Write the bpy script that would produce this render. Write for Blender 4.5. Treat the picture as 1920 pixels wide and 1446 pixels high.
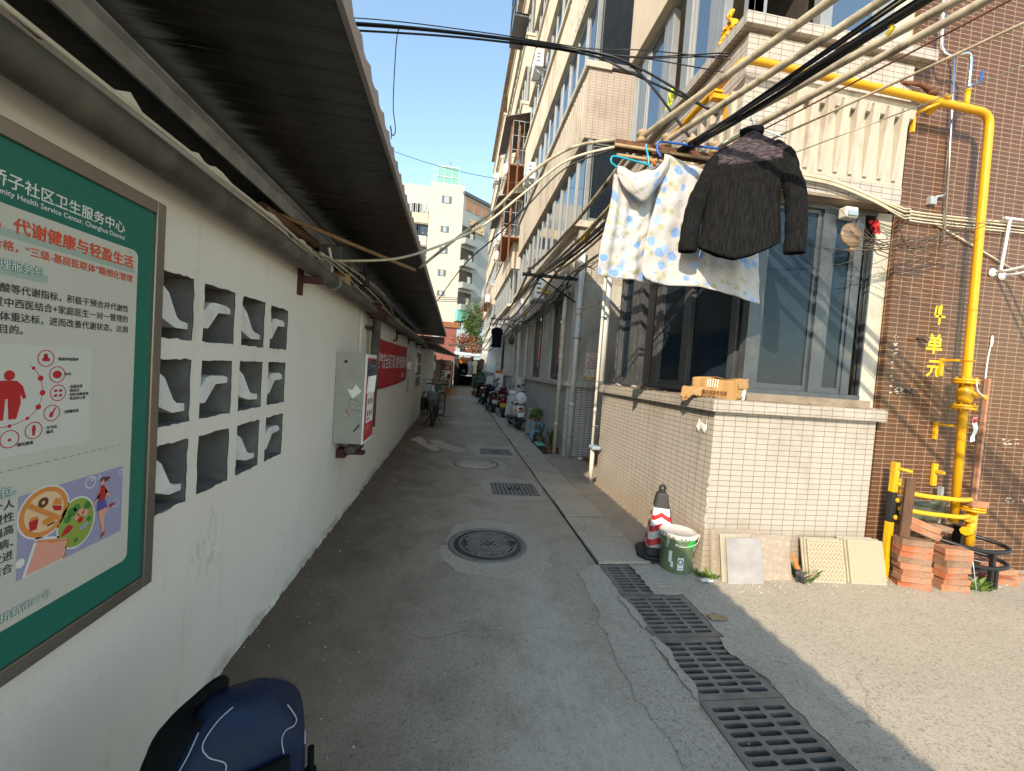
import bpy, bmesh, math, random
from mathutils import Vector, Matrix
PI = math.pi
R = random.Random(7)
for o in list(bpy.data.objects): bpy.data.objects.remove(o)
SC = bpy.context.scene
COL = SC.collection
# ------------------------------------------------------------------ camera
EYE = 1.68
YAW, PITCH, ROLL = 0.138143, 0.036250, 0.071678
cam = bpy.data.cameras.new('camera'); cam.sensor_width = 36; cam.lens = 36*762.11/1920
cam.clip_start = 0.02; cam.clip_end = 500
co = bpy.data.objects.new('camera', cam); COL.objects.link(co)
f_ = Vector((math.sin(YAW)*math.cos(PITCH), math.cos(YAW)*math.cos(PITCH), -math.sin(PITCH)))
r_ = Vector((math.cos(YAW), -math.sin(YAW), 0)); d_ = f_.cross(r_)
c_, s_ = math.cos(ROLL), math.sin(ROLL)
rr, dd = c_*r_ - s_*d_, s_*r_ + c_*d_
co.matrix_world = Matrix(((rr.x, -dd.x, -f_.x, 0), (rr.y, -dd.y, -f_.y, 0), (rr.z, -dd.z, -f_.z, EYE), (0, 0, 0, 1)))
SC.camera = co
# ------------------------------------------------------------------ light
SUN_DIR = Vector((0.69, 1.0, -0.73)).normalized()     # the way the light travels
W = bpy.data.worlds.new('World'); SC.world = W; W.use_nodes = True
nt = W.node_tree; nt.nodes.clear()
wo = nt.nodes.new('ShaderNodeOutputWorld'); bg = nt.nodes.new('ShaderNodeBackground'); sk = nt.nodes.new('ShaderNodeTexSky')
sk.sky_type = 'NISHITA'; sk.sun_disc = False
sk.sun_elevation = math.asin(-SUN_DIR.z); sk.sun_rotation = math.atan2(-SUN_DIR.x, -SUN_DIR.y)
sk.air_density = 1.25; sk.dust_density = 0.25; sk.ozone_density = 2.2; sk.altitude = 0
bg.inputs['Strength'].default_value = 0.132
tint = nt.nodes.new('ShaderNodeMix'); tint.data_type = 'RGBA'; tint.blend_type = 'MULTIPLY'; tint.inputs[0].default_value = 1; tint.inputs[7].default_value = (.98, .95, .84, 1)   # the camera's warm white balance
nt.links.new(sk.outputs[0], tint.inputs[6]); nt.links.new(tint.outputs[2], bg.inputs[0]); nt.links.new(bg.outputs[0], wo.inputs[0])
sl = bpy.data.lights.new('sun', 'SUN'); sl.energy = 2.0; sl.angle = math.radians(0.45); sl.color = (1.0, 0.87, 0.68)
so = bpy.data.objects.new('sun', sl); COL.objects.link(so)
so.rotation_euler = SUN_DIR.to_track_quat('-Z', 'Y').to_euler(); so.location = (-6, -8, 12)
vs = SC.view_settings; vs.view_transform = 'Standard'; vs.look = 'None'; vs.gamma = 1; vs.use_curve_mapping = False
vs.exposure = 1.62
SC.cycles.max_bounces = 10; SC.cycles.diffuse_bounces = 7; SC.cycles.glossy_bounces = 4; SC.cycles.transparent_max_bounces = 8
SC.cycles.use_denoising = True
# ------------------------------------------------------------------ mesh builder
def V(*a): return Vector(a)
class B:
    """collects shapes in world coordinates; done() links them as one mesh object"""
    def __init__(s): s.v = []; s.f = []; s.m = []; s.s = []; s.uv = {}; s.cur = 0
    def add(s, vs, fs, sm=False, uv=None):
        n = len(s.v); s.v += [tuple(p) for p in vs]
        for k, f in enumerate(fs):
            if uv is not None: s.uv[len(s.f)] = uv[k]
            s.f.append(tuple(i+n for i in f)); s.m.append(s.cur); s.s.append(sm)
        return s
    def box(s, x0, x1, y0, y1, z0, z1):
        v = [(x0,y0,z0),(x1,y0,z0),(x1,y1,z0),(x0,y1,z0),(x0,y0,z1),(x1,y0,z1),(x1,y1,z1),(x0,y1,z1)]
        return s.add(v, [(0,3,2,1),(4,5,6,7),(0,1,5,4),(1,2,6,5),(2,3,7,6),(3,0,4,7)])
    def obox(s, c, size, M=None):
        a, b, d = size[0]/2, size[1]/2, size[2]/2; c = Vector(c)
        v = [V(x*a, y*b, z*d) for z in (-1,1) for (x,y) in ((-1,-1),(1,-1),(1,1),(-1,1))]
        if M is not None: v = [M @ p for p in v]
        return s.add([p+c for p in v], [(0,3,2,1),(4,5,6,7),(0,1,5,4),(1,2,6,5),(2,3,7,6),(3,0,4,7)])
    def hexa(s, p):                      # eight corners, bottom ring then top ring
        return s.add(p, [(0,3,2,1),(4,5,6,7),(0,1,5,4),(1,2,6,5),(2,3,7,6),(3,0,4,7)])
    def tube(s, path, r, n=8, caps=True, sm=True, closed=False):
        P = [Vector(p) for p in path]; L = len(P)
        rs = r if isinstance(r, (list, tuple)) else [r]*L
        up = None; rings = []
        for i in range(L):
            a = P[(i-1) % L] if (i or closed) else P[0]; b = P[(i+1) % L] if (i < L-1 or closed) else P[-1]
            t = (b-a).normalized() if (b-a).length > 1e-9 else V(0,0,1)
            if up is None:
                up = V(0,0,1) if abs(t.z) < .9 else V(1,0,0)
            u = (up - t*up.dot(t))
            u = u.normalized() if u.length > 1e-6 else t.orthogonal().normalized()
            up = u; w = t.cross(u)
            rings.append([P[i] + (u*math.cos(2*PI*k/n) + w*math.sin(2*PI*k/n))*rs[i] for k in range(n)])
        vs = [p for q in rings for p in q]; fs = []
        for i in range(L if closed else L-1):
            j = (i+1) % L
            fs += [(i*n+k, i*n+(k+1) % n, j*n+(k+1) % n, j*n+k) for k in range(n)]
        s.add(vs, fs, sm)
        if caps and not closed:
            m = len(s.v)-len(vs)
            for q, rev in ((0, True), (L-1, False)):
                idx = tuple(m+q*n+k for k in range(n))
                s.f.append(idx[::-1] if rev else idx); s.m.append(s.cur); s.s.append(False)
        return s
    def cyl(s, p0, p1, r0, r1=None, n=16): return s.tube([p0, p1], [r0, r0 if r1 is None else r1], n)
    def lathe(s, prof, c=(0,0,0), n=24, M=None, sm=True, caps=True):
        c = Vector(c); vs = []; L = len(prof)
        for r, z in prof:
            for k in range(n):
                p = V(r*math.cos(2*PI*k/n), r*math.sin(2*PI*k/n), z)
                vs.append((M @ p if M is not None else p)+c)
        fs = [(i*n+k, i*n+(k+1) % n, (i+1)*n+(k+1) % n, (i+1)*n+k) for i in range(L-1) for k in range(n)]
        s.add(vs, fs, sm)
        if caps:
            m = len(s.v)-len(vs)
            for q, rev in ((0, True), (L-1, False)):
                idx = tuple(m+q*n+k for k in range(n)); s.f.append(idx[::-1] if rev else idx); s.m.append(s.cur); s.s.append(False)
        return s
    def prism(s, poly, o, u, v, w, t):   # polygon in the plane (o,u,v), thickness t along w
        o, u, v, w = Vector(o), Vector(u), Vector(v), Vector(w); n = len(poly)
        a = [o+u*x+v*y for x, y in poly]; b = [p+w*t for p in a]
        return s.add(a+b, [tuple(range(n))[::-1], tuple(range(n, 2*n))] + [(i, (i+1) % n, n+(i+1) % n, n+i) for i in range(n)])
    def flat(s, poly, o, u, v):
        o, u, v = Vector(o), Vector(u), Vector(v)
        return s.add([o+u*x+v*y for x, y in poly], [tuple(range(len(poly)))])
    def disc(s, c, r, u, v, n=24, ry=None):
        return s.flat([(r*math.cos(2*PI*k/n), (ry or r)*math.sin(2*PI*k/n)) for k in range(n)], c, u, v)
    def ring(s, c, r0, r1, u, v, n=28, ry=1):
        c, u, v = Vector(c), Vector(u), Vector(v)
        vs = [c+u*(r*math.cos(2*PI*k/n))+v*(ry*r*math.sin(2*PI*k/n)) for r in (r0, r1) for k in range(n)]
        return s.add(vs, [(k, (k+1) % n, n+(k+1) % n, n+k) for k in range(n)])
    def grid(s, fn, nu, nv, sm=True, uvfn=None):
        vs = [fn(i/nu, j/nv) for j in range(nv+1) for i in range(nu+1)]
        fs = []; uv = []
        for j in range(nv):
            for i in range(nu):
                fs.append((j*(nu+1)+i, j*(nu+1)+i+1, (j+1)*(nu+1)+i+1, (j+1)*(nu+1)+i))
                if uvfn: uv.append([uvfn(a/nu, b/nv) for a, b in ((i,j),(i+1,j),(i+1,j+1),(i,j+1))])
        return s.add(vs, fs, sm, uv if uvfn else None)
    def ball(s, c, r, n=10, m=6, sc=(1,1,1)):
        return s.lathe([(max(1e-4, math.sin(PI*i/m))*r, -math.cos(PI*i/m)*r) for i in range(m+1)], c, n, Matrix.Diagonal(sc), True, False)
    def text(s, body, size, o, u=(0,1,0), v=(0,0,1), bold=0.0, width=None, align='LEFT', sx=1.0, shear=0):
        if bold > .009:                 # thickened by shifted copies, each a hair in front of the last
            o, u, v = Vector(o), Vector(u), Vector(v); n = u.cross(v); q = bold*size
            for k, (dx, dy) in enumerate(((0,0),(q,0),(-q,0),(0,q),(0,-q),(q*.7,q*.7),(-q*.7,-q*.7),(q*.7,-q*.7),(-q*.7,q*.7))): s.text(body, size, o+u*dx+v*dy+n*(.00002*k), u, v, 0, width, align, sx, shear)
            return s
        cu = bpy.data.curves.new('lettering', 'FONT'); cu.body = body; cu.size = size; cu.offset = bold*size; cu.resolution_u = 2
        cu.shear = shear
        ob = bpy.data.objects.new('lettering', cu); me = bpy.data.meshes.new_from_object(ob)
        o, u, v = Vector(o), Vector(u), Vector(v)
        xs = [p.co.x for p in me.vertices]
        if xs:
            x0, x1 = min(xs), max(xs)
            if width: sx = width/(x1-x0)
            off = {'LEFT': x0 if width else 0, 'CENTER': (x0+x1)/2, 'RIGHT': x1}[align]
            s.add([o+u*((p.co.x-off)*sx)+v*p.co.y for p in me.vertices], [tuple(p.vertices) for p in me.polygons])
        bpy.data.objects.remove(ob); bpy.data.curves.remove(cu); bpy.data.meshes.remove(me)
        return s
    def done(s, name, mats, parent=None, bevel=0, seg=2, solid=0, kind=None, label=None, sub=0):
        me = bpy.data.meshes.new(name)
        me.from_pydata(s.v, [], s.f)
        if not isinstance(mats, (list, tuple)): mats = [mats]
        for m in mats: me.materials.append(m)
        me.polygons.foreach_set('material_index', s.m); me.polygons.foreach_set('use_smooth', s.s)
        ul = me.uv_layers.new(name='UVMap').data
        for p in me.polygons:
            nx, ny, nz = abs(p.normal.x), abs(p.normal.y), abs(p.normal.z)
            cuv = s.uv.get(p.index)
            for q, li in enumerate(p.loop_indices):
                if cuv: ul[li].uv = cuv[q]; continue
                c = s.v[me.loops[li].vertex_index]
                ul[li].uv = (c[0], c[1]) if nz >= max(nx, ny) else ((c[0], c[2]) if ny >= nx else (c[1], c[2]))
        o = bpy.data.objects.new(name, me); COL.objects.link(o)
        if parent is not None:
            o.parent = parent; q = parent; L = V(0,0,0)
            while q is not None: L += q.location; q = q.parent
            o.location = -L
        if bevel:
            b = o.modifiers.new('bevel', 'BEVEL'); b.width = bevel; b.segments = seg; b.limit_method = 'ANGLE'; b.angle_limit = math.radians(40)
        if solid:
            b = o.modifiers.new('solid', 'SOLIDIFY'); b.thickness = solid; b.offset = 0
        if sub:
            b = o.modifiers.new('sub', 'SUBSURF'); b.levels = sub; b.render_levels = sub
        if kind: o['kind'] = kind
        if label: o['label'] = label
        return o
def boxes(name, m, parent, *bx, bevel=0):      # each box a part of its own
    for x in bx: b = B(); b.box(*x); b.done(name, m, parent, bevel=bevel)
def thing(name, label, cat, loc=(0,0,0), group=None, kind=None):
    o = bpy.data.objects.new(name, None); COL.objects.link(o); o.location = loc; o.empty_display_size = .05
    return tag(o, label, cat, group)
def tag(o, label, cat, group=None):
    o['label'] = label; o['category'] = cat
    if group: o['group'] = group
    return o
def structure(o, label=None):
    o['kind'] = 'structure'
    if label: o['label'] = label
    return o
def copy_tree(o, parent=None, loc=None, label=None):
    c = o.copy(); COL.objects.link(c)
    if parent is not None: c.parent = parent
    if loc is not None: c.location = loc
    if label: c['label'] = label
    for ch in [x for x in COL.objects if x.parent == o]: copy_tree(ch, c)
    return c
def lerp(a, b, t): return a+(b-a)*t
def rotz(a): return Matrix.Rotation(a, 3, 'Z')
def rotx(a): return Matrix.Rotation(a, 3, 'X')
def roty(a): return Matrix.Rotation(a, 3, 'Y')
def smooth_path(pts, n=6):               # Catmull-Rom
    P = [Vector(p) for p in pts]; out = []
    for i in range(len(P)-1):
        p0, p1, p2, p3 = P[max(i-1,0)], P[i], P[i+1], P[min(i+2,len(P)-1)]
        for k in range(n):
            t = k/n
            out.append(.5*((2*p1)+(p2-p0)*t+(2*p0-5*p1+4*p2-p3)*t*t+(3*p1-p0-3*p2+p3)*t**3))
    return out+[P[-1]]
def sag(a, b, s, n=14):
    a, b = Vector(a), Vector(b)
    return [a.lerp(b, i/n)-V(0,0,s*4*(i/n)*(1-i/n)) for i in range(n+1)]
# ------------------------------------------------------------------ materials
class NT:
    def __init__(s, name):
        s.mat = bpy.data.materials.new(name); s.mat.use_nodes = True; s.t = s.mat.node_tree
        s.b = s.t.nodes['Principled BSDF']; s.tc = s.t.nodes.new('ShaderNodeTexCoord')
    def n(s, t, **k):
        x = s.t.nodes.new(t)
        for a, b in k.items():
            if hasattr(x, a): setattr(x, a, b)
            else: x.inputs[a].default_value = b
        return x
    def l(s, a, b): s.t.links.new(a, b)
    def co(s, kind='Object', scale=(1,1,1), rot=(0,0,0), loc=(0,0,0)):
        m = s.n('ShaderNodeMapping'); m.inputs['Scale'].default_value = scale; m.inputs['Rotation'].default_value = rot; m.inputs['Location'].default_value = loc
        s.l(s.tc.outputs[kind], m.inputs[0]); return m.outputs[0]
    def noise(s, vec, scale=5, detail=4, rough=.55, dist=0):
        x = s.n('ShaderNodeTexNoise'); x.inputs['Scale'].default_value = scale; x.inputs['Detail'].default_value = detail
        x.inputs['Roughness'].default_value = rough; x.inputs['Distortion'].default_value = dist
        s.l(vec, x.inputs['Vector']); return x.outputs['Fac']
    def ramp(s, fac, p0, p1, c0=(0,0,0,1), c1=(1,1,1,1)):
        if p0 < 0 or p1 > 1:
            q = s.n('ShaderNodeMapRange'); s.l(fac, q.inputs[0]); q.inputs[1].default_value = p0; q.inputs[2].default_value = p1; fac = q.outputs[0]; p0, p1 = 0, 1
        x = s.n('ShaderNodeValToRGB'); e = x.color_ramp.elements
        e[0].position = p0; e[1].position = p1; e[0].color = c0; e[1].color = c1
        s.l(fac, x.inputs[0]); return x.outputs[0]
    def mix(s, fac, a, b, bt='MIX'):
        x = s.n('ShaderNodeMix'); x.data_type = 'RGBA'; x.blend_type = bt
        for v, i in ((fac, 0), (a, 6), (b, 7)):
            if isinstance(v, (int, float)): x.inputs[i].default_value = v if i == 0 else (v, v, v, 1)
            elif isinstance(v, tuple): x.inputs[i].default_value = v if len(v) == 4 else (*v, 1)
            else: s.l(v, x.inputs[i])
        return x.outputs[2]
    def math(s, op, a, b=0.0):
        x = s.n('ShaderNodeMath'); x.operation = op
        for v, i in ((a, 0), (b, 1)):
            if isinstance(v, (int, float)): x.inputs[i].default_value = v
            else: s.l(v, x.inputs[i])
        return x.outputs[0]
    def bump(s, h, strength=.3, dist=.01):
        x = s.n('ShaderNodeBump'); x.inputs['Strength'].default_value = strength; x.inputs['Distance'].default_value = dist
        s.l(h, x.inputs['Height']); s.l(x.outputs[0], s.b.inputs['Normal']); return x
    def fin(s, col=None, rough=None, metal=None, spec=None):
        if col is not None:
            if isinstance(col, tuple): s.b.inputs['Base Color'].default_value = (*col[:3], 1)
            else: s.l(col, s.b.inputs['Base Color'])
        if rough is not None:
            if isinstance(rough, (int, float)): s.b.inputs['Roughness'].default_value = rough
            else: s.l(rough, s.b.inputs['Roughness'])
        if metal is not None: s.b.inputs['Metallic'].default_value = metal
        if spec is not None: s.b.inputs['Specular IOR Level'].default_value = spec
        return s.mat
def mul(c, k): return tuple(min(1, x*k) for x in c[:3])
def mat(name, col, rough=.6, var=.25, scale=7, metal=0, spec=.5, bump=.12, bscale=40, dirt=None, damt=.5, dscale=3, stretch=(1,1,1)):
    n = NT(name); v = n.co('Object', stretch)
    a = n.noise(v, scale, 5)
    c = n.mix(n.ramp(a, .3, .7), mul(col, 1-var), mul(col, 1+var*.6))
    if dirt:
        d = n.noise(v, dscale, 7, .65, .4)
        c = n.mix(n.math('MULTIPLY', n.ramp(d, .5, .68), damt), c, dirt)
    if bump: n.bump(n.noise(v, bscale, 4), bump, .004)
    return n.fin(c, n.ramp(a, .2, .8, (max(0,rough-.1),)*3+(1,), (min(1,rough+.1),)*3+(1,)), metal, spec)
def tiles(name, c1, c2, mortar, w, h, g=.004, dirt=(.25,.2,.14), damt=.35, rough=.3, voff=0, low=None):
    n = NT(name); uv = n.co('UV', loc=(0,voff,0))
    br = n.n('ShaderNodeTexBrick'); br.offset = 0; br.squash = 1
    br.inputs['Color1'].default_value = (*c1,1); br.inputs['Color2'].default_value = (*c2,1); br.inputs['Mortar'].default_value = (*mortar,1)
    br.inputs['Scale'].default_value = 1; br.inputs['Mortar Size'].default_value = g; br.inputs['Brick Width'].default_value = w; br.inputs['Row Height'].default_value = h
    br.inputs['Mortar Smooth'].default_value = .3; br.inputs['Bias'].default_value = 0
    # slight hand-laid waviness of the joints
    nz = n.n('ShaderNodeTexNoise'); nz.inputs['Scale'].default_value = 3.5; n.l(uv, nz.inputs['Vector'])
    ad = n.n('ShaderNodeVectorMath', operation='MULTIPLY_ADD'); n.l(nz.outputs['Color'], ad.inputs[0]); ad.inputs[1].default_value = (.008,.008,0); n.l(uv, ad.inputs[2])
    n.l(ad.outputs[0], br.inputs['Vector'])
    o = n.co('Object')
    a = n.noise(o, 1.6, 8, .65, .3)
    c = n.mix(n.math('MULTIPLY', n.ramp(a, .48, .72), damt), br.outputs['Color'], dirt, 'MULTIPLY')
    st = n.noise(n.co('Object', (9,9,.7)), 1, 5, .6)
    c = n.mix(n.math('MULTIPLY', n.ramp(st, .55, .75), damt*.7), c, dirt, 'MULTIPLY')
    sp = n.noise(o, 45, 2, .5)
    c = n.mix(n.math('MULTIPLY', n.ramp(sp, .70, .76), .55), c, mul(dirt,.6))
    if low:   # splash dirt rising from the ground
        sep = n.n('ShaderNodeSeparateXYZ'); n.l(n.tc.outputs['Object'], sep.inputs[0])
        hh = n.math('ADD', sep.outputs[2], n.math('MULTIPLY', a, -.35))
        c = n.mix(n.math('MULTIPLY', n.ramp(hh, -.1, .32, (1,1,1,1), (0,0,0,1)), .55), c, low)
    n.bump(br.outputs['Fac'], -.35, .004)
    r = n.mix(br.outputs['Fac'], rough, .8)
    return n.fin(c, r, 0, .28)
def glass(name, tint=(.018,.028,.04), rough=.04, spec=.9, ior=1.6, dust=.25):
    n = NT(name); v = n.co('Object')
    a = n.noise(v, 14, 6, .65)
    c = n.mix(n.math('MULTIPLY', n.ramp(a, .45, .75), dust), tint, (.16,.17,.17))
    n.b.inputs['IOR'].default_value = ior
    rr_ = n.mix(n.ramp(a, .4, .8), rough, rough+.12)
    n.bump(n.noise(v, .9, 1), .03, .05)
    return n.fin(c, rr_, 0, spec)
M = {}
def simple(key, col, rough=.6, **k): M[key] = mat(key, col, rough, **k)
M['cream_tile'] = tiles('cream tile', (.485,.43,.375), (.46,.405,.35), (.18,.15,.11), .1135, .0493, .0032, low=(.38,.29,.19))
M['brown_tile'] = tiles('brown tile', (.130,.056,.029), (.112,.048,.025), (.38,.295,.19), .118, .0437, .0026, dirt=(.55,.5,.45), damt=.5, rough=.28)
M['grey_tile'] = tiles('grey tile', (.64,.63,.61), (.60,.595,.58), (.05,.055,.065), .118, .0493, .0045, damt=.4)
M['pink_tile'] = tiles('pinkish tile', (.54,.45,.385), (.51,.425,.36), (.17,.14,.12), .125, .0547, .003)
simple('render_cream', (.66,.545,.405), .85, var=.12, scale=2.5, bump=.25, bscale=60, dirt=(.24,.18,.13), damt=.6, dscale=1.1, stretch=(1,1,.35))
simple('render_grey', (.56,.53,.47), .9, var=.14, scale=2, bump=.25, bscale=50, dirt=(.17,.15,.13), damt=.6, dscale=1.2, stretch=(1,1,.35))
simple('render_pale', (.56,.50,.41), .9, var=.12, scale=4, bump=.45, bscale=70, dirt=(.3,.25,.18), damt=.45, dscale=2.5)
simple('relief', (.50,.435,.355), .85, var=.14, scale=3, bump=.4, bscale=60, dirt=(.26,.21,.15), damt=.75, dscale=3, stretch=(2,2,.5))
simple('soffit', (.30,.235,.17), .9, var=.3, scale=4, bump=.4, bscale=40, dirt=(.10,.075,.05), damt=.6)
simple('alu', (.085,.098,.11), .42, metal=.3, var=.18, scale=9, bump=.05, dirt=(.20,.19,.17), damt=.5)
simple('alu_dark', (.115,.122,.13), .42, metal=.4, var=.2, scale=9, bump=.05, dirt=(.16,.15,.14), damt=.5)
simple('alu_pale', (.30,.312,.315), .42, metal=.2, var=.12, scale=6, bump=.05, dirt=(.3,.29,.27), damt=.4)
M['glass'] = glass('window glass', (.014,.022,.033), .04, .8, 1.5, .05)
M['glass_blue'] = glass('blue window glass', (.02,.035,.06), .03, 1.0, 2.3, .08)
M['glass_dusty'] = glass('dusty window glass', (.014,.026,.040), .06, .45, 1.38, .07)
simple('dark', (.008,.008,.008), .95, var=.3, bump=0)
simple('interior', (.05,.042,.035), .9, var=.3, bump=0)
simple('steel', (.45,.46,.47), .32, metal=.85, var=.2, scale=12, bump=.05)
simple('stainless', (.70,.70,.70), .18, metal=1, var=.1, scale=5, bump=.02)
simple('galv', (.50,.53,.54), .45, metal=.35, var=.22, scale=8, bump=.05, dirt=(.2,.2,.19), damt=.5)
simple('pipe_grey', (.088,.082,.062), .6, metal=.1, var=.45, scale=5, bump=.12, dirt=(.20,.185,.14), damt=.45, dscale=7)
simple('rust', (.16,.06,.028), .85, var=.5, scale=18, bump=.4)
simple('rust_red', (.075,.02,.016), .75, var=.5, scale=16, bump=.3)
simple('yellow', (.74,.37,.006), .34, var=.04, scale=3, bump=.02, dirt=(.40,.2,.02), damt=.18, dscale=9)
simple('yellow_guard', (.74,.44,.01), .38, var=.1, scale=9, bump=.06, dirt=(.35,.2,.05), damt=.4, dscale=8)
simple('black', (.014,.014,.015), .45, var=.3, bump=.08)
simple('rubber', (.022,.022,.023), .62, var=.35, bump=.15)
simple('cable_black', (.013,.013,.014), .45, var=.3, bump=.05)
M['cable_beige'] = mat('weathered beige cable', (.50,.42,.30), .75, .3, 9, dirt=(.09,.07,.05), damt=.9, dscale=6, bump=.3, bscale=60)
simple('conduit', (.62,.55,.41), .6, var=.15, scale=10, bump=.1, dirt=(.25,.2,.13), damt=.5)
simple('pvc', (.76,.765,.74), .42, var=.1, scale=3, bump=.05, dirt=(.32,.30,.26), damt=.5, dscale=2.5)
simple('pvc_cream', (.66,.62,.51), .45, var=.1, scale=4, bump=.06, dirt=(.36,.31,.23), damt=.5, dscale=3)
simple('white_paint', (.74,.735,.71), .5, var=.07, scale=5, bump=.05, dirt=(.35,.33,.3), damt=.4)
simple('white', (.80,.80,.79), .45, var=.05, bump=.03)
simple('red', (.48,.018,.02), .42, var=.1, bump=.04)
simple('red_cloth', (.43,.012,.02), .75, var=.1, scale=5, bump=.15, bscale=120)
simple('wood', (.30,.19,.10), .7, var=.3, scale=4, stretch=(8,8,1), bump=.2)
simple('wood_dark', (.11,.05,.024), .65, var=.35, scale=5, stretch=(8,8,1), bump=.2)
simple('lath', (.40,.20,.12), .75, var=.25, scale=4, stretch=(8,8,1), bump=.2)
simple('bamboo', (.36,.25,.13), .55, var=.3, scale=6, bump=.15)
simple('card', (.42,.24,.09), .8, var=.12, scale=5, bump=.25, bscale=25, dirt=(.30,.16,.06), damt=.4, dscale=7)
simple('paper', (.80,.78,.73), .8, var=.05, bump=.06)
simple('terracotta', (.30,.10,.045), .8, var=.25, bump=.2)
simple('soil', (.03,.022,.015), .95, var=.4, bump=.5)
simple('leaf', (.055,.105,.03), .5, var=.4, scale=20, bump=.1)
simple('leaf_light', (.10,.155,.035), .5, var=.35, scale=20, bump=.1)
simple('weed', (.12,.19,.03), .55, var=.35, scale=30, bump=.1)
simple('stool_blue', (.20,.42,.58), .45, var=.12, bump=.05)
simple('orange', (.62,.17,.03), .6, var=.2, bump=.1)
simple('hanger_blue', (.02,.12,.50), .35, var=.1, bump=.03)
simple('hanger_teal', (.01,.36,.50), .35, var=.1, bump=.03)
simple('hanger_pale', (.50,.74,.70), .35, var=.1, bump=.03)
simple('green_bucket', (.20,.27,.15), .28, metal=.3, var=.25, scale=4, bump=.06, dirt=(.25,.24,.12), damt=.45, dscale=4)
simple('green_bright', (.03,.45,.06), .35, var=.15, bump=.04)
simple('porcelain', (.23,.15,.09), .35, var=.3, bump=.1)
simple('twig', (.12,.085,.06), .85, var=.4, bump=.3)
simple('iron', (.20,.19,.17), .55, metal=.35, var=.4, scale=10, bump=.25, bscale=60, dirt=(.21,.19,.17), damt=.7, dscale=6)
simple('iron_dark', (.045,.042,.038), .8, var=.3, bump=.2)
simple('iron_lid', (.25,.235,.205), .6, metal=.25, var=.3, scale=8, bump=.2, bscale=60, dirt=(.20,.18,.155), damt=.6, dscale=4)
simple('scooter_white', (.72,.74,.74), .22, var=.04, bump=.02)
simple('scooter_black', (.012,.012,.014), .2, var=.2, bump=.02)
simple('scooter_red', (.10,.008,.01), .22, var=.2, bump=.02)
simple('scooter_grey', (.06,.065,.07), .4, var=.2, bump=.03)
simple('lamp_red', (.45,.01,.01), .15, var=.1, bump=0)
simple('plate_yellow', (.72,.46,.02), .4, var=.08, bump=.02)
M['bag_blue'] = mat('navy nylon', (.005,.015,.048), .6, .35, 5, spec=.3, bump=.9, bscale=9, dirt=(.004,.010,.030), damt=.7, dscale=5, stretch=(1,1.8,1))
M['bag_black'] = mat('black webbing', (.005,.005,.006), .9, .3, spec=.15, bump=.3, bscale=120)
simple('cord_white', (.36,.39,.43), .6, var=.1, bump=.05)
simple('beige_box', (.62,.61,.53), .5, var=.06, bump=.03, dirt=(.4,.36,.28), damt=.35)
simple('cabinet', (.36,.345,.29), .5, var=.07, scale=3, bump=.04, dirt=(.25,.23,.2), damt=.45, dscale=5)
simple('awning', (.20,.17,.15), .75, var=.3, stretch=(1,14,1), bump=.1)
simple('rust_wood', (.26,.10,.04), .85, var=.4, scale=8, bump=.2)
simple('tower_white', (.50,.455,.385), .6, var=.05, scale=.6, bump=0)
simple('tower_grey', (.30,.32,.31), .7, var=.1, scale=.6, bump=0)
simple('tower_red', (.22,.065,.05), .7, var=.15, scale=.8, bump=0)
simple('tower_blue', (.30,.36,.42), .6, var=.1, scale=.8, bump=0)
simple('mint', (.16,.55,.42), .4, var=.1, bump=0)
simple('shop_dark', (.02,.018,.016), .9, var=.3, bump=0)
simple('ink', (.035,.032,.03), .6, var=.1, bump=0)
simple('ink_white', (.72,.71,.67), .6, var=.03, bump=0)
simple('ink_red', (.62,.075,.025), .6, var=.05, bump=0)
simple('ink_darkred', (.46,.015,.02), .6, var=.05, bump=0)
simple('ink_green', (.03,.20,.16), .6, var=.05, bump=0)
simple('poster_green', (.006,.135,.095), .45, var=.04, scale=2, bump=0)
simple('poster_white', (.53,.52,.45), .45, var=.03, scale=2, bump=0)
simple('poster_card', (.58,.575,.52), .45, var=.02, bump=0)
simple('poster_tint', (.34,.42,.365), .45, var=.02, bump=0)
simple('poster_lilac', (.31,.30,.45), .45, var=.03, bump=0)
simple('poster_orange', (.66,.24,.05), .45, var=.03, bump=0)
simple('poster_cream', (.74,.52,.30), .45, var=.03, bump=0)
simple('poster_grass', (.26,.36,.06), .45, var=.1, bump=0)
simple('poster_leafgreen', (.05,.20,.04), .45, var=.1, bump=0)
simple('poster_pink', (.72,.33,.24), .45, var=.03, bump=0)
simple('poster_skin', (.72,.34,.24), .45, var=.02, bump=0)
simple('poster_brown', (.12,.035,.02), .45, var=.05, bump=0)
simple('poster_navy', (.10,.08,.30), .45, var=.05, bump=0)
simple('paint_yellow', (.72,.52,.03), .7, var=.25, scale=25, bump=.1)
simple('cloth_yellow', (.80,.42,.01), .8, var=.3, scale=20, bump=.3)
simple('cloth_neon', (.62,.75,.02), .8, var=.2, bump=.3)
simple('cloth_navy', (.006,.007,.012), .9, spec=.1, var=.3, bump=.3)
simple('stone_grey', (.36,.335,.33), .5, var=.18, scale=9, bump=.08)
simple('stone_tan', (.37,.295,.225), .6, var=.08, scale=30, bump=.2, bscale=50, dirt=(.50,.42,.34), damt=.7, dscale=30)
simple('tile_edge', (.43,.38,.285), .6, var=.1, bump=.1)
simple('mint_sheet', (.16,.40,.33), .5, var=.1, bump=0)

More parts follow.
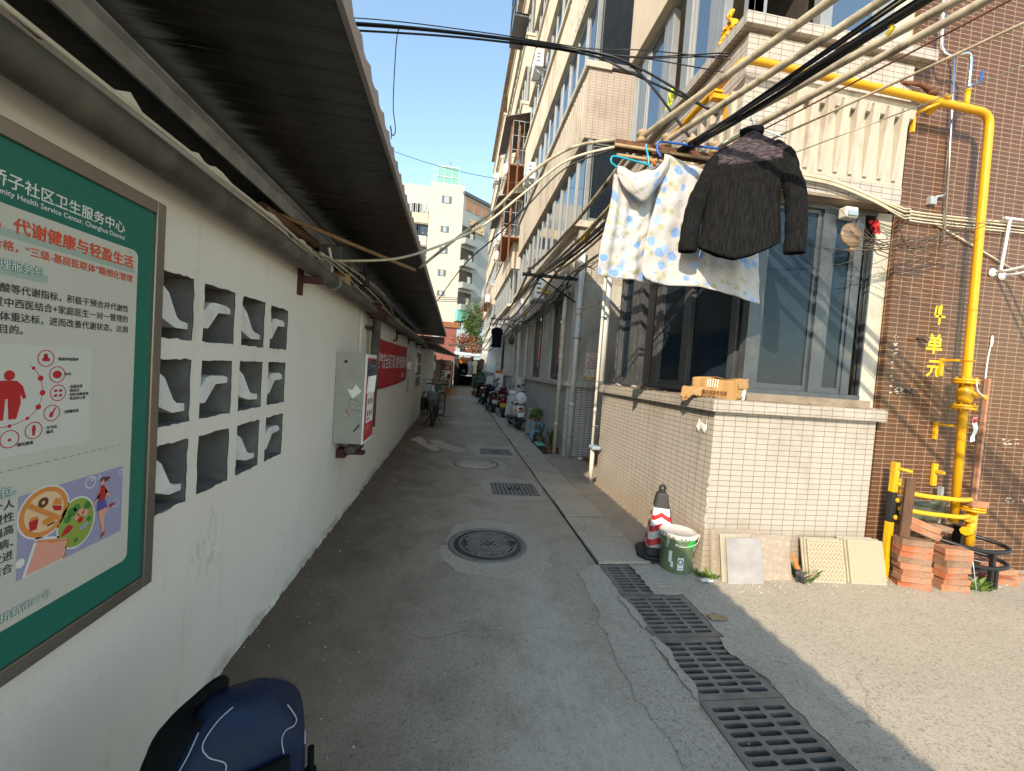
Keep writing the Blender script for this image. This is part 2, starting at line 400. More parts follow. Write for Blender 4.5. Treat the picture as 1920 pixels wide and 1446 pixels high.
def brick_mat(k, col):
    n = NT('fired brick'); v = n.co('Object')
    a = n.noise(v, 14, 6, .6); b_ = n.noise(v, 5, 3)
    c = n.mix(n.ramp(a, .3, .75), mul(col, .75), mul(col, 1.25))
    c = n.mix(n.math('MULTIPLY', n.ramp(b_, .5, .66), .6), c, (.36,.25,.17)); c = n.mix(n.math('MULTIPLY', n.ramp(n.noise(v, 9, 5), .58, .70), .6), c, (.16,.10,.07))
    n.bump(n.noise(v, 70, 5), .5, .004)
    return n.fin(c, .9)
BRICKS = [brick_mat(0, (.42,.125,.05)), brick_mat(1, (.38,.155,.08)), brick_mat(2, (.24,.135,.08)), brick_mat(3, (.43,.185,.095))]

def white_wall():
    n = NT('whitewashed wall'); v = n.co('Object')
    a = n.noise(v, .9, 5, .6); b_ = n.noise(v, 3.2, 8, .68, .4)
    c = n.mix(n.ramp(a, .3, .7), (.67,.625,.55), (.72,.68,.61))
    c = n.mix(n.math('MULTIPLY', n.ramp(b_, .60, .75), .35), c, (.40,.36,.31))
    # a patch of dark smudges under the breeze blocks and splashes along the foot
    sep = n.n('ShaderNodeSeparateXYZ'); n.l(n.tc.outputs['Object'], sep.inputs[0])
    dy = n.math('MULTIPLY', n.math('ABSOLUTE', n.math('ADD', sep.outputs[1], -2.1)), 5)
    dz = n.math('MULTIPLY', n.math('ABSOLUTE', n.math('ADD', sep.outputs[2], -.72)), 3.2)
    rad = n.math('ADD', dy, dz)
    sm = n.noise(n.co('Object', (3,12,5)), 2.2, 6, .7)
    smu = n.math('MULTIPLY', n.ramp(sm, .5, .66), n.ramp(rad, .3, 1.0, (1,1,1,1), (0,0,0,1)))
    c = n.mix(n.math('MULTIPLY', smu, .55), c, (.16,.14,.12))
    dr = n.noise(n.co('Object', (1,7,.55)), 1.6, 6, .65)
    c = n.mix(n.math('MULTIPLY', n.ramp(dr, .56, .74), .28), c, (.42,.37,.30))
    sc = n.noise(n.co('Object', (1,2.2,3.2)), 3.1, 7, .7)
    c = n.mix(n.math('MULTIPLY', n.ramp(sc, .66, .72), .30), c, (.50,.46,.40))
    lo = n.math('ADD', sep.outputs[2], n.math('MULTIPLY', b_, -.30))
    c = n.mix(n.math('MULTIPLY', n.ramp(lo, -.16, -.08, (1,1,1,1), (0,0,0,1)), .6), c, (.22,.19,.16))
    h = n.mix(.35, n.noise(v, 2.0, 3), n.noise(v, 55, 4, .6))
    n.bump(h, .22, .02)
    return n.fin(c, .75)
M['white_wall'] = white_wall()
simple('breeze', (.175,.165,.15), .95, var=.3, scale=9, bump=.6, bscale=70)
simple('breeze_white', (.66,.645,.61), .9, var=.12, scale=9, bump=.5, bscale=70, dirt=(.3,.28,.25), damt=.4, dscale=8)

def concrete(name, base, patch, dark, seed=0, brown=True, speck=.5, cracks=True):
    n = NT(name); v = n.co('Object', loc=(seed*3.1,seed*1.7,0))
    a = n.noise(v, .55, 6, .62, .5); b_ = n.noise(v, 2.3, 8, .68, .3); g = n.noise(v, 26, 4, .6); ag = n.noise(v, 85, 3, .62)
    c = n.mix(n.ramp(a, .38, .62), base, patch)
    c = n.mix(n.math('MULTIPLY', n.ramp(b_, .48, .72), .75), c, dark)
    c = n.mix(n.ramp(g, .35, .8), c, mul(base, 1.5), 'MIX') if False else n.mix(n.math('MULTIPLY', n.ramp(g, .5, .75), .35), c, mul(patch, 1.35))
    c = n.mix(n.math('MULTIPLY', n.ramp(ag, .54, .64), .62), c, mul(dark, .42))
    pk = n.noise(v, 38, 4, .6)
    c = n.mix(n.math('MULTIPLY', n.ramp(pk, .60, .66), .55), c, mul(dark, .45))
    sep = n.n('ShaderNodeSeparateXYZ'); n.l(n.tc.outputs['Object'], sep.inputs[0])
    if brown:   # a worn paler stretch in the middle of the alley, then damp muddy soil plus painted-in shade along the foot of the left wall
        wx = n.math('ABSOLUTE', n.math('ADD', sep.outputs[0], -.72)); wy = n.math('MULTIPLY', n.math('ABSOLUTE', n.math('ADD', sep.outputs[1], -1.55)), .30)
        wr_ = n.math('ADD', n.math('ADD', wx, wy), n.math('MULTIPLY', n.math('ADD', b_, -.5), 1.1))
        gr = n.noise(n.co('Object', (6,2.2,1), rot=(0,0,.35)), 5, 6, .7)
        c = n.mix(n.math('MULTIPLY', n.ramp(wr_, .12, .62, (1,1,1,1), (0,0,0,1)), n.math('ADD', .30, n.math('MULTIPLY', n.ramp(gr, .4, .65), .5))), c, (.50,.46,.385))
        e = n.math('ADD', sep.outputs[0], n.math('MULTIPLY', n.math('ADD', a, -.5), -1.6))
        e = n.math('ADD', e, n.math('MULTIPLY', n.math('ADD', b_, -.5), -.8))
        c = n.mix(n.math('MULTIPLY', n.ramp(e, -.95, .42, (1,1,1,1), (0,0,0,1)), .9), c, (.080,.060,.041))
    if speck:   # paint and plaster specks
        vo = n.n('ShaderNodeTexVoronoi'); vo.inputs['Scale'].default_value = 9; n.l(v, vo.inputs['Vector'])
        s2 = n.n('ShaderNodeSeparateXYZ'); n.l(vo.outputs['Color'], s2.inputs[0])
        sz = n.math('MULTIPLY', n.math('POWER', s2.outputs[0], 9), .075)
        hit = n.math('LESS_THAN', vo.outputs['Distance'], sz)
        c = n.mix(n.math('MULTIPLY', hit, speck), c, (.62,.58,.52))
    hgt = n.mix(.5, b_, n.mix(.5, g, ag))
    if cracks:
        w = n.n('ShaderNodeVectorMath', operation='MULTIPLY_ADD'); nz = n.n('ShaderNodeTexNoise'); nz.inputs['Scale'].default_value = 3; nz.inputs['Detail'].default_value = 6; n.l(v, nz.inputs['Vector'])
        n.l(nz.outputs['Color'], w.inputs[0]); w.inputs[1].default_value = (.5,.5,0); n.l(v, w.inputs[2])
        vc = n.n('ShaderNodeTexVoronoi'); vc.feature = 'DISTANCE_TO_EDGE'; vc.inputs['Scale'].default_value = .62; n.l(w.outputs[0], vc.inputs['Vector'])
        cr = n.ramp(vc.outputs['Distance'], .0, .006, (1,1,1,1), (0,0,0,1))
        c = n.mix(n.math('MULTIPLY', n.math('MULTIPLY', cr, n.ramp(a, .46, .56)), .5), c, mul(dark, .4))
    n.bump(hgt, .8, .014)
    return n.fin(c, n.ramp(b_, .3, .8, (.75,.75,.75,1), (.95,.95,.95,1)))
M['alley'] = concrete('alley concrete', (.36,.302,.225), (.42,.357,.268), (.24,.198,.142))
M['yard'] = concrete('yard concrete', (.43,.365,.28), (.46,.395,.305), (.38,.32,.24), 2, False, .4)
M['cement'] = concrete('smooth cement', (.40,.347,.27), (.43,.376,.295), (.32,.272,.205), 4, False, .25, False)
M['slab'] = concrete('drain slab concrete', (.44,.385,.295), (.48,.42,.325), (.32,.27,.20), 6, False, .3, False)

def canopy_mat():
    n = NT('sooty sandwich panel'); sep = n.n('ShaderNodeSeparateXYZ'); n.l(n.tc.outputs['Object'], sep.inputs[0])
    s1 = n.noise(n.co('Object', (.8,26,1)), 1, 7, .7); s2 = n.noise(n.co('Object', (.5,5,1)), 1, 5, .65); s3 = n.noise(n.co('Object',(2.2,60,1)), 1, 3, .6)
    e = n.math('ADD', sep.outputs[0], n.math('MULTIPLY', n.math('ADD', s1, -.5), -.42))
    clean = n.ramp(e, -1.17, -1.09, (1,1,1,1), (0,0,0,1))
    c = n.mix(n.ramp(s2, .35, .7), (.010,.009,.008), (.040,.034,.029))
    c = n.mix(n.math('MULTIPLY', n.ramp(s1, .52, .72), .6), c, (.075,.064,.055))
    c = n.mix(clean, c, n.mix(s3, (.13,.135,.13), (.26,.27,.265)))
    g = n.n('ShaderNodeTexWave'); g.wave_type = 'BANDS'; g.bands_direction = 'Y'; g.inputs['Scale'].default_value = 3.1; n.l(n.tc.outputs['Object'], g.inputs['Vector'])
    n.bump(n.ramp(g.outputs['Fac'], 0, .12), .35, .006)
    return n.fin(c, n.ramp(s2, .3, .7, (.22,.22,.22,1), (.42,.42,.42,1)), 0, .5)
M['canopy'] = canopy_mat()
simple('canopy_edge', (.30,.255,.23), .5, metal=.2, var=.15, scale=6, bump=.05)
simple('canopy_top', (.30,.30,.31), .5, metal=.3, var=.15, bump=.05)

def floral():
    n = NT('floral cotton'); uv = n.co('UV')
    ns = n.n('ShaderNodeTexNoise'); ns.inputs['Scale'].default_value = 34; ns.inputs['Detail'].default_value = 5; n.l(uv, ns.inputs['Vector'])
    w = n.n('ShaderNodeVectorMath', operation='MULTIPLY_ADD'); n.l(ns.outputs['Color'], w.inputs[0]); w.inputs[1].default_value = (.045,.045,0); n.l(uv, w.inputs[2])
    def spots(scale, off, r0, r1):
        ad = n.n('ShaderNodeVectorMath', operation='ADD'); n.l(w.outputs[0], ad.inputs[0]); ad.inputs[1].default_value = (off, off*.7, 0)
        vo = n.n('ShaderNodeTexVoronoi'); vo.inputs['Scale'].default_value = scale; vo.inputs['Randomness'].default_value = .9; n.l(ad.outputs[0], vo.inputs['Vector'])
        s2 = n.n('ShaderNodeSeparateXYZ'); n.l(vo.outputs['Color'], s2.inputs[0])
        return vo.outputs['Distance'], s2
    base = n.mix(n.noise(uv, 9, 4), (.455,.425,.41), (.52,.49,.475))
    wash = n.noise(n.co('UV', (4.5,2.2,1)), 1.2, 3)
    c = n.mix(n.math('MULTIPLY', n.ramp(wash, .55, .72), .5), base, (.34,.53,.74))
    d3, s3 = spots(14, 5.3, 0, 0)       # olive leaves
    hit = n.ramp(d3, .30, .42, (1,1,1,1), (0,0,0,1))
    hit = n.math('MULTIPLY', hit, n.math('GREATER_THAN', s3.outputs[1], .36))
    c = n.mix(n.math('MULTIPLY', hit, .75), c, n.mix(n.noise(uv, 40, 2), (.30,.29,.10), (.45,.43,.24)))
    d1, s1 = spots(10, 0, 0, 0)         # blue roses
    rose = n.ramp(d1, .36, .48, (1,1,1,1), (0,0,0,1)); pick = n.math('GREATER_THAN', s1.outputs[0], .36)
    petal = n.ramp(n.noise(uv, 95, 4, .7, 2.2), .40, .58)
    bc = n.mix(petal, (.03,.12,.46), (.18,.38,.72))
    bc = n.mix(n.math('MULTIPLY', s1.outputs[1], .6), bc, (.50,.62,.80))
    c = n.mix(n.math('MULTIPLY', n.math('MULTIPLY', rose, pick), .9), c, bc)
    d2, s2_ = spots(22, 9.1, 0, 0)
    bud = n.math('MULTIPLY', n.ramp(d2, .16, .26, (1,1,1,1), (0,0,0,1)), n.math('GREATER_THAN', s2_.outputs[2], .60))
    c = n.mix(n.math('MULTIPLY', bud, .8), c, (.12,.26,.66))
    n.bump(n.mix(.5, n.noise(n.co('UV', (10,7,1), rot=(0,0,.6)), 2.2, 5, .6), n.noise(uv, 34, 3)), .75, .012)
    return n.fin(c, .85)
M['floral'] = floral()
def shirt_mat(name, c0, c1, sc):
    n = NT(name); a = n.noise(n.co('Object', (90,90,7)), sc, 3, .6); b_ = n.noise(n.co('Object', (7,7,3)), 1.5, 4)
    if name == 'heather yoke': a = n.noise(n.co('Object', (18,18,90)), 1.6, 3, .7)
    n.bump(n.mix(.6, a, b_), .5, .006)
    return n.fin(n.mix(n.ramp(a, .42, .66), c0, c1), .9, 0, .12)
M['shirt'] = shirt_mat('black crinkle cotton', (.0055,.0055,.006), (.017,.0165,.017), 1.5)
M['yoke'] = shirt_mat('heather yoke', (.030,.022,.027), (.125,.10,.115), 1.5)
def herringbone(name, c0, c1, amt):
    # a real herringbone laid out with a repeating 1 x 2 brick lattice, turned 45 degrees
    n = NT(name); uv = n.co('UV', (40,40,1), rot=(0,0,PI/4))
    sep = n.n('ShaderNodeSeparateXYZ'); n.l(uv, sep.inputs[0])
    X, Y = sep.outputs[0], sep.outputs[1]
    fx, fy = n.math('FLOOR', X), n.math('FLOOR', Y)
    k = n.math('FLOORED_MODULO', n.math('SUBTRACT', fx, fy), 4)      # 0,1: horizontal pair, 2,3: vertical pair
    u, v = n.math('FRACT', X), n.math('FRACT', Y)
    g = .11
    def edge(t, side): return n.math('LESS_THAN', t, g) if side == 0 else n.math('GREATER_THAN', t, 1-g)
    L, Rr, D, U = edge(u,0), edge(u,1), edge(v,0), edge(v,1)
    def eq(a): return n.math('COMPARE', k, a)
    tot = 0.0
    for val, sides in ((0,(L,D,U)), (1,(Rr,D,U)), (2,(L,Rr,U)), (3,(L,Rr,D))):
        m = sides[0]
        for q in sides[1:]: m = n.math('MAXIMUM', m, q)
        e = n.n('ShaderNodeMath'); e.operation = 'COMPARE'; n.l(k, e.inputs[0]); e.inputs[1].default_value = val; e.inputs[2].default_value = .5
        tot = n.math('ADD', n.math('MULTIPLY', m, e.outputs[0]), tot)
    c = n.mix(n.math('MULTIPLY', tot, amt), n.mix(n.noise(n.co('Object'), 16, 4), c0, mul(c0, 1.2)), c1)
    return n.fin(c, .6)
M['herring'] = herringbone('herringbone tile', (.30,.235,.145), (.52,.465,.365), .95)
M['herring_faded'] = herringbone('dusty herringbone tile', (.35,.30,.20), (.44,.385,.28), .8)
# ------------------------------------------------------------------ ground
TX0, TX1, TY0, TY1 = 1.385, 1.875, -.62, 3.425       # trench under the gratings
b = B()
xs = [-60, -1.16, TX0, TX1, 70]; ys = [-40, TY0, TY1, 120]
for i in range(4):
    for j in range(3):
        if i == 2 and j == 1: continue
        b.add([(xs[i],ys[j],0),(xs[i+1],ys[j],0),(xs[i+1],ys[j+1],0),(xs[i],ys[j+1],0)], [(0,1,2,3)])
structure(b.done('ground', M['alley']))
b = B()
for v in ([(TX0,TY0,0),(TX0,TY1,0),(TX0,TY1,-.35),(TX0,TY0,-.35)], [(TX1,TY1,0),(TX1,TY0,0),(TX1,TY0,-.35),(TX1,TY1,-.35)],
          [(TX0,TY1,0),(TX1,TY1,0),(TX1,TY1,-.35),(TX0,TY1,-.35)], [(TX1,TY0,0),(TX0,TY0,0),(TX0,TY0,-.35),(TX1,TY0,-.35)],
          [(TX0,TY0,-.35),(TX0,TY1,-.35),(TX1,TY1,-.35),(TX1,TY0,-.35)]): b.add(v, [(0,1,2,3)])
structure(b.done('ground', M['soil']))
def blob(pts, z, jit=.02, step=.07, seed=1):          # irregular flat patch with a ragged edge
    r = random.Random(seed); P = [Vector((x,y,0)) for x,y in pts]; out = []
    for i in range(len(P)):
        a, c = P[i], P[(i+1) % len(P)]; n = max(1, int((c-a).length/step))
        for k in range(n):
            q = a.lerp(c, k/n); out.append((q.x+r.uniform(-jit,jit), q.y+r.uniform(-jit,jit)))
    return out
def patch(name, pts, z, m, jit=.02, seed=1, step=.07):
    b = B(); b.prism(blob(pts, z, jit, step, seed), (0,0,z-.0035), (1,0,0), (0,1,0), (0,0,1), .0035); return structure(b.done(name, m))
patch('ground', [(1.96,-9),(1.99,.6),(2.10,1.9),(2.2,2.6),(2.30,3.3),(16,3.5),(16,-9)], .004, M['yard'], .02, 3)
patch('pavement', [(1.885,-2),(2.02,.6),(2.16,1.9),(2.24,2.6),(2.30,3.25),(2.28,3.6),(1.9,3.44),(1.885,3.0)], .008, M['cement'], .012, 4)
patch('pavement', [(1.372,-2),(1.372,3.42),(1.16,3.3),(1.10,2.7),(1.04,2.2),(1.12,1.6),(1.15,1.1),(1.1,.4)], .004, M['cement'], .03, 5)
patch('pavement', [(-.06,3.62),(.12,3.28),(.5,3.2),(.92,3.4),(1.0,3.8),(.85,4.3),(.45,4.45),(.1,4.3)], .004, M['cement'], .02, 6)
patch('pavement', [(.45,6.05),(.55,5.2),(1.32,5.2),(1.3,6.1),(.8,6.3)], .004, M['cement'], .03, 7)
patch('pavement', [(-.05,7.1),(.1,6.72),(.5,6.6),(.95,6.8),(.98,7.2),(.8,7.5),(.3,7.62)], .004, M['cement'], .02, 8)
patch('pavement', [(.3,8.7),(.5,7.75),(1.32,7.75),(1.32,9.0)], .004, M['slab'], .04, 9)
patch('pavement', [(-.6,9.0),(.1,8.0),(.3,8.2),(-.3,9.3)], .004, M['slab'], .05, 11)
patch('pavement', [(-.9,9.2),(-.35,8.1),(-.2,8.2),(-.7,9.6)], .004, M['slab'], .06, 12)
patch('pavement', [(-.2,12.2),(.5,11.6),(1.3,11.8),(1.3,12.6),(.2,13.0)], .004, M['cement'], .06, 13)
patch('pavement', [(.1,16.2),(1.0,15.2),(1.3,16),(1.2,17.4),(.3,17.2)], .004, M['cement'], .08, 14)
patch('pavement', [(-.3,22),(.9,20.5),(1.2,22),(.9,24),(-.1,24)], .004, M['cement'], .08, 15)
# slabs over the drain, each its own stone
ends = [3.435, 4.02, 4.59, 5.19, 5.80, 6.39, 7.01, 7.60, 8.18, 8.66, 9.22, 9.85, 10.5, 11.1, 11.7, 12.3, 12.9, 13.5, 14.1, 14.7, 15.3, 15.9, 16.5, 17.1, 17.7, 18.3]
NUM = ['first','second','third','fourth','fifth','sixth','seventh','eighth','ninth','tenth','eleventh','twelfth','thirteenth','fourteenth','fifteenth','sixteenth','seventeenth','eighteenth','nineteenth','twentieth','twenty-first','twenty-second','twenty-third','twenty-fourth','twenty-fifth']
sr = random.Random(5)
for i in range(25):
    b = B(); x0, x1 = 1.375+sr.uniform(-.008,.008), 1.86+sr.uniform(-.02,.03); y0, y1 = ends[i]+.004, ends[i+1]-.020
    z = .018+sr.uniform(-.004,.008); t = sr.uniform(-.004,.004)
    b.hexa([(x0,y0,-.0),(x1,y0,-.0),(x1,y1,-.0),(x0,y1,-.0),(x0,y0,z+t),(x1,y0,z),(x1,y1,z-t),(x0,y1,z)])
    for k in range(1, 6):                              # faint raised lines across the slab
        if i in (5, 6, 7): b.box(x0+.03, x1-.03, lerp(y0,y1,k/6)-.006, lerp(y0,y1,k/6)+.006, z+.0015+abs(t), z+.004+abs(t))
    o = b.done('drain_slab', M['slab'], bevel=.004)
    tag(o, 'grey concrete drain slab, %s in the row counted from the slotted iron gratings' % NUM[i], 'drain slab', 'concrete slabs over the drain')
b = B(); b.add([(1.36,3.43,.002),(1.379,3.43,.002),(1.362,18.3,.002),(1.352,18.3,.002)], [(0,1,2,3)]); b.add([(1.38,3.43,.0025),(1.87,3.43,.0025),(1.87,18.3,.0025),(1.36,18.3,.0025)], [(0,1,2,3)]); structure(b.done('ground', M['dark']))
# slotted gratings
def stadium(cx, cy, hx, hy, n=16):
    out = []
    for k in range(n):
        a = 2*PI*(k+.5)/n; r = hy
        out.append((cx+(hx-r)*(1 if math.cos(a) > 0 else -1)+r*math.cos(a), cy+r*math.sin(a)))
    return out
def rectpts(x0, x1, y0, y1, n=16):
    q = n//4; out = []
    cs = [(x1,y0+(y1-y0)*.5),(x1,y1),(x0,y1),(x0,y0),(x1,y0)]
    for k in range(n):
        a = 2*PI*(k+.5)/n; c, s = math.cos(a), math.sin(a); m = max(abs(c), abs(s)); 
        out.append(((x0+x1)/2+(x1-x0)/2*c/m, (y0+y1)/2+(y1-y0)/2*s/m))
    return out
def grating_mesh(L):
    b = B(); W_ = .488; zt, zb = .006, -.04; n = 16
    mx, my = .024, .034
    cx = [mx+i*(W_-2*mx)/3 for i in range(4)]; cy = [my+j*(L-2*my)/9 for j in range(10)]
    def quad(a): b.add([(x,y,zt) for x,y in a], [(0,1,2,3)])
    quad([(0,0),(W_,0),(W_,my),(0,my)]); quad([(0,L-my),(W_,L-my),(W_,L),(0,L)])
    quad([(0,my),(mx,my),(mx,L-my),(0,L-my)]); quad([(W_-mx,my),(W_,my),(W_,L-my),(W_-mx,L-my)])
    for i in range(3):
        for j in range(9):
            x0, x1, y0, y1 = cx[i], cx[i+1], cy[j], cy[j+1]
            re = rectpts(x0, x1, y0, y1); st = stadium((x0+x1)/2, (y0+y1)/2, (x1-x0)/2-.011, .0155)
            # corners are filled with small triangles so the plate has no gaps
            vs = [(x,y,zt) for x,y in re]+[(x,y,zt) for x,y in st]+[(x,y,zb) for x,y in st]+[(x1,y1,zt),(x0,y1,zt),(x0,y0,zt),(x1,y0,zt)]
            fs = [(k,(k+1)%n,n+(k+1)%n,n+k) for k in range(n)]+[(n+k,n+(k+1)%n,2*n+(k+1)%n,2*n+k) for k in range(n)]
            b.add(vs, fs+[(1,3*n,2),(5,3*n+1,6),(9,3*n+2,10),(13,3*n+3,14)])
    for a, c in (((0,0),(W_,0)),((W_,0),(W_,L)),((W_,L),(0,L)),((0,L),(0,0))):
        b.add([(a[0],a[1],zt),(c[0],c[1],zt),(c[0],c[1],zb),(a[0],a[1],zb)], [(0,1,2,3)])
    return b
gy = [(2.94, .48, True), (2.43, .50, False), (1.925, .50, False), (1.42, .50, True), (.915, .50, False)]
gl = ['slotted iron drain grating half buried in cement, beside the traffic cone', 'slotted iron drain grating, second from the traffic cone, clean slots', 'slotted iron drain grating, third from the traffic cone, cement clogging its side slots', 'slotted iron drain grating, fourth from the traffic cone, nearest whole one to the viewer', 'slotted iron drain grating at the lower edge, nearest the viewer']
for (y, L, fl), lb in zip(gy, gl):
    t = thing('drain_grating', lb, 'drain grating', (1.386, y, 0), 'slotted iron gratings in the drain')
    g = grating_mesh(L); g.v = [(x+1.386, yy+y, z) for x,yy,z in g.v]; g.done('grate_plate', M['iron'], t)
    tb = B()
    for yy, body, u, v in ((y+L-.029, '500X500', (1,0,0), (0,1,0)), (y+.008, 'EN124 D400', (1,0,0), (0,1,0))):
        if fl: tb.text(body[::1], .030, (1.386+.36, yy+.022, .0075), (-1,0,0), (0,-1,0), .01)
        else: tb.text(body, .030, (1.386+.13, yy, .0075), u, v, .01)
    tb.done('lettering', M['iron_lid'], t)
patch('pavement', [(1.655,2.93),(1.66,3.42),(1.93,3.43),(2.0,3.1),(1.93,2.92)], .013, M['cement'], .012, 21, .03)
patch('pavement', [(1.37,1.92),(1.40,1.93),(1.425,2.05),(1.405,2.16),(1.43,2.3),(1.41,2.42),(1.37,2.44)], .012, M['cement'], .012, 22, .03)
patch('pavement', [(1.90,2.44),(1.84,2.41),(1.815,2.30),(1.845,2.18),(1.87,2.1),(1.90,2.0)], .012, M['cement'], .012, 23, .03)
patch('pavement', [(1.36,2.5),(1.41,2.55),(1.40,2.8),(1.37,2.92),(1.34,2.9)], .012, M['cement'], .008, 24, .03)
b = B()
for cy_, x0 in ((3.33,1.68),(3.25,1.70),(3.17,1.70),(3.06,1.70)):
    b.tube([(x,yy,.0135) for x,yy in stadium(x0+.085, cy_, .07, .022)], .004, 5, closed=True)
structure(b.done('pavement', M['slab']))
# round manholes
def manhole(c, r, lb, old):
    t = thing('manhole_cover', lb, 'manhole cover', (c[0], c[1], 0), None); x, y = c
    b = B(); b.lathe([(r+.055,.004),(r+.052,.012),(r+.006,.012),(r+.004,.004)], (x,y,0), 48, caps=False)
    b.obox((x-r-.075, y, .008), (.05,.03,.008)); b.done('frame', M['iron'], t)
    b = B(); b.cur = 0 if old else 1; b.lathe([(r-.002,.003),(r-.006,.012),(0.001,.012)], (x,y,0), 48, caps=False); b.cur = 0
    if not old:
        b.lathe([(r-.05,.0135),(r-.052,.017),(r-.062,.017),(r-.064,.0135)], (x,y,0), 48, caps=False)
        q = .036; m = int(r/q)+1
        for i in range(-m, m+1):
            for j in range(-m, m+1):
                px, py = (i+.5*(j % 2))*q, j*q*.88
                if math.hypot(px,py) < r-.085 and math.hypot(px,py) > .07 and not (abs(py) < .085 and abs(abs(px)-.22) < .025):
                    b.obox((x+px, y+py, .0150), (.024,.022,.006), rotz(PI/4))
        b.lathe([(.06,.0135),(.06,.017),(.052,.017),(.052,.0135)], (x,y,0), 24, caps=False)
        b.text('雨水', .034, (x,y-.012,.016), (1,0,0), (0,1,0), .02, align='CENTER')
        for s in (-1,1): b.tube([(x+s*.22+dx, y+dy, .0145) for dx,dy in ((-.02,-.08),(.02,-.08),(.02,.08),(-.02,.08))], .003, 5, closed=True)
    else:
        for k in range(9): b.box(x-math.sqrt(max(0,(r-.06)**2-((k-4)*.07)**2)), x+math.sqrt(max(0,(r-.06)**2-((k-4)*.07)**2)), y+(k-4)*.07-.012, y+(k-4)*.07+.012, .0125, .0155)
    b.done('lid', [M['iron_lid'], M['iron_dark']] if not old else M['slab'], t)
    b = B(); b.lathe([(.022,.0172),(.0001,.0172)], (x+r*.78, y+.02, .001), 12, caps=False); b.done('keyhole', M['dark'], t)
manhole((.405,3.815), .325, 'round cast iron manhole cover with a raised grid, nearest in the alley', False)
manhole((.445,7.10), .36, 'worn round manhole cover, farther of the two in the alley', True)
def lid(x0, x1, y0, y1, lb):
    t = thing('access_cover', lb, 'access cover', (x0, y0, 0), 'rectangular cast iron access covers')
    b = B(); z = .010
    for a in ((x0-.012,x1+.012,y0-.012,y0),(x0-.012,x1+.012,y1,y1+.012),(x0-.012,x0,y0,y1),(x1,x1+.012,y0,y1)): b.box(*a, .002, z)
    b.done('frame', M['iron'], t)
    b = B(); b.cur = 1; b.box(x0+.004, x1-.004, y0+.004, y1-.004, .002, z-.002); b.cur = 0
    nx, ny = 11, 10
    for i in range(nx):
        for j in range(ny):
            if (i in (4,5,6) and j in (4,5)): continue
            cx, cy = lerp(x0,x1,(i+.5)/nx), lerp(y0,y1,(j+.5)/ny)
            b.obox((cx,cy,z), (.040,.030,.006))
    b.text('电力', .055, ((x0+x1)/2,(y0+y1)/2-.02,z+.0015), (1,0,0), (0,1,0), .02, align='CENTER')
    b.done('lid', [M['iron_lid'], M['iron_dark']], t)
lid(.61, 1.235, 5.37, 5.92, 'rectangular iron access cover between the two round manholes')
lid(.59, 1.205, 7.92, 8.48, 'rectangular iron access cover beyond the farther round manhole')
# litter: plaster crumbs along the wall, leaves
b = B(); r = random.Random(9)
for k in range(340):
    y = 1.2+13*r.random()**2; x = -1.1+(.9*r.random()**1.6 if k % 3 else 3.2*r.random()); s = r.uniform(.0012,.0036)*(1.8 if r.random() < .06 else 1)
    b.obox((x,y,.004+s*.3), (s*2,s*1.3,s*.8), rotz(r.uniform(0,3)))
for k in range(150):
    y = 3.28-.35*r.random()**2; x = 2.3+3*r.random(); s = r.uniform(.002,.007); b.obox((x,y,.008+s*.3), (s*2,s*1.3,s), rotz(r.uniform(0,3)))
o = b.done('plaster_crumbs', M['breeze_white']); o['kind'] = 'stuff'; tag(o, 'pale plaster crumbs scattered along the foot of the walls', 'rubble')
def leaf_litter(c, s, lb, m):
    b = B(); rr = random.Random(int(c[0]*100))
    def fn(u, v): return V(c[0]+(u-.5)*s*2.1*(1-.4*abs(v-.5)), c[1]+(v-.5)*s, .018+.018*math.sin(u*7+v*4)*s*4+rr.uniform(0,.004))
    b.grid(fn, 7, 4); tag(b.done('dead_leaf', m, solid=.001), lb, 'leaf')
leaf_litter((1.97,2.62), .07, 'curled dead leaf on the cement beside the second grating', M['bamboo'])
leaf_litter((2.22,3.13), .06, 'crumpled scrap of white paper by the green paint bucket', M['paper'])
# ------------------------------------------------------------------ left side: wall, canopy, building behind
WX = -1.12
t = thing('white_wall', 'long whitewashed wall with open breeze blocks along the left of the alley', 'wall', (WX, 0, 0))
cols = [(1.43,1.66), (1.715,1.905), (1.975,2.225), (2.30,2.545), (2.625,2.87)]
rows = [(1.02,1.29), (1.365,1.63), (1.71,1.97)]
y0w, y1w, zt, th = -4.0, 13.86, 2.44, .22
b = B(); bk = WX-th
def wq(ya, yb, za, zb): b.add([(WX,ya,za),(WX,yb,za),(WX,yb,zb),(WX,ya,zb)], [(0,1,2,3)])
wr = random.Random(4)
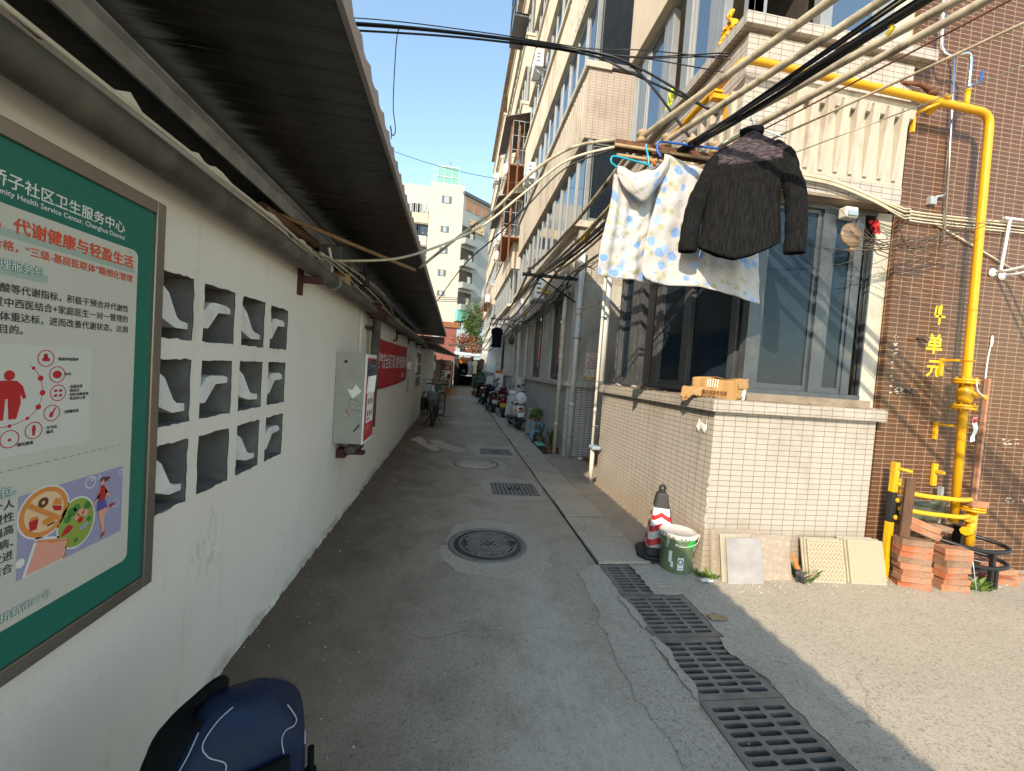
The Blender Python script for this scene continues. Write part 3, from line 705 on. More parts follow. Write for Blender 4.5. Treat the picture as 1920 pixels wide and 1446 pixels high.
# the plastered face round the openings, with slightly ragged opening edges
ya, yb = cols[0][0]-.05, cols[-1][1]+.05; za, zb = rows[0][0]-.05, rows[-1][1]+.05
wq(y0w, ya, 0, zt); wq(yb, y1w, 0, zt); wq(ya, yb, 0, za); wq(ya, yb, zb, zt)
ysp = [ya]+[(cols[i][1]+cols[i+1][0])/2 for i in range(4)]+[yb]; zsp = [za]+[(rows[i][1]+rows[i+1][0])/2 for i in range(2)]+[zb]
holes = {}
for i in range(5):
    for j in range(3):
        (p0,p1), (q0,q1) = cols[i], rows[j]; n = 32
        def sq(x0,x1,z0,z1,jit):
            out = []
            for k in range(n):
                s, f = divmod(k, n//4); f /= n//4
                x, z = [(x0+(x1-x0)*f,z0),(x1,z0+(z1-z0)*f),(x1-(x1-x0)*f,z1),(x0,z1-(z1-z0)*f)][s]
                out.append((x+wr.uniform(-jit,jit), z+wr.uniform(-jit,jit)))
            return out
        o_, h_ = sq(ysp[i],ysp[i+1],zsp[j],zsp[j+1],0), sq(p0,p1,q0,q1,.0045)
        vs = [(WX,y,z) for y,z in o_]+[(WX,y,z) for y,z in h_]
        b.add(vs, [(k,(k+1)%n,n+(k+1)%n,n+k) for k in range(n)])
        holes[i,j] = h_
# ragged plaster top, and the wall's top, ends and back
n = 300; jag = [zt+.035+.03*math.sin(k*.7)*wr.random()+wr.uniform(-.018,.012)-(.05 if wr.random() < .05 else 0) for k in range(n+1)]
for k in range(n):
    a, c = y0w+(y1w-y0w)*k/n, y0w+(y1w-y0w)*(k+1)/n
    b.add([(WX,a,zt),(WX,c,zt),(WX,c,jag[k+1]),(WX,a,jag[k]),(WX-.05,a,jag[k]),(WX-.05,c,jag[k+1])], [(0,1,2,3),(3,2,5,4)])
b.box(bk, WX-.004, y1w-.01, y1w, 0, zt)
# rubble skirting where the whitewash stops at the ground
for k in range(260):
    a = y0w+(y1w-y0w)*k/260; c = a+(y1w-y0w)/260; d = .004+.014*wr.random(); h = .012+.022*wr.random()
    b.add([(WX+d,a,0),(WX+d,c,0),(WX+.001,c,h),(WX+.001,a,h)], [(0,1,2,3)])
b.done('wall', M['white_wall'], t)
b = B()                                                # masonry core behind the plaster, seen inside the openings
zc = [0]+[z for r_0 in rows for z in r_0]+[zt]
b.box(bk, WX-.005, y0w, cols[0][0], 0, zt-.002)
b.box(bk, WX-.005, cols[-1][1], y1w-.012, 0, zt-.002)
b.box(bk, WX-.005, cols[0][0], cols[-1][1], 0, rows[0][0]); b.box(bk, WX-.005, cols[0][0], cols[-1][1], rows[-1][1], zt-.002)
for j in range(2): b.box(bk, WX-.005, cols[0][0], cols[-1][1], rows[j][1], rows[j+1][0])
for i in range(4):
    for j in range(3): b.box(bk, WX-.005, cols[i][1], cols[i+1][0], rows[j][0]+.0005, rows[j][1]-.0005)
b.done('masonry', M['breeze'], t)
for i in range(5):                                     # the slanting web of each breeze block, whitewashed on its front edge
    for j in range(3):
        if (i, j) == (2, 0): continue
        (p0,p1), (q0,q1) = cols[i], rows[j]; w, h = p1-p0, q1-q0
        if i % 2: poly = [(0,.42),(.22,.28),(.6,.17),(1,.17),(1,.28),(.74,.31),(.62,.37),(.36,.70),(.17,.80),(0,.80)]
        else: poly = [(0,.24),(.30,.24),(.60,.55),(1,.58),(1,.67),(.85,.72),(.45,.72),(.33,.69),(0,.42)]
        poly = [(x+(wr.uniform(-.012,.012) if 0 < x < 1 else 0), z+wr.uniform(-.012,.012)) for x,z in poly]
        b = B(); b.prism([(p0+x*w, q0+z*h) for x,z in poly], (WX-.125,0,0), (0,1,0), (0,0,1), (1,0,0), .105)
        b.done('breeze_block_web', M['breeze_white'], t)
# far set of openings, near the end of the wall: grille panels
for j, (q0,q1) in enumerate(((1.02,1.30),(1.36,1.66),(1.72,2.0))):
    for i in range(3):
        b = B(); p0 = 11.7+i*.48
        b.box(WX+.001, WX+.008, p0, p0+.36, q0, q1)
        b.done('far_opening', M['breeze'], t)
b = B(); b.text('29', .07, (WX+.003, 5.93, 1.07), (0,1,0), (0,0,1), .01); b.done('painted_number', M['alu'], t)

# dark stand-in for the shed interior and taller building behind the wall
t = thing('rendered_building', 'plain rendered block rising behind the white wall and its canopy', 'building', (-3.0, 0, 0))
b = B(); b.box(-9, -3.0, -1.0, 22, 0, 9.35); b.done('wall', M['render_grey'], t)
b = B(); b.box(-9.2, -2.9, -1.1, 22.1, 9.35, 9.5); b.done('roof', M['soffit'], t)
b = B(); b.box(-3.0+.001, -2.97, -6, 15.4, 0, 2.78); b.done('shed_shade_sheet', M['dark'], t)  # near-black sheet: the shed's inner shade put into the colour

# canopy of sandwich panels
t = thing('canopy', 'dark sooty sandwich panel canopy with a scalloped edge above the white wall', 'canopy', (-.42, 5, 2.75))
secs = [(-6, -2.6), (-2.6, .45), (.45, 3.28), (3.28, 6.3), (6.3, 9.3), (9.3, 12.3), (12.3, 15.2)]
def cz(x, y): return 2.795-.003*max(0, y-1.5)-.0075*max(0,min(1,(y-3)/3)) + (-.42-x)*.012
def cx_(y): return -.425-.0015*max(0,y)
for a, c in secs:
    b = B(); a += .006; c -= .006
    b.hexa([(cx_(a),a,cz(-.42,a)),(cx_(c),c,cz(-.42,c)),(-2.96,c,cz(-2.96,c)),(-2.96,a,cz(-2.96,a)),
            (cx_(a),a,cz(-.42,a)+.045),(cx_(c),c,cz(-.42,c)+.045),(-2.96,c,cz(-2.96,c)+.045),(-2.96,a,cz(-2.96,a)+.045)])
    b.done('panel', M['canopy'], t)
b = B()                                                # edge trim with the profiled top sheet showing as bumps
for a, c in secs:
    m = int((c-a)/.0385); d = (c-a)/m
    prof = []
    for k in range(m+1):
        y = a+k*d; ph = (y % .154)/.154
        prof.append((y, .030 if .30 < ph < .62 else (.014 if (.22 < ph < .30 or .62 < ph < .70) else 0)))
    for (ya_,ha), (yb_,hb) in zip(prof[:-1], prof[1:]):
        xa, xb, za_, zb_ = cx_(ya_)+.003, cx_(yb_)+.003, cz(-.42,ya_), cz(-.42,yb_)
        b.add([(xa,ya_,za_-.012),(xb,yb_,zb_-.012),(xb,yb_,zb_+.048+hb),(xa,ya_,za_+.048+ha),(-2.9,yb_,zb_+.06+hb),(-2.9,ya_,za_+.06+ha),(xa-.02,ya_,za_-.012),(xb-.02,yb_,zb_-.012)], [(0,1,2,3),(3,2,4,5),(6,7,1,0)])
b.done('edge_trim', M['canopy_edge'], t)
b = B(); b.box(-1.290, -1.275, -6, 15.2, 2.690, 2.778); b.box(-1.274, -1.235, -6, 15.2, 2.768, 2.780); b.done('purlin', M['galv'], t)
boxes('rafter', M['alu_dark'], t, *[(-2.9, -1.295, y-.03, y+.03, 2.60, 2.765) for y in (.45, 3.28, 6.3, 9.3, 12.3)])
b = B(); b.box(-2.6, -.5, 14.9, 15.1, 2.45, 2.7); b.done('end_beam', M['canopy_edge'], t)

# the big drain pipe and its brackets
PX, PZ, PR = -1.015, 2.295, .054
t = thing('drain_pipe', 'fat weathered grey pipe running along the top of the white wall', 'pipe', (PX, 0, PZ))
pts = [(PX,-4,PZ+.008),(PX,1.5,PZ+.004),(PX,3.4,PZ-.012),(PX,5.3,PZ-.02),(PX,9,PZ-.03),(PX,13.7,PZ-.04)]
b = B(); b.tube(smooth_path(pts, 5), PR, 20); b.done('pipe', M['pipe_grey'], t)
for y in (3.44,): b = B(); b.tube([(PX,y-.02,PZ-.012),(PX,y+.02,PZ-.012)], PR+.006, 20); b.done('clamp', M['steel'], t)
b = B(); b.tube([(PX,5.05,PZ-.018),(PX,5.45,PZ-.018)], [PR+.014,PR+.014], 18); b.tube([(PX,5.0,PZ-.018),(PX,5.06,PZ-.018)], [PR+.03]*2, 18); b.tube([(PX,5.44,PZ-.018),(PX,5.5,PZ-.018)], [PR+.03]*2, 18)
b.done('tee_joint', M['rust_red'], t)
for y in (3.02, 7.6, 9.4, 11.2, 13.0):
    b = B(); b.box(WX+.001, WX+.02, y-.03, y+.03, 2.10, 2.31); b.box(WX+.02, PX+.05, y-.025, y+.025, PZ-PR-.055, PZ-PR-.012); b.done('bracket', M['rust_red'], t)
# thin conduits above it
for x, z, rr_, lb, m in ((-1.098, 2.445, .0085, 'thin white conduit just above the fat grey pipe', 'pvc_cream'), (-1.108, 2.415, .004, 'thin rusty wire between the white conduit and the grey pipe', 'rust')):
    b = B(); b.tube(smooth_path([(x,-4,z),(x,.9,z),(x+.01,1.7,z-.005),(x,2.6,z+.01),(x,3.4,z-.01),(x,6,z-.03),(x,13.5,z-.05)], 5), rr_, 8)
    tag(b.done('conduit', M[m]), lb, 'conduit')

def tsize(sub, w):
    q = B(); q.text(sub, 1, (0,0,0), (1,0,0), (0,1,0)); xs = [p[0] for p in q.v]; return w/(max(xs)-min(xs))
# health poster in a steel frame
t = thing('notice_board', 'green community health poster in a brushed steel frame on the white wall', 'notice board', (WX, 1.0, 1.5))
fy0, fy1, fz0, fz1, fw = .1, 1.657, .795, 2.185, .043; fx = -1.088
b = B()
b.box(WX+.001, fx+.012, fy1-fw, fy1, fz0, fz1); b.box(WX+.001, fx+.012, fy0, fy0+fw, fz0, fz1)
b.box(WX+.001, fx+.012, fy0+fw, fy1-fw, fz1-fw, fz1); b.box(WX+.001, fx+.012, fy0+fw, fy1-fw, fz0, fz0+fw)
b.done('frame', mat('brushed frame', (.30,.27,.235), .34, .10, 3, .85, .5, .02, 60), t, bevel=.003)
b = B(); b.box(WX+.001, fx, fy0+fw, fy1-fw, fz0+fw, fz1-fw); b.done('poster_sheet', M['poster_green'], t)
U, Vv = (0,1,0), (0,0,1)
def rrect(y0, y1, z0, z1, r, n=5):
    out = []
    for cy, cz_, a0 in ((y1-r,z0+r,-90),(y1-r,z1-r,0),(y0+r,z1-r,90),(y0+r,z0+r,180)):
        out += [(cy+r*math.cos(math.radians(a0+90*k/n)), cz_+r*math.sin(math.radians(a0+90*k/n))) for k in range(n+1)]
    return out
X1, X2, X3, X4, X5 = fx+.0008, fx+.0014, fx+.0020, fx+.0026, fx+.0032
b = B(); b.flat(rrect(.18, 1.548, .935, 1.990, .022), (X1,0,0), U, Vv); b.done('white_panel', M['poster_white'], t)
b = B(); b.text('桥子社区卫生服务中心', .0386, (X1, 1.489, 2.034), U, Vv, .012, align='RIGHT')
b.text('Community Health Service Center, Chenghua District', tsize('nity Health Service Center, Chenghua District', .359), (X1, 1.491, 2.011), U, Vv, .012, align='RIGHT'); b.done('heading', M['ink_white'], t)
for y0,y1,z0,z1 in ((.5,1.535,1.914,1.934),(1.0,1.245,1.822,1.842),(1.0,1.183,1.277,1.288)): b = B(); b.flat([(y0,z0),(y1,z0),(y1,z1),(y0,z1)], (X2,0,0), U, Vv); b.done('underline', M['poster_tint'], t)
b = B()
b.flat([(1.507,1.975),(1.515,1.975),(1.515,1.983),(1.507,1.983)], (X2,0,0), U, Vv); b.done('corner_mark', M['poster_tint'], t)
b = B(); b.text('关注三高，代谢健康与轻盈生活', .0412, (X3, 1.527, 1.932), U, Vv, .022, align='RIGHT')
b.text('三高共管达标合格，“三级-基层医联体”精细化管理', tsize('格，“三级-基层医联体”精细化管理', .390), (X3, 1.526, 1.884), U, Vv, .012, align='RIGHT'); b.done('red_text', M['ink_red'], t)
b = B(); b.text('代谢综合管理服务包', .0268, (X3, 1.234, 1.838), U, Vv, .05, align='RIGHT'); b.text('体重管理服务包', .030, (X3, 1.171, 1.298-.022), U, Vv, .05, align='RIGHT')
b.text('地址：桥新街88号', .0262, (X3, 1.278, .958), U, Vv, .04, align='RIGHT'); b.done('outlined_text', M['ink_green'], t)
b = B(); b.text('代谢综合管理服务包', .0268, (X4, 1.234, 1.838), U, Vv, 0, align='RIGHT'); b.text('体重管理服务包', .030, (X4, 1.171, 1.298-.022), U, Vv, 0, align='RIGHT')
b.text('地址：桥新街88号', .0262, (X4, 1.278, .958), U, Vv, 0, align='RIGHT'); b.done('outlined_text_fill', M['ink_white'], t)
b = B()
for s, y, z in (('针对血压、血糖、血脂、尿酸等代谢指标，积极干预合并代谢性',1.514,1.783),('疾病，通过中西医结合+家庭医生一对一管理的',1.513,1.749),('方式，实现血糖、体重达标，进而改善代谢状态，达到',1.514,1.715),('健康生活的目的。',1.186,1.684)):
    b.text(s, .0240, (X3,y,z), U, Vv, .0095, align='RIGHT')
for k, s in enumerate(('适合超重的个人','代谢异常慢性','血压偏高','糖尿病、','需改进','结合')): b.text(s, .0262, (X3, 1.177, 1.246-k*.033), U, Vv, .0095, align='RIGHT')
b.done('paragraph_text', M['ink'], t); b = B()
for s, y, z in (('睡眠呼吸暂停',1.280,1.619),('卒中',1.300,1.577),('· 血脂异常',1.311,1.541),('· 高血压',1.311,1.530),('· 冠状动脉疾病',1.311,1.518),('· 充血性心衰',1.311,1.507),('2型糖尿病',1.301,1.470),('· 关节炎',1.247,1.432),('· 痛风',1.247,1.420),('慢性腰痛',1.179,1.399)):
    b.text(s, .0100, (X4,y,z), U, Vv, .02)
b.done('caption_text', M['ink'], t); b = B()
y = .5
while y < 1.51: b.flat([(y,1.3415),(y+.014,1.3415),(y+.014,1.3428),(y,1.3428)], (X2,0,0), U, Vv); y += .0235
b.done('dashed_line', M['ink'], t)
b = B(); b.flat(rrect(.7, 1.384, 1.376, 1.657, .016), (X2,0,0), U, Vv); b.done('diagram_card', M['poster_card'], t)
b = B()                                                # the plump figure, dots and ringed icons
hy = 1.130
b.disc((X3,1.158,1.580), .0125, U, Vv)
b.flat([(1.124,1.470),(1.146,1.470),(1.150,1.522),(1.155,1.522),(1.158,1.470),(1.176,1.470),(1.186,1.510),(1.1845,1.532),(1.192,1.518),(1.199,1.522),(1.190,1.552),(1.176,1.566),(1.150,1.568),(1.124,1.566),(1.110,1.552),(1.101,1.522),(1.108,1.518),(1.1155,1.532),(1.114,1.510)], (X3,0,0), U, Vv)
for y,z,r_ in ((1.215,1.598,.0045),(1.234,1.571,.0075),(1.240,1.532,.0075),(1.230,1.495,.0075),(1.203,1.468,.0045),(1.161,1.454,.0045)): b.disc((X3,y,z), r_, U, Vv, 16)
for (y,z) in ((1.247,1.624),(1.279,1.580),(1.283,1.529),(1.267,1.475),(1.220,1.434),(1.162,1.421)): b.ring((X3,y,z), .0205, .0228, U, Vv, 28)
arc = [(1.206,1.605),(1.215,1.598),(1.234,1.571),(1.240,1.532),(1.230,1.495),(1.203,1.468),(1.161,1.454),(1.12,1.454)]
b.tube(smooth_path([(X2,y,z) for y,z in arc], 5), .0008, 4)
b.flat([(1.238,1.616),(1.256,1.616),(1.258,1.622),(1.250,1.628),(1.242,1.628),(1.236,1.622)], (X3,0,0), U, Vv); b.disc((X3,1.246,1.631), .006, U, Vv, 12)
b.disc((X3,1.279,1.580), .013, U, Vv, 14, .011)
for dy,dz in ((-.007,.006),(.007,.006),(-.007,-.007),(.007,-.007)): b.disc((X3,1.283+dy,1.529+dz), .0055, U, Vv, 8, .004)
b.flat([(1.259,1.465),(1.268,1.462),(1.272,1.474),(1.279,1.489),(1.276,1.490),(1.268,1.478),(1.262,1.477)], (X3,0,0), U, Vv)
b.flat([(1.217,1.420),(1.223,1.420),(1.224,1.432),(1.226,1.436),(1.223,1.448),(1.217,1.448),(1.215,1.436),(1.216,1.431)], (X3,0,0), U, Vv); b.disc((X3,1.162,1.419), .004, U, Vv, 10)
b.done('diagram', M['ink_darkred'], t)
# the lifestyle picture
pY0, pY1, pZ0, pZ1 = 1.187, 1.517, 1.046, 1.268
b = B(); b.flat([(pY0,pZ0),(pY1,pZ0),(pY1,pZ1),(pY0,pZ1)], (X2,0,0), U, Vv); b.done('picture', M['poster_lilac'], t)
b = B()
b.disc((X3,1.255,1.205), .0715, U, Vv, 32); b.disc((X3,1.352,1.138), .062, U, Vv, 30, .077)
b.flat([(1.233,1.143),(1.332,1.107),(1.315,1.0465),(1.200,1.0465)], (X3,0,0), U, Vv)
for a in (1.40,1.425): b.ring((X3,a,1.255), .004, .006, U, Vv, 12)
b.ring((X3,1.395,1.2465), .016, .019, U, Vv, 20); b.ring((X3,1.508,1.25), .007, .0088, U, Vv, 16); b.ring((X3,1.49,1.15), .012, .0135, U, Vv, 16)
b.disc((X3,1.195,1.09), .012, U, Vv, 14); b.done('picture_outline', M['ink_white'], t)
X6 = X4; X7 = X5; X8 = X5+.0006
b = B(); b.ring((X6,1.255,1.205), .054, .067, U, Vv, 32)
b.flat([(1.208,1.2305),(1.298,1.1635),(1.305,1.174),(1.215,1.241)], (X8,0,0), U, Vv); b.done('ban_ring', M['poster_orange'], t)
b = B(); b.disc((X6-.0002,1.255,1.205), .055, U, Vv, 28); b.done('ban_plate', M['poster_cream'], t)
b = B(); b.ring((X7,1.250,1.232), .005, .014, U, Vv, 18); b.flat([(1.262,1.16),(1.284,1.163),(1.284,1.168),(1.262,1.165)], (X7,0,0), U, Vv); b.done('doughnut_and_patty', M['poster_brown'], t)
b = B(); b.flat([(1.216,1.165),(1.234,1.165),(1.238,1.192),(1.213,1.192)], (X7,0,0), U, Vv); b.flat([(1.281,1.199),(1.302,1.192),(1.302,1.206),(1.274,1.216)], (X7,0,0), U, Vv); b.done('red_cup', M['ink_darkred'], t)
b = B(); b.disc((X7,1.226,1.196), .012, U, Vv, 14, .005); b.flat([(1.277,1.217),(1.302,1.209),(1.300,1.232),(1.292,1.226),(1.286,1.236),(1.280,1.224)], (X7,0,0), U, Vv)
b.disc((X7,1.266,1.176), .018, U, Vv, 16, .010); b.done('fast_food', M['poster_orange'], t)
b = B(); b.disc((X6,1.352,1.138), .057, U, Vv, 30, .072); b.done('salad_plate', M['poster_grass'], t)
b = B()
for y,z,r_ in ((1.335,1.175,.014),(1.35,1.183,.011),(1.385,1.178,.012),(1.322,1.158,.011),(1.392,1.135,.008),(1.35,1.085,.007)): b.disc((X7,y,z), r_, U, Vv, 12)
b.done('greens', M['poster_leafgreen'], t)
b = B()
for y,z,r_ in ((1.362,1.165,.011),(1.378,1.158,.011),(1.350,1.155,.009)): b.disc((X7+.0004,y,z), r_, U, Vv, 12)
b.done('prawns', M['poster_pink'], t)
b = B(); b.flat([(1.302,1.113),(1.33,1.118),(1.34,1.13),(1.325,1.142),(1.31,1.13)], (X7+.0004,0,0), U, Vv); b.disc((X7+.0006,1.362,1.142), .009, U, Vv, 12); b.done('meat', M['ink_darkred'], t)
b = B(); b.flat([(1.358,1.118),(1.385,1.13),(1.392,1.122),(1.382,1.112),(1.362,1.11)], (X7+.0004,0,0), U, Vv); b.done('fish', M['tower_blue'], t)
b = B(); b.flat([(1.239,1.134),(1.324,1.103),(1.308,1.0500),(1.209,1.0500)], (X7,0,0), U, Vv); b.done('scales', M['poster_pink'], t)
b = B(); b.flat([(1.268,1.120),(1.290,1.112),(1.290,1.105),(1.267,1.112)], (X8,0,0), U, Vv); b.tube([(X8,1.229,1.132),(X8,1.327,1.097),(X8,1.311,1.0482)], .0014, 4); b.done('scale_display', M['poster_orange'], t)
# the running woman drawn in flat shapes
b = B(); b.disc((X7,1.437,1.238), .0095, U, Vv, 14, .011)
b.flat([(1.432,1.228),(1.44,1.228),(1.447,1.205),(1.452,1.19),(1.465,1.178),(1.470,1.182),(1.458,1.196),(1.452,1.214),(1.442,1.224),(1.427,1.222),(1.414,1.186),(1.400,1.168),(1.404,1.164),(1.420,1.182),(1.428,1.200)], (X7,0,0), U, Vv)
b.flat([(1.424,1.148),(1.452,1.148),(1.454,1.140),(1.458,1.146),(1.468,1.150),(1.462,1.138),(1.452,1.130),(1.446,1.116),(1.448,1.095),(1.446,1.066),(1.438,1.066),(1.436,1.098),(1.428,1.118)], (X7,0,0), U, Vv); b.done('runner_skin', M['poster_skin'], t)
b = B(); b.flat([(1.428,1.220),(1.444,1.220),(1.448,1.192),(1.446,1.178),(1.424,1.178),(1.426,1.196)], (X8,0,0), U, Vv)
b.flat([(1.462,1.150),(1.480,1.157),(1.484,1.150),(1.470,1.142)], (X8,0,0), U, Vv); b.flat([(1.434,1.055),(1.448,1.062),(1.450,1.074),(1.440,1.070)], (X8,0,0), U, Vv); b.done('runner_top', M['ink_darkred'], t)
b = B(); b.flat([(1.422,1.178),(1.448,1.178),(1.456,1.150),(1.420,1.146)], (X8,0,0), U, Vv); b.done('runner_skirt', M['poster_navy'], t)
b = B(); b.flat([(1.427,1.236),(1.430,1.249),(1.440,1.252),(1.448,1.247),(1.456,1.250),(1.466,1.243),(1.455,1.236),(1.464,1.230),(1.447,1.238),(1.444,1.230),(1.439,1.245)], (X8,0,0), U, Vv); b.done('runner_hair', M['poster_brown'], t)

# fire hose cabinet
t = thing('fire_cabinet', 'grey and red fire hose cabinet hung on the white wall', 'cabinet', (WX, 4.0, .87))
cx0, cx1, cy0, cy1, cz0, cz1 = WX+.001, -.855, 4.0, 4.44, .875, 1.735
b = B(); b.box(cx0, cx1, cy0, cy1, cz0, cz1); b.done('body', M['cabinet'], t, bevel=.006)
b = B(); b.box(cx1, cx1+.016, cy0-.006, cy1+.006, cz0-.004, cz1+.004); b.done('door_frame', M['white_paint'], t, bevel=.004)
b = B(); b.box(cx1+.0165, cx1+.020, cy0+.018, cy1-.018, cz0+.028, cz1-.032); b.done('door_panel', M['red'], t)
b = B(); b.box(cx1+.0205, cx1+.0225, cy0+.03, cy1-.03, 1.50, 1.69); b.done('door_window', M['glass'], t)
b = B(); b.text('消火栓', .10, (cx1+.0212, cy0+.06, 1.385), U, Vv, .01); b.text('火警119', .055, (cx1+.0212, cy0+.06, 1.00), U, Vv, .01); b.tube([(cx1+.021,cy0+.05,.975),(cx1+.021,cy1-.05,.975)], .002, 4); b.done('door_lettering', M['poster_pink'], t)
b = B(); b.flat([(4.06,1.07),(4.36,1.07),(4.37,1.37),(4.18,1.375),(4.06,1.36)], (cx1+.0222,0,0), U, Vv); b.done('notice_sheet', M['paper'], t)
b = B()
for i in range(3):
    for j in range(2): b.disc((cx1+.0232,4.12+i*.085,1.28-j*.12), .026, U, Vv, 7, .035)
b.text('使用方法', .035, (cx1+.0232,4.10,1.09), U, Vv, .01); b.done('notice_drawing', M['ink'], t)
b = B(); b.grid(lambda u,v: V(cx1+.022+.05*u*u, 4.02+.12*u+.05*v, 1.36+.16*v+.02*u), 4, 4); b.done('torn_flyer', M['paper'], t)
b = B(); b.lathe([(.014,0),(.014,.003)], (0,0,0), 12, rotx(PI/2)); b.v = [(x-1.03, y+3.999, z+1.655) for x,y,z in b.v]; b.done('keyhole', M['dark'], t)
b = B(); b.flat([(-1.005,1.40),(-.955,1.31),(-.895,1.36),(-.875,1.385),(-.93,1.445),(-.96,1.39)], (0,3.9985,0), (1,0,0), Vv); b.done('paper_scrap', M['paper'], t)
b = B(); r = random.Random(3)
for k in range(26):
    x, z = -1.03+.15*r.random(), 1.30-.12*r.random(); a = r.uniform(-.3,.6); l = r.uniform(.01,.035)
    b.flat([(x,z),(x+l*math.cos(a),z+l*math.sin(a)),(x+l*math.cos(a)*.9,z+l*math.sin(a)+.006)], (0,3.9988,0), (1,0,0), Vv)
b.flat([(-.935,1.0),(-.925,.99),(-.875,1.05),(-.878,1.075)], (0,3.9988,0), (1,0,0), Vv)
b.done('scuff_mark', M['ink'], t)
b = B(); b.flat([(-1.02,1.19),(-1.005,1.205),(-.955,1.135),(-.965,1.13)], (0,3.9987,0), (1,0,0), Vv); b.done('brown_tape', M['card'], t)
b = B(); b.box(WX+.001, cx0+.08, 4.16, 4.3, .70, .79); b.box(WX+.001, -.86, 4.20, 4.26, .735, .762); b.done('bracket', M['rust_red'], t)
# riser that drops from the fat pipe behind the cabinet
t = thing('riser_pipe', 'vertical dark grey pipe dropping from the fat pipe behind the fire cabinet', 'pipe', (PX, 5.25, 1.0))
b = B(); b.tube([(PX,5.25,2.23),(PX,5.25,.86)], .053, 18); b.done('pipe', M['pipe_grey'], t)
b = B(); b.lathe([(.085,2.20),(.085,2.235)], (PX,5.25,0), 18); b.box(WX+.001,PX-.04,5.1,5.4,2.06,2.1); b.done('flange', M['rust_red'], t)
t = thing('pipe_stub', 'capped grey pipe stub with rusty clamp below the fire cabinet', 'pipe', (-1.0, 4.3, .82))
b = B(); b.tube(smooth_path([(-.98,4.12,.795),(-.98,4.32,.80),(-.99,4.5,.83),(-1.0,4.62,.88)], 5), .052, 18); b.ball((-.98,4.12,.795), .052, 16, 10, (1,.55,1)); b.done('pipe', M['pipe_grey'], t)
b = B(); b.tube([(-.98,4.36,.802),(-.98,4.40,.806)], .075, 16); b.tube([(-.98,4.42,.808),(-.98,4.45,.812)], .072, 16); b.box(WX+.001,-.9,4.33,4.42,.70,.735); b.done('clamp', M['rust_red'], t)
b = B(); b.tube([(WX+.016,4.82,2.24),(WX+.016,4.82,1.73)], .018, 10); tag(b.done('conduit', M['white_paint']), 'short white conduit dropping to the top of the fire cabinet', 'conduit')
# red banner
t = thing('banner', 'red cloth gas safety banner with white characters on the white wall', 'banner', (WX, 5.6, 1.6))
def bz(u, v):
    y = lerp(5.52, 9.32, u); z = lerp(1.285, 2.01, v)-.03*math.sin(PI*u)*(1-v*.3)+(.02*u if v > .5 else .03*u)
    return V(WX+.018+.010*math.sin(u*9+v*3)*(.4+v*.6)+.006*math.sin(u*23-v*7), y, z)
b = B(); b.grid(bz, 60, 14); b.done('cloth', M['red_cloth'], t, solid=.002)
b = B(); b.text('燃气安全系万家 维护管道靠大家', .25, (WX+.041, 5.72, 1.595), U, Vv, .012, width=3.45); b.text('成华区宣', .09, (WX+.041, 8.35, 1.40), U, Vv, .01); b.done('lettering', M['ink_white'], t)
b = B(); b.tube([(WX,7.4,2.06),(WX+.05,7.4,2.06),(WX+.05,7.4,2.14)], .012, 6); b.tube([(WX,7.3,2.06),(WX+.05,7.3,2.06)], .012, 6); tag(b.done('wall_hook', M['rust_red']), 'rusty iron hook on the wall above the red banner', 'hook')
b = B(); b.box(WX+.001, WX+.07, 9.62, 9.95, 1.55, 1.72); tag(b.done('junction_box', M['white_paint'], bevel=.006), 'small white junction box just beyond the red banner', 'box')
b = B(); b.tube([(WX+.02,9.75,2.2),(WX+.02,9.75,1.73)], .02, 8); b.tube([(WX+.02,9.75,1.54),(WX+.02,9.75,1.0)], .02, 8); tag(b.done('conduit', M['galv']), 'grey conduit above and below the white junction box', 'conduit')
b = B(); b.box(WX+.001, WX+.05, 11.3, 11.55, 1.45, 1.85); tag(b.done('meter_box', M['white_paint'], bevel=.006), 'flat white box beside the far openings of the wall', 'box')
# clutter under the canopy
t = thing('floodlight', 'small black floodlight hanging under the canopy by the service cables', 'floodlight', (-.98, 4.3, 2.5))
b = B(); b.box(-1.03,-.93,4.25,4.33,2.42,2.55); b.done('housing', M['black'], t, bevel=.008)
b = B(); b.lathe([(.026,0),(.026,.012),(.018,.012)], (0,0,0), 16, rotx(PI/2)); b.v = [(x-.98,y+4.248,z+2.49) for x,y,z in b.v]; b.done('lens', M['steel'], t)
b = B(); b.tube([(-.98,4.3,2.55),(-.98,4.3,2.74)], .01, 6); b.done('arm', M['black'], t)
b = B(); b.box(-1.16,-.99,3.72,3.84,2.32,2.42); tag(b.done('wood_block', M['bamboo'], bevel=.004), 'pale block of wood wedged on top of the white wall', 'block')
b = B(); b.tube([(-1.9,2.6,2.72),(-1.15,3.35,2.66),(-.47,4.15,2.60)], .017, 8); tag(b.done('timber_pole', M['wood']), 'brown timber pole slanting under the canopy to its edge', 'pole')
b = B(); b.tube([(-1.19,2.6,2.53),(-1.12,3.30,2.53)], [.032,.032], 12); tag(b.done('pole_end', M['wood_dark']), 'round end of a dark pole lying on the wall top', 'pole')
b = B(); b.tube(smooth_path([(-1.04,3.36,2.53),(-1.03,3.42,2.42),(-1.06,3.5,2.33),(-1.08,3.5,2.28)], 5), .011, 7); tag(b.done('conduit', M['pvc']), 'short bent white conduit beside the dark pole end', 'conduit')
b = B(); b.box(-1.20,-1.02,3.62,3.95,2.50,2.62); tag(b.done('tin_box', M['alu_dark'], bevel=.004), 'dark tin box tucked under the canopy', 'box')
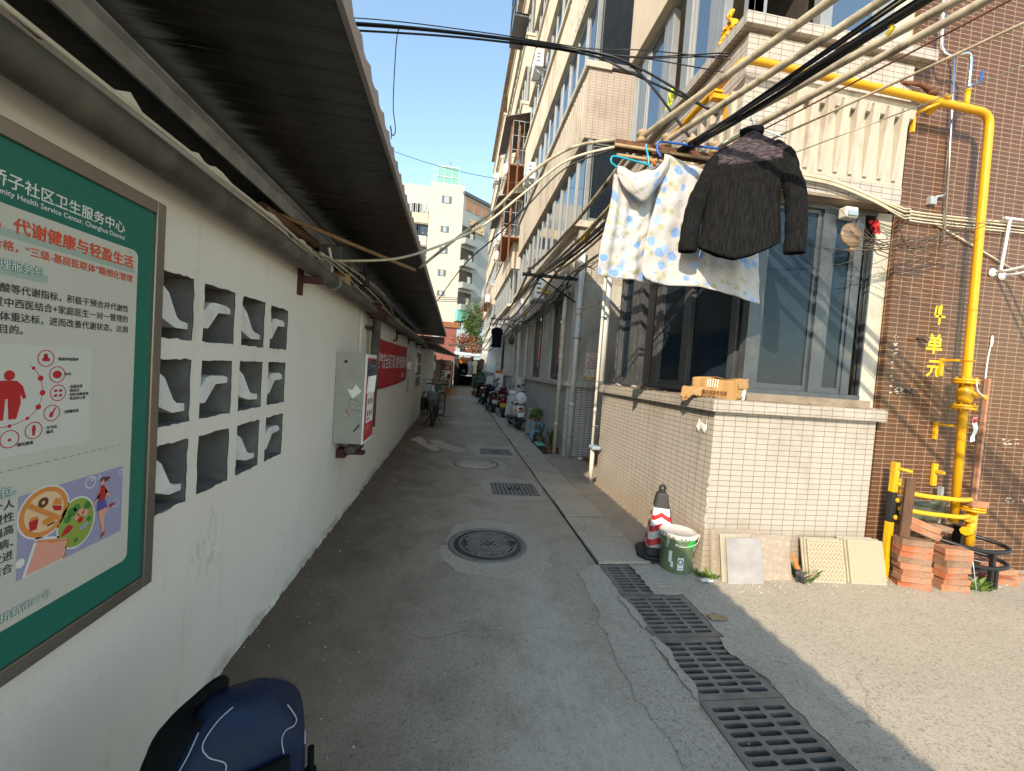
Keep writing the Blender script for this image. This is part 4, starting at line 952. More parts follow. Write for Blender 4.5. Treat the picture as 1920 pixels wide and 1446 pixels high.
for k in range(5):
    b = B(); r = random.Random(60+k)
    b.tube(smooth_path([(-1.04+r.uniform(-.03,.03),2.9+.1*k,2.42),(-1.0,3.7,2.40+.02*k),(-1.05+.03*k,5.2,2.36+.03*k),(-1.08,7.5,2.36),(-1.06,10,2.33),(-1.07,13.5,2.3)], 6), .007+.002*(k % 3), 6)
    tag(b.done('cable', M['cable_black' if k % 2 else 'cable_beige']), 'cable sagging along the top of the white wall behind the fat pipe', 'cable', 'cables lying along the top of the white wall')
# ------------------------------------------------------------------ near tiled building on the right
def window(parent, p0, p1, z0, z1, segs, out, fm, gm, depth=.07, rail=.05, name='window'):
    """segs: (start, end, kind) as distances from p0; f frame, g glass pane in a sash, o open gap, d dark pane"""
    p0, p1, out = Vector((*p0,0)), Vector((*p1,0)), Vector((*out,0)).normalized()
    u = (p1-p0).normalized(); L = (p1-p0).length
    Mx = Matrix((u, -out, V(0,0,1))).transposed()
    def bx(b, a, c, za, zb, d0, d1):
        b.obox(p0+u*((a+c)/2)-out*((d0+d1)/2)+V(0,0,(za+zb)/2), (c-a, d1-d0, zb-za), Mx)
    b = B(); bx(b, 0, L, z0, z0+rail, 0, depth); bx(b, 0, L, z1-rail, z1, 0, depth)
    panes = []; k = 0
    for a, c, kind in segs:
        if kind == 'f': bx(b, a, c, z0+rail, z1-rail, .0, depth)
        elif kind in 'gd':
            q = .035; o = .012 if k % 2 else .03; k += 1
            bx(b, a, a+q, z0+rail, z1-rail, o, o+.03); bx(b, c-q, c, z0+rail, z1-rail, o, o+.03)
            bx(b, a+q, c-q, z0+rail, z0+rail+q+.02, o, o+.03); bx(b, a+q, c-q, z1-rail-q, z1-rail, o, o+.03)
            pb = B(); bx(pb, a+q, c-q, z0+rail+q+.02, z1-rail-q, o+.012, o+.018); panes.append(pb)
    f = b.done(name, fm, parent, bevel=.003)
    for pb in panes: pb.done('pane', gm, f)
    return f
NB = thing('near_building', 'cream and brown tiled apartment building with the glazed bay at the alley corner', 'building', (2.29, 3.31, 0))
t = NB
b = B(); b.box(2.29, 3.94, 3.31, 6.10, 0, 1.452); b.done('bay_wall', M['cream_tile'], t, bevel=.004)
b = B(); b.box(2.23, 3.985, 3.25, 6.13, 1.452, 1.556); b.done('sill_ledge', M['cream_tile'], t, bevel=.005)
b = B(); b.box(2.245, 3.97, 3.265, 6.12, 1.556, 1.566)
r = random.Random(2)
for k in range(60): b.obox((2.25+.3*r.random(), 3.3+2.7*r.random(), 1.567), (.02,.015,.012), rotz(r.random()*3))
for k in range(40): b.obox((2.7+1.25*r.random(), 3.27+.12*r.random(), 1.567), (.02,.015,.010), rotz(r.random()*3))
b.box(2.64, 3.97, 3.41, 3.47, 1.566, 1.635); b.done('sill_mortar', M['soffit'], t)
# brown stair tower
b = B(); b.box(4.03, 14, 3.37, 9, 0, 11.5); b.done('brown_wall', M['brown_tile'], t)
boxes('plaster_jamb', M['render_pale'], t, (3.86, 4.028, 3.43, 3.6, 1.556, 3.43), (3.82, 4.028, 3.42, 3.6, 4.83, 6.4), bevel=.006)
# interior so that the open sashes look into a dark kitchen
boxes('interior', M['interior'], t, (3.2, 4.0, 4.2, 6.08, 1.56, 3.42), (3.3, 3.95, 3.9, 6.08, 4.83, 6.4)); boxes('kitchen_counter', M['interior'], t, (2.7, 4.02, 3.9, 4.19, 1.2, 1.63))
boxes('shelf', M['wood_dark'], t, *[(3.70, 3.97, 3.56, 3.75, z, z+.05) for z in (2.05,2.42,2.78)])
boxes('shelf_jar', M['rust_wood'], t, (3.86,3.93,3.55,3.6,2.46,2.62), (3.76,3.84,3.55,3.6,1.65,2.02), bevel=.01)
for k in range(4): b = B(); b.tube([(3.76+k*.045,3.47,1.64),(3.76+k*.045,3.47,3.42)], .009, 6); b.done('security_bar', M['black'], t)
# ground floor glazing
fr = (2.62, 3.43)
def d(y): return math.hypot(2.62-.06*(y-3.43)-2.62, y-3.43)
segs = [(0,.05,'f'), (d(3.57),d(3.66),'f'), (d(3.66),d(4.32),'d'), (d(4.30),d(4.42),'f'), (d(4.42),d(4.9),'g'), (d(4.9),d(5.05),'f'), (d(5.41),d(5.52),'f'), (d(5.55),d(5.71),'f'), (d(5.71),d(6.02),'g'), (d(6.02),d(6.10),'f')]
window(t, fr, (2.46,6.10), 1.60, 3.44, segs, (-1,-.06), M['alu_dark'], M['glass_dusty'], .09)
segs = [(0,.13,'f'), (.13,.68,'g'), (.68,.80,'f'), (.80,1.03,'g'), (1.03,1.115,'f'), (1.225,1.24,'f')]
window(t, (2.62,3.43), (3.87,3.43), 1.63, 3.44, segs, (0,-1), M['alu'], M['glass_dusty'], .09)
b = B(); b.box(2.72,2.74,4.98,5.30,2.35,3.35); b.done('pink_board', M['poster_pink'], t)
b = B(); b.tube([(2.70,5.36,1.62),(2.70,5.36,2.05),(2.70,5.05,2.12)], .016, 8); b.done('pink_tap_pipe', M['lath'], t)
# band between the storeys
b = B(); b.box(2.29, 3.955, 3.31, 6.10, 3.44, 3.462); b.done('soffit', M['soffit'], t)
b = B(); b.box(2.29, 3.955, 3.31, 6.10, 3.463, 3.62); b.box(2.29, 2.74, 3.31, 6.10, 3.6205, 4.37); b.box(2.29, 3.955, 3.31, 6.1, 4.3705, 4.719); b.done('band_wall', M['cream_tile'], t, bevel=.004)
b = B(); b.box(2.7405, 3.955, 3.315, 3.8, 3.6205, 4.37)
for k in range(8):                                      # cast flutes, deeper towards the top
    x = 2.745+k*.152
    if x+.1 > 3.955: break
    b.hexa([(x+.02,3.2985,3.66),(x+.055,3.2985,3.66),(x+.06,3.316,3.66),(x+.015,3.316,3.66),
            (x,3.235,4.27),(x+.075,3.235,4.27),(x+.095,3.316,4.27),(x-.005,3.316,4.27)])
b.box(2.7405, 3.955, 3.250, 3.3145, 4.275, 4.35)
for k in range(8):
    x = 2.765+k*.152
    if x+.1 > 3.955: break
    b.hexa([(x+.05,3.26,4.205),(x+.115,3.26,4.205),(x+.115,3.3145,4.205),(x+.05,3.3145,4.205),(x+.045,3.245,4.2745),(x+.12,3.245,4.2745),(x+.12,3.3145,4.2745),(x+.045,3.3145,4.2745)])
b.done('relief_panel', M['relief'], t, bevel=.006)
b = B()
for k in range(17):                                     # the same flutes facing the alley
    y = 3.42+k*.155; b.hexa([(2.281,y,3.68),(2.281,y+.04,3.68),(2.295,y+.05,3.68),(2.295,y-.01,3.68),(2.245,y-.01,4.28),(2.245,y+.05,4.28),(2.295,y+.07,4.28),(2.295,y-.03,4.28)])
b.done('relief_panel', M['relief'], t)
b = B(); b.box(2.31, 4.05, 3.33, 6.14, 4.720, 4.745); b.done('ledge_soffit', M['soffit'], t)
b = B(); b.box(2.22, 4.12, 3.25, 6.16, 4.7455, 4.845); b.done('upper_ledge', M['cream_tile'], t, bevel=.005)
segs = [(0,.15,'f'), (.46,.54,'f'), (.54,.72,'f'), (.70,1.10,'g'), (1.10,1.25,'f'), (1.54,1.66,'f'), (1.66,1.76,'f'), (1.76,2.20,'g'), (2.20,2.42,'f'), (2.42,2.64,'d'), (2.64,2.67,'f')]
window(t, (2.40,3.43), (2.40,6.10), 4.85, 6.40, segs, (-1,0), M['alu_pale'], M['glass_blue'], .09)
segs = [(0,.12,'f'), (.66,.77,'f'), (.77,1.27,'g'), (1.27,1.42,'f')]
window(t, (2.40,3.43), (3.82,3.43), 4.85, 6.40, segs, (0,-1), M['alu_pale'], M['glass_blue'], .09)
boxes('upper_wall', M['render_cream'], t, (2.29, 4.03, 3.31, 6.10, 6.40, 7.85), (2.29,4.03,3.31,6.1,9.45,11.4)); boxes('upper_ledge', M['render_cream'], t, (2.22, 4.12, 3.25, 6.16, 7.851, 7.95))
segs = [(0,.15,'f'), (.15,.9,'g'), (.9,1.0,'f'), (1.0,1.7,'g'), (1.7,1.85,'f'), (1.85,2.55,'g'), (2.55,2.67,'f')]
window(t, (2.40,3.43), (2.40,6.10), 7.95, 9.45, segs, (-1,0), M['alu_pale'], M['glass_blue'], .09)
window(t, (2.40,3.43), (3.82,3.43), 7.95, 9.45, [(0,.12,'f'), (.12,.7,'g'), (.7,.8,'f'), (.8,1.3,'g'), (1.3,1.42,'f')], (0,-1), M['alu_pale'], M['glass_blue'], .09)
# hand painted unit number
b = B()
for (x0,z0,x1,z1,w) in ((4.545,2.60,4.535,2.50,.020),(4.535,2.50,4.655,2.50,.022),(4.60,2.61,4.59,2.42,.024),(4.575,2.60,4.575,2.52,.016)):
    dx, dz = x1-x0, z1-z0; l = math.hypot(dx,dz); n_ = V(-dz/l*w/2, 0, dx/l*w/2)
    b.add([V(x0,3.3675,z0)+n_, V(x0,3.3675,z0)-n_, V(x1,3.3675,z1)-n_, V(x1,3.3675,z1)+n_], [(0,1,2,3)])
b.text('单', .205, (4.478,3.3675,2.155), (1,0,0), (0,0,1), .025, width=.175); b.text('元', .185, (4.508,3.3675,1.93), (1,0,0), (0,0,1), .025, width=.175)
b.done('painted_lettering', M['paint_yellow'], t)
b = B(); r = random.Random(8)
for (x, z, n, w, h) in ((4.16,1.75,14,.16,.03),(5.47,1.32,16,.2,.035),(5.6,.72,20,.6,.02),(4.09,2.0,16,.04,.28)):
    for k in range(n):
        px, pz = x+r.random()*w, z+r.uniform(-h,h); s = r.uniform(.008,.022)
        b.flat([(px,pz),(px+s*2,pz+s*.3),(px+s*1.7,pz+s*.9),(px+s*.2,pz+s*.7)], (0,3.3685,0), (1,0,0), (0,0,1))
b.done('plaster_stain', M['render_pale'], t)
# chipped corner and torn paper on the bay
b = B(); r = random.Random(12)
for k in range(9): b.obox((2.292+r.uniform(-.003,.004), 3.312+r.uniform(-.002,.004), .42+.05*k+r.uniform(-.02,.02)), (.016,.016,r.uniform(.02,.06)), rotz(r.random()))
b.done('chipped_corner', M['render_pale'], t)
b = B(); b.grid(lambda u,v: V(2.286-.012*math.sin(u*5+v*3)*v-.002, 3.40+.20*u*(1-.4*v), 1.28+.09*v-.05*abs(math.sin(u*7))), 8, 4); tag(b.done('torn_paper', M['paper'], solid=.001), 'torn white paper stuck on the bay below the sill', 'paper')

# ---- things on the sill and in the windows
def cardboard():
    t = thing('cardboard_box', 'crushed brown cardboard box with printed characters on the window sill', 'cardboard box', (2.2, 3.4, 1.566))
    A, C = V(1.965,3.36,0), V(2.395,3.245,0); u = (C-A).normalized(); w = V(-u.y,u.x,0); L = (C-A).length
    P = lambda a, d, z: A+u*a+w*d+V(0,0,z)
    # the box stands on the sill, its long side facing the viewer and bulging over the edge
    A2 = V(2.225,3.60,0); C2 = V(2.44,3.252,0)
    u = (C2-A2).normalized(); w = V(-u.y,u.x,0); L = (C2-A2).length
    P = lambda a, d, z: A2+u*a+w*d+V(0,0,z)
    b = B()
    def side(a, v):
        bulge = -.018*math.sin(PI*a)*math.sin(PI*min(1,v*1.2))
        lo = 1.567-.045*math.exp(-((a-.8)/.16)**2)
        return P(a*L, bulge-.004*math.sin(a*25), lerp(lo, 1.742+.012*math.sin(a*6), v))
    b.grid(side, 26, 8); b.grid(lambda a,v: P(a*L, .17, lerp(1.567,1.74,v)), 4, 2); b.grid(lambda a,v: P(0, a*.17, lerp(1.567,1.735,v)), 3, 2)
    b.grid(lambda a,v: P(L-.02*v*(1-a), a*.17, lerp(1.567,1.745,v)), 4, 3); b.grid(lambda a,v: P(a*L, v*.17, 1.742-.015*math.sin(a*9+v*4)), 16, 4)
    b.done('carton', M['card'], t, solid=.004)
    b = B(); b.grid(lambda a,v: P(L+.045*a+.004*math.sin(v*6), .012+.10*a, 1.655+.09*v+.012*a*v+.003*math.sin(a*8)), 6, 5)
    b.grid(lambda a,v: P(L+.03*a+.004*math.sin(v*9), .012+.10*a, 1.572+.082*v), 5, 4)
    rf = random.Random(5); jf = [rf.uniform(-.012,.012) for _ in range(60)]
    b.grid(lambda a,v: P(-.075+.20*a, -.022-.045*math.sin(PI*.5*v)-.008*math.sin(a*17+v*9), 1.655-.10*v-.02*v*math.sin(a*5+.6)+jf[int(a*14)]*v), 14, 9)
    b.grid(lambda a,v: P(-.055+.06*a, -.066-.006*math.sin(a*9), 1.56-.055*v*(1-.4*a)), 4, 4)
    b.done('flap', M['card'], t, solid=.003)
    b = B(); b.text('石英石样块专用箱', .042, P(.085,-.0255,1.598), u, (0,0,1), .01, width=.25)
    b.text('', .02, (0,0,0)); b.done('lettering', M['poster_brown'], t)
    b = B()
    for k in range(5): b.grid(lambda a,v: P(.155+k*.022+.008*a+.004*v, -.0265, 1.66+.075*v), 1, 3)
    b.done('torn_tape', M['paper'], t)
cardboard()
t = thing('paper_cup', 'white paper cup standing on the sill beside the cardboard box', 'cup', (2.52, 3.30, 1.566))
b = B(); b.lathe([(.027,0),(.036,.088),(.037,.092),(.035,.092),(.027,.004)], (2.52,3.30,1.567), 20, caps=False); b.done('cup', M['white'], t)
b = B()
for k in range(3): b.text('——', .02, (2.498,3.2625,1.60+k*.017), (1,0,0), (0,0,1), 0)
b.done('lettering', M['tower_grey'], t)
t = thing('round_lid', 'brown round pot lid hung in front of the kitchen window', 'lid', (3.40, 3.2, 3.1))
b = B(); Mx = rotx(PI/2-.1); b.lathe([(.001,-.012),(.10,-.012),(.112,.0),(.10,.010),(.06,.022),(.001,.024)], (3.40,3.24,3.10), 32, Mx, caps=False); b.done('lid', M['porcelain'], t)
b = B(); b.tube(smooth_path([(3.36,3.215,3.13),(3.40,3.19,3.09),(3.45,3.20,3.06)], 5), .004, 6); b.obox((3.42,3.24,2.975), (.06,.02,.03)); b.done('handle', M['wood'], t)
t = thing('wall_lamp', 'clear plastic bulkhead lamp above the brown lid', 'lamp', (3.45, 3.3, 3.33))
b = B(); b.box(3.385,3.515,3.30,3.38,3.285,3.385); b.done('housing', M['pvc_cream'], t, bevel=.012)
b = B(); b.box(3.40,3.50,3.285,3.299,3.30,3.345); b.done('diffuser', M['tower_blue'], t, bevel=.004)
b = B(); r = random.Random(21)
b.grid(lambda u,v: V(3.77+.06*u+.01*math.sin(v*11), 3.39-.03*math.sin(u*7+v*5), 3.21+.12*v+.012*math.sin(u*17)), 9, 9); tag(b.done('red_bag', M['ink_darkred'], bevel=0), 'crumpled red plastic bag under the soffit beside the window', 'bag')
def rag(p, w, h, m, lb, sd):
    b = B(); r = random.Random(sd); ph = r.random()*6
    b.grid(lambda u,v: V(p[0]-.04-.02*math.sin(u*9+ph)-.015*math.sin(v*11)-.02*math.sin(u*23+v*9), p[1]+w*(u-.5)*(1-.75*v)+.03*math.sin(v*14+ph)*(1-v), p[2]+h*v*(.75+.25*math.sin(u*6))+.03*math.sin(u*19)), 18, 14); tag(b.done('rag', M[m], solid=.003), lb, 'cloth')
rag((2.40,4.80,4.86), .20, .40, 'cloth_neon', 'neon yellow cloth in the open upstairs window over the cables', 1)
rag((2.40,3.72,5.0), .20, .26, 'cloth_yellow', 'orange yellow cloth in the upstairs window nearest the corner', 2)
# twigs and pot plant debris on the cable run
r = random.Random(31); b = B()
b.tube(smooth_path([(3.02,3.10,2.90),(3.35,3.12,2.93),(3.8,3.15,3.0),(4.4,3.2,3.12)], 5), [.006]*16, 5)
for k in range(26):
    x = 3.35+.75*r.random(); p = V(x, 3.13+.05*r.random(), 2.95+.10*(x-3.2)+r.uniform(-.03,.05)); pts = [p]
    dr = V(r.uniform(.10,.20)*(1 if r.random() < .8 else -.6), r.uniform(-.05,.04), r.uniform(-.06,.09))
    for q in range(4): p = p+dr+V(r.uniform(-.03,.03),r.uniform(-.03,.03),r.uniform(-.04,.04)); pts.append(p)
    b.tube(pts, [.005,.0045,.004,.003,.002], 4)
    if r.random() < .7: q = pts[2]; b.tube([q, q+V(r.uniform(-.05,.1),r.uniform(-.05,.05),r.uniform(-.12,.1))], [.003,.0015], 4)
tag(b.done('twig_bundle', M['twig']), 'bundle of dry bare twigs resting on the conduits by the brown wall', 'twigs')
# ------------------------------------------------------------------ second apartment block down the alley
AB = thing('apartment_block', 'long sunlit cream apartment block lining the right side of the alley', 'building', (2.22, 8.1, 0))
t = AB; FX = 2.22; F = 3.06
bays = [(8.10, 17.0), (19.0, 28.0), (30.0, 39.0)]
RX = 2.68                                               # recessed wall between the bays
# ground floor: tiled plinth, ledge, grey render with tall windows
b = B(); b.box(FX+.04, 5, 8.12, 39, 0, 1.44); b.done('plinth', M['grey_tile'], t, bevel=.004)
b = B(); b.box(FX-.03, 2.58, 8.05, 39, 1.44, 1.55); b.done('plinth_ledge', M['render_grey'], t, bevel=.006)
b = B(); b.box(2.581, 4.4, 8.06, 8.12, 1.44, 1.55); b.done('plinth_ledge', M['grey_tile'], t)
b = B(); wins = [(8.62,10.02), (11.1,12.45), (15.6,16.3), (20.0,21.4), (22.6,24)]
y = 8.12
for a, c in wins+[(39,39)]:
    b.box(FX+.06, FX+.5, y, a, 1.551, 3.42); y = c
b.box(FX+.061, 5, 8.121, 8.5, 3.421, 3.60); b.box(FX+.06, 5, 8.5, 39, 3.42, 4.70); b.box(FX+.501, 5, 8.12, 39, 1.551, 3.42)
b.done('ground_floor_wall', M['render_grey'], t)
b = B(); b.box(FX+.06, 5, 8.115, 8.30, 3.602, 4.70); b.done('corner_band', M['cream_tile'], t)
for a, c in wins[:2]:
    L = c-a
    window(t, (FX+.12,a), (FX+.12,c), 1.60, 3.38, [(0,.07,'f'), (.07,L*.34,'d'), (L*.34,L*.34+.07,'f'), (L*.34+.07,L*.66,'d'), (L*.66,L*.66+.07,'f'), (L*.66+.07,L-.07,'d'), (L-.07,L,'f')], (-1,0), M['alu_dark'], M['glass'], .08)
for a, c in wins[2:]:
    window(t, (FX+.12,a), (FX+.12,c), 1.60, 3.38, [(0,.07,'f'), (.07,c-a-.07,'d'), (c-a-.07,c-a,'f')], (-1,0), M['black'], M['glass'], .08)
b = B(); b.box(FX-.02, FX+.06, 8.4, 16.9, 3.42, 3.50); b.done('window_hood', M['render_grey'], t, bevel=.004)
b = B()
for k in range(30): y = 8.5+k*.16; b.hexa([(FX+.045,y,3.62),(FX+.045,y+.04,3.62),(FX+.062,y+.05,3.62),(FX+.062,y-.01,3.62),(FX,y-.01,4.22),(FX,y+.06,4.22),(FX+.062,y+.08,4.22),(FX+.062,y-.03,4.22)])
b.done('relief_panel', M['relief'], t)
# upper floors: recess wall, bays, ledges, window bands
b = B(); b.box(RX, 6.0, 8.6, 40, 4.70, 21.6)
for (a, c), (a2, c2) in zip(bays[:-1], bays[1:]): b.box(RX-.001, RX, c, a2, 4.7, 21.6)
b.done('recess_wall', M['render_cream'], t)
b = B(); b.box(FX-.2, 6, 8.0, 40, 21.6, 21.85); b.done('roof_slab', M['soffit'], t)
fls = range(6)
wproto = {}
for bi, (a, c) in enumerate(bays):
    for fl in fls:
        zs, za, zb = 4.80+fl*F, 6.44+fl*F, 7.80+fl*F      # window sill, apron bottom, apron top
        if zs > 20: continue
        b = B()
        b.box(FX, RX-.002, a, c, za, zb); b.done('apron', M['render_cream'], t)
        b = B(); b.box(FX-.07, RX-.002, a-.06, c+.04, zb+.001, zb+.13); b.done('window_ledge', M['render_pale'], t, bevel=.006)
        if fl == 0:
            b = B(); b.box(FX-.07, RX-.002, a-.06, c+.04, zs-.13, zs); b.done('window_ledge', M['render_pale'], t, bevel=.006)
        b = B(); b.box(FX, RX-.002, a+.0, a+.001, za, zb); 
        # tiled end face of the bay
        b = B(); b.box(FX+.001, RX+.9 if bi == 0 else RX-.003, a-.012, a-.001, za, zb+.0); b.done('bay_end_tile', M['pink_tile' if bi != 1 else 'render_pale'], t)
        if bi == 0 and fl < 3:
            b = B()
            for k in range(12): y = a+.25+k*.16; b.hexa([(FX-.012,y,za+.12),(FX-.012,y+.03,za+.12),(FX+.001,y+.05,za+.12),(FX+.001,y-.02,za+.12),(FX-.035,y,zb-.12),(FX-.035,y+.05,zb-.12),(FX+.001,y+.07,zb-.12),(FX+.001,y-.03,zb-.12)])
            b.done('relief_panel', M['relief'], t)
        z0, z1 = zs if fl == 0 else zb-F+.131, za-.001
        n = 3; w = (c-a)/n
        for q in range(n):
            ya = a+q*w
            g = [(0,.10,'f')]; p = .10; m = 4
            for k in range(m):
                e = .10+(w-.18)*(k+1)/m; g += [(p,e-.06,'g' if (k+q+fl) % 5 else 'd'), (e-.06,e,'f')]; p = e
            if q == 0: window(t, (FX+.10,ya), (FX+.10,ya+w-.08), z0, z1, g, (-1,0), M['alu_pale'], M['glass_blue'], .09, .06)
            else: window(t, (FX+.10,ya), (FX+.10,ya+w-.08), z0, z1, g, (-1,0), M['alu_pale'], M['glass_blue'], .09, .06)
        L = .42 if bi else 1.6
        window(t, (FX+.10,a+.05), (FX+.10+L,a+.05), z0, z1, [(0,.12,'f'), (.12,L*.62,'g'), (L*.62,L*.62+.08,'f'), (L*.62+.08,L-.02,'d')], (0,-1), M['alu_pale'], M['glass'], .08, .06)
b = B(); b.box(RX-.05, 4.2, 8.3, 8.6, 4.7, 21.6); b.done('end_wall', M['render_cream'], t)
# recess windows between the bays
for (a, c) in ((17.35,18.65),(28.3,29.7)):
    for fl in range(1, 6):
        zs = 4.95+fl*F
        window(t, (RX-.06,a), (RX-.06,c), zs, zs+1.45, [(0,.07,'f'), (.07,.62,'g'), (.62,.70,'f'), (.70,c-a-.07,'g'), (c-a-.07,c-a,'f')], (-1,0), M['alu_dark'], M['glass_blue'], .06)
# little lane front between the two buildings: notice, broom, pipes
def vpipe(name, lb, x, y, z0, z1, r, m, clips=(), joints=()):
    t = thing(name, lb, 'pipe', (x, y, z0)); b = B()
    b.tube([(x,y,z0),(x,y,z1)], r, 16); b.done('pipe', m, t)
    if joints:
        b = B()
        for z in joints: b.tube([(x,y,z),(x,y,z+.07)], r*1.13, 16)
        b.done('socket', m, t)
    if clips:
        b = B()
        for z in clips: b.tube([(x,y,z),(x,y,z+.018)], r*1.2, 12); b.box(x+r, x+r+.05, y-.01, y+.01, z, z+.018)
        b.done('clip', M['steel'], t)
vpipe('downpipe', 'stout white plastic downpipe at the corner of the long block', 2.37, 8.03, 0, 4.2, .055, M['pvc'], (.42,2.42), (1.05,2.9))
vpipe('downpipe', 'slimmer cream downpipe left of the stout white one', 2.145, 8.30, 0, 3.75, .042, M['pvc_cream'], (1.0,), (.6,2.0,3.3))
vpipe('downpipe', 'white downpipe on the far corner of the near tiled bay', 2.27, 6.20, 1.57, 3.55, .062, M['pvc'], (), ())
vpipe('downpipe', 'thin cream pipe beside the white downpipe on the tiled bay', 2.19, 6.12, 0, 3.45, .022, M['pvc_cream'], (.9,1.6,2.6), (1.12,))
vpipe('downpipe', 'white downpipe behind the parked scooters on the long block', 2.17, 14.6, 0, 4.3, .06, M['pvc'], (2,), (1.2,))
vpipe('downpipe', 'thin cream pipe between the window and the electric cabinets', 2.18, 13.0, 0, 3.6, .032, M['pvc_cream'], (2,), ())
vpipe('downpipe', 'white pipe rising at the last air conditioner of the alley', 2.1, 21.0, 0, 4.3, .06, M['pvc'], (2,), (1.2,))
b = B(); b.obox((2.20,6.03,.585), (.14,.20,.055)); tag(b.done('rag', M['tower_blue'], bevel=.02), 'grey blue rag tied round the foot of the thin cream pipe', 'rag')
b = B(); b.tube([(2.19,6.08,0),(2.19,6.08,.55)], .035, 10); tag(b.done('pipe_sleeve', M['pvc_cream']), 'short thick cream pipe stub below the grey blue rag', 'pipe')
t = thing('notice', 'printed notice with red lines hung on the grey wall of the recess', 'notice', (2.6, 8.1, 1.6))
nx0, nx1, nz0, nz1, ny = 2.60, 3.06, 1.60, 2.17, 8.085
b = B(); b.box(nx0, nx1, ny, ny+.02, nz0, nz1); b.done('board', M['poster_cream'], t)
b = B(); b.box(nx0+.02, nx1-.02, ny-.002, ny-.0005, nz0+.07, nz1-.02); b.done('sheet', M['paper'], t)
b = B(); b.text('文明养犬公约', .055, ((nx0+nx1)/2, ny-.003, nz1-.075), (1,0,0), (0,0,1), .01, align='CENTER'); b.done('heading', M['stone_tan'], t)
b = B()
for k, s in enumerate(('依法养犬 定期免疫 主动','牵绳出行 及时清理','不得占用楼道通道饲养犬只','邻里之间·文明互让','公共区域请管好您的爱犬','违者依规处理 请互相监督')):
    b.text(s, .036, (nx0+.035 if k != 1 else nx0+.1, ny-.003, nz1-.125-k*.043), (1,0,0), (0,0,1), .025)
b.box(nx0+.17, nx0+.31, ny-.0035, ny-.0025, nz0+.035, nz0+.052); b.done('red_text', M['ink_darkred'], t)
b = B()
for k in range(3):
    b.disc((nx0+.10+k*.13, ny-.003, nz0+.165), .022, (1,0,0), (0,0,1), 10)
    for j in range(3): b.box(nx0+.06+k*.13, nx0+.145+k*.13, ny-.0035, ny-.0025, nz0+.085+j*.018, nz0+.090+j*.018)
b.done('picture', M['tower_blue'], t)
b = B(); b.box(nx0+.02,nx0+.05,ny-.0035,ny-.0025,nz0+.02,nz0+.06); b.flat([(0,0),(.03,0),(.05,.03),(.015,.06),(-.02,.03)], (nx1-.06,ny-.003,nz0+.015), (1,0,0), (0,0,1)); b.done('mark', M['poster_leafgreen'], t)
t = thing('broom', 'worn brown broom leaning in the corner by the notice', 'broom', (2.7, 7.6, 0))
b = B(); b.tube([(2.74,7.62,.10),(2.93,7.75,.62)], .014, 8); b.done('handle', M['wood'], t)
b = B(); b.hexa([(2.62,7.52,.0),(2.80,7.52,.0),(2.80,7.62,.0),(2.62,7.62,.0),(2.78,7.60,.24),(2.84,7.60,.24),(2.84,7.65,.24),(2.78,7.65,.24)]); b.done('head', M['rust_wood'], t)
for c, s, m, lb in (((2.55,7.75,.03),.05,'pvc','lump of white rubble beside the broom'),((2.66,7.78,.04),.06,'terracotta','chip of red brick beside the broom')):
    b = B(); b.ball(c, s, 7, 5, (1.2,.9,.7)); tag(b.done('rubble', M[m]), lb, 'rubble')
# air conditioners
def aircon(loc, lb, w=.78, h=.54, dpt=.28, bars=True, cats='air conditioner'):
    t = thing('air_conditioner', lb, cats, loc, 'outdoor air conditioner units'); x, y, z = loc; b = B()
    b.box(x-dpt, x, y, y+w, z, z+h); b.done('casing', M['white'], t, bevel=.02)
    for k in range(1):
        b = B(); cy = y+w*.36
        for r_ in (.05,.09,.13,.17,.20): b.ring((x-dpt-.004,cy,z+h/2), r_, r_+.008, (0,1,0), (0,0,1), 20)
        b.box(x-dpt-.006,x-dpt-.002,y+w*.72,y+w*.92,z+h*.62,z+h*.68); b.box(x-dpt-.006,x-dpt-.002,y+w*.72,y+w*.92,z+h*.35,z+h*.41)
        # end grille facing down the alley
        for k2 in range(3 if bars else 0): b.box(x-dpt*.8,x-dpt*.4,y-.004,y-.001,z+h*(.25+.22*k2),z+h*(.33+.22*k2))
        b.done('grille', M['scooter_grey'], t)
    b = B()
    for yy in (y+.1, y+w-.1): b.box(x-dpt, x+.12, yy-.015, yy+.015, z-.03, z-.005); b.tube([(x-dpt+.02,yy,z-.02),(x+.1,yy,z-.32)], .012, 5)
    b.done('bracket', M['steel'], t)
    b = B(); b.tube(smooth_path([(x-.06,y+w,z+.15),(x-.05,y+w+.15,z+.2),(x+.02,y+w+.2,z+.7),(x+.1,y+w+.1,z+1.0)], 5), .025, 7); b.done('hose', M['conduit'], t)
    return t
aircon((2.17,13.6,11.75), 'air conditioner on the fourth storey of the long block, the highest seen')
aircon((2.17,13.7,8.15), 'air conditioner on the third storey of the long block, above the crossing cables')
aircon((2.17,10.6,3.62), 'bluish shaded air conditioner above the ground floor windows')
aircon((2.17,26.0,9.6), 'air conditioner far along the block below the rusty balcony cage')
aircon((2.17,30.5,15.6), 'tiny air conditioner high on the far end of the long block')
aircon((2.05,30.0,6.6), 'tiny air conditioner low on the far end of the long block')
def elec(x, y, w, z0, h, lb):
    t = thing('electric_cabinet', lb, 'cabinet', (x, y, z0)); b = B(); b.box(x-.22, x, y, y+w, z0, z0+h); b.done('body', M['beige_box'], t, bevel=.01)
    b = B(); b.box(x-.226, x-.2205, y+.02, y+w-.02, z0+.03, z0+h-.05); b.done('door', M['beige_box'], t, bevel=.004)
    b = B(); b.box(x-.232, x-.2265, y+w*.4, y+w*.6, z0+h*.72, z0+h*.80); b.box(x-.18,x-.06,y-.004,y-.0005,z0+h*.74,z0+h*.82); b.done('label_plate', M['scooter_grey'], t)
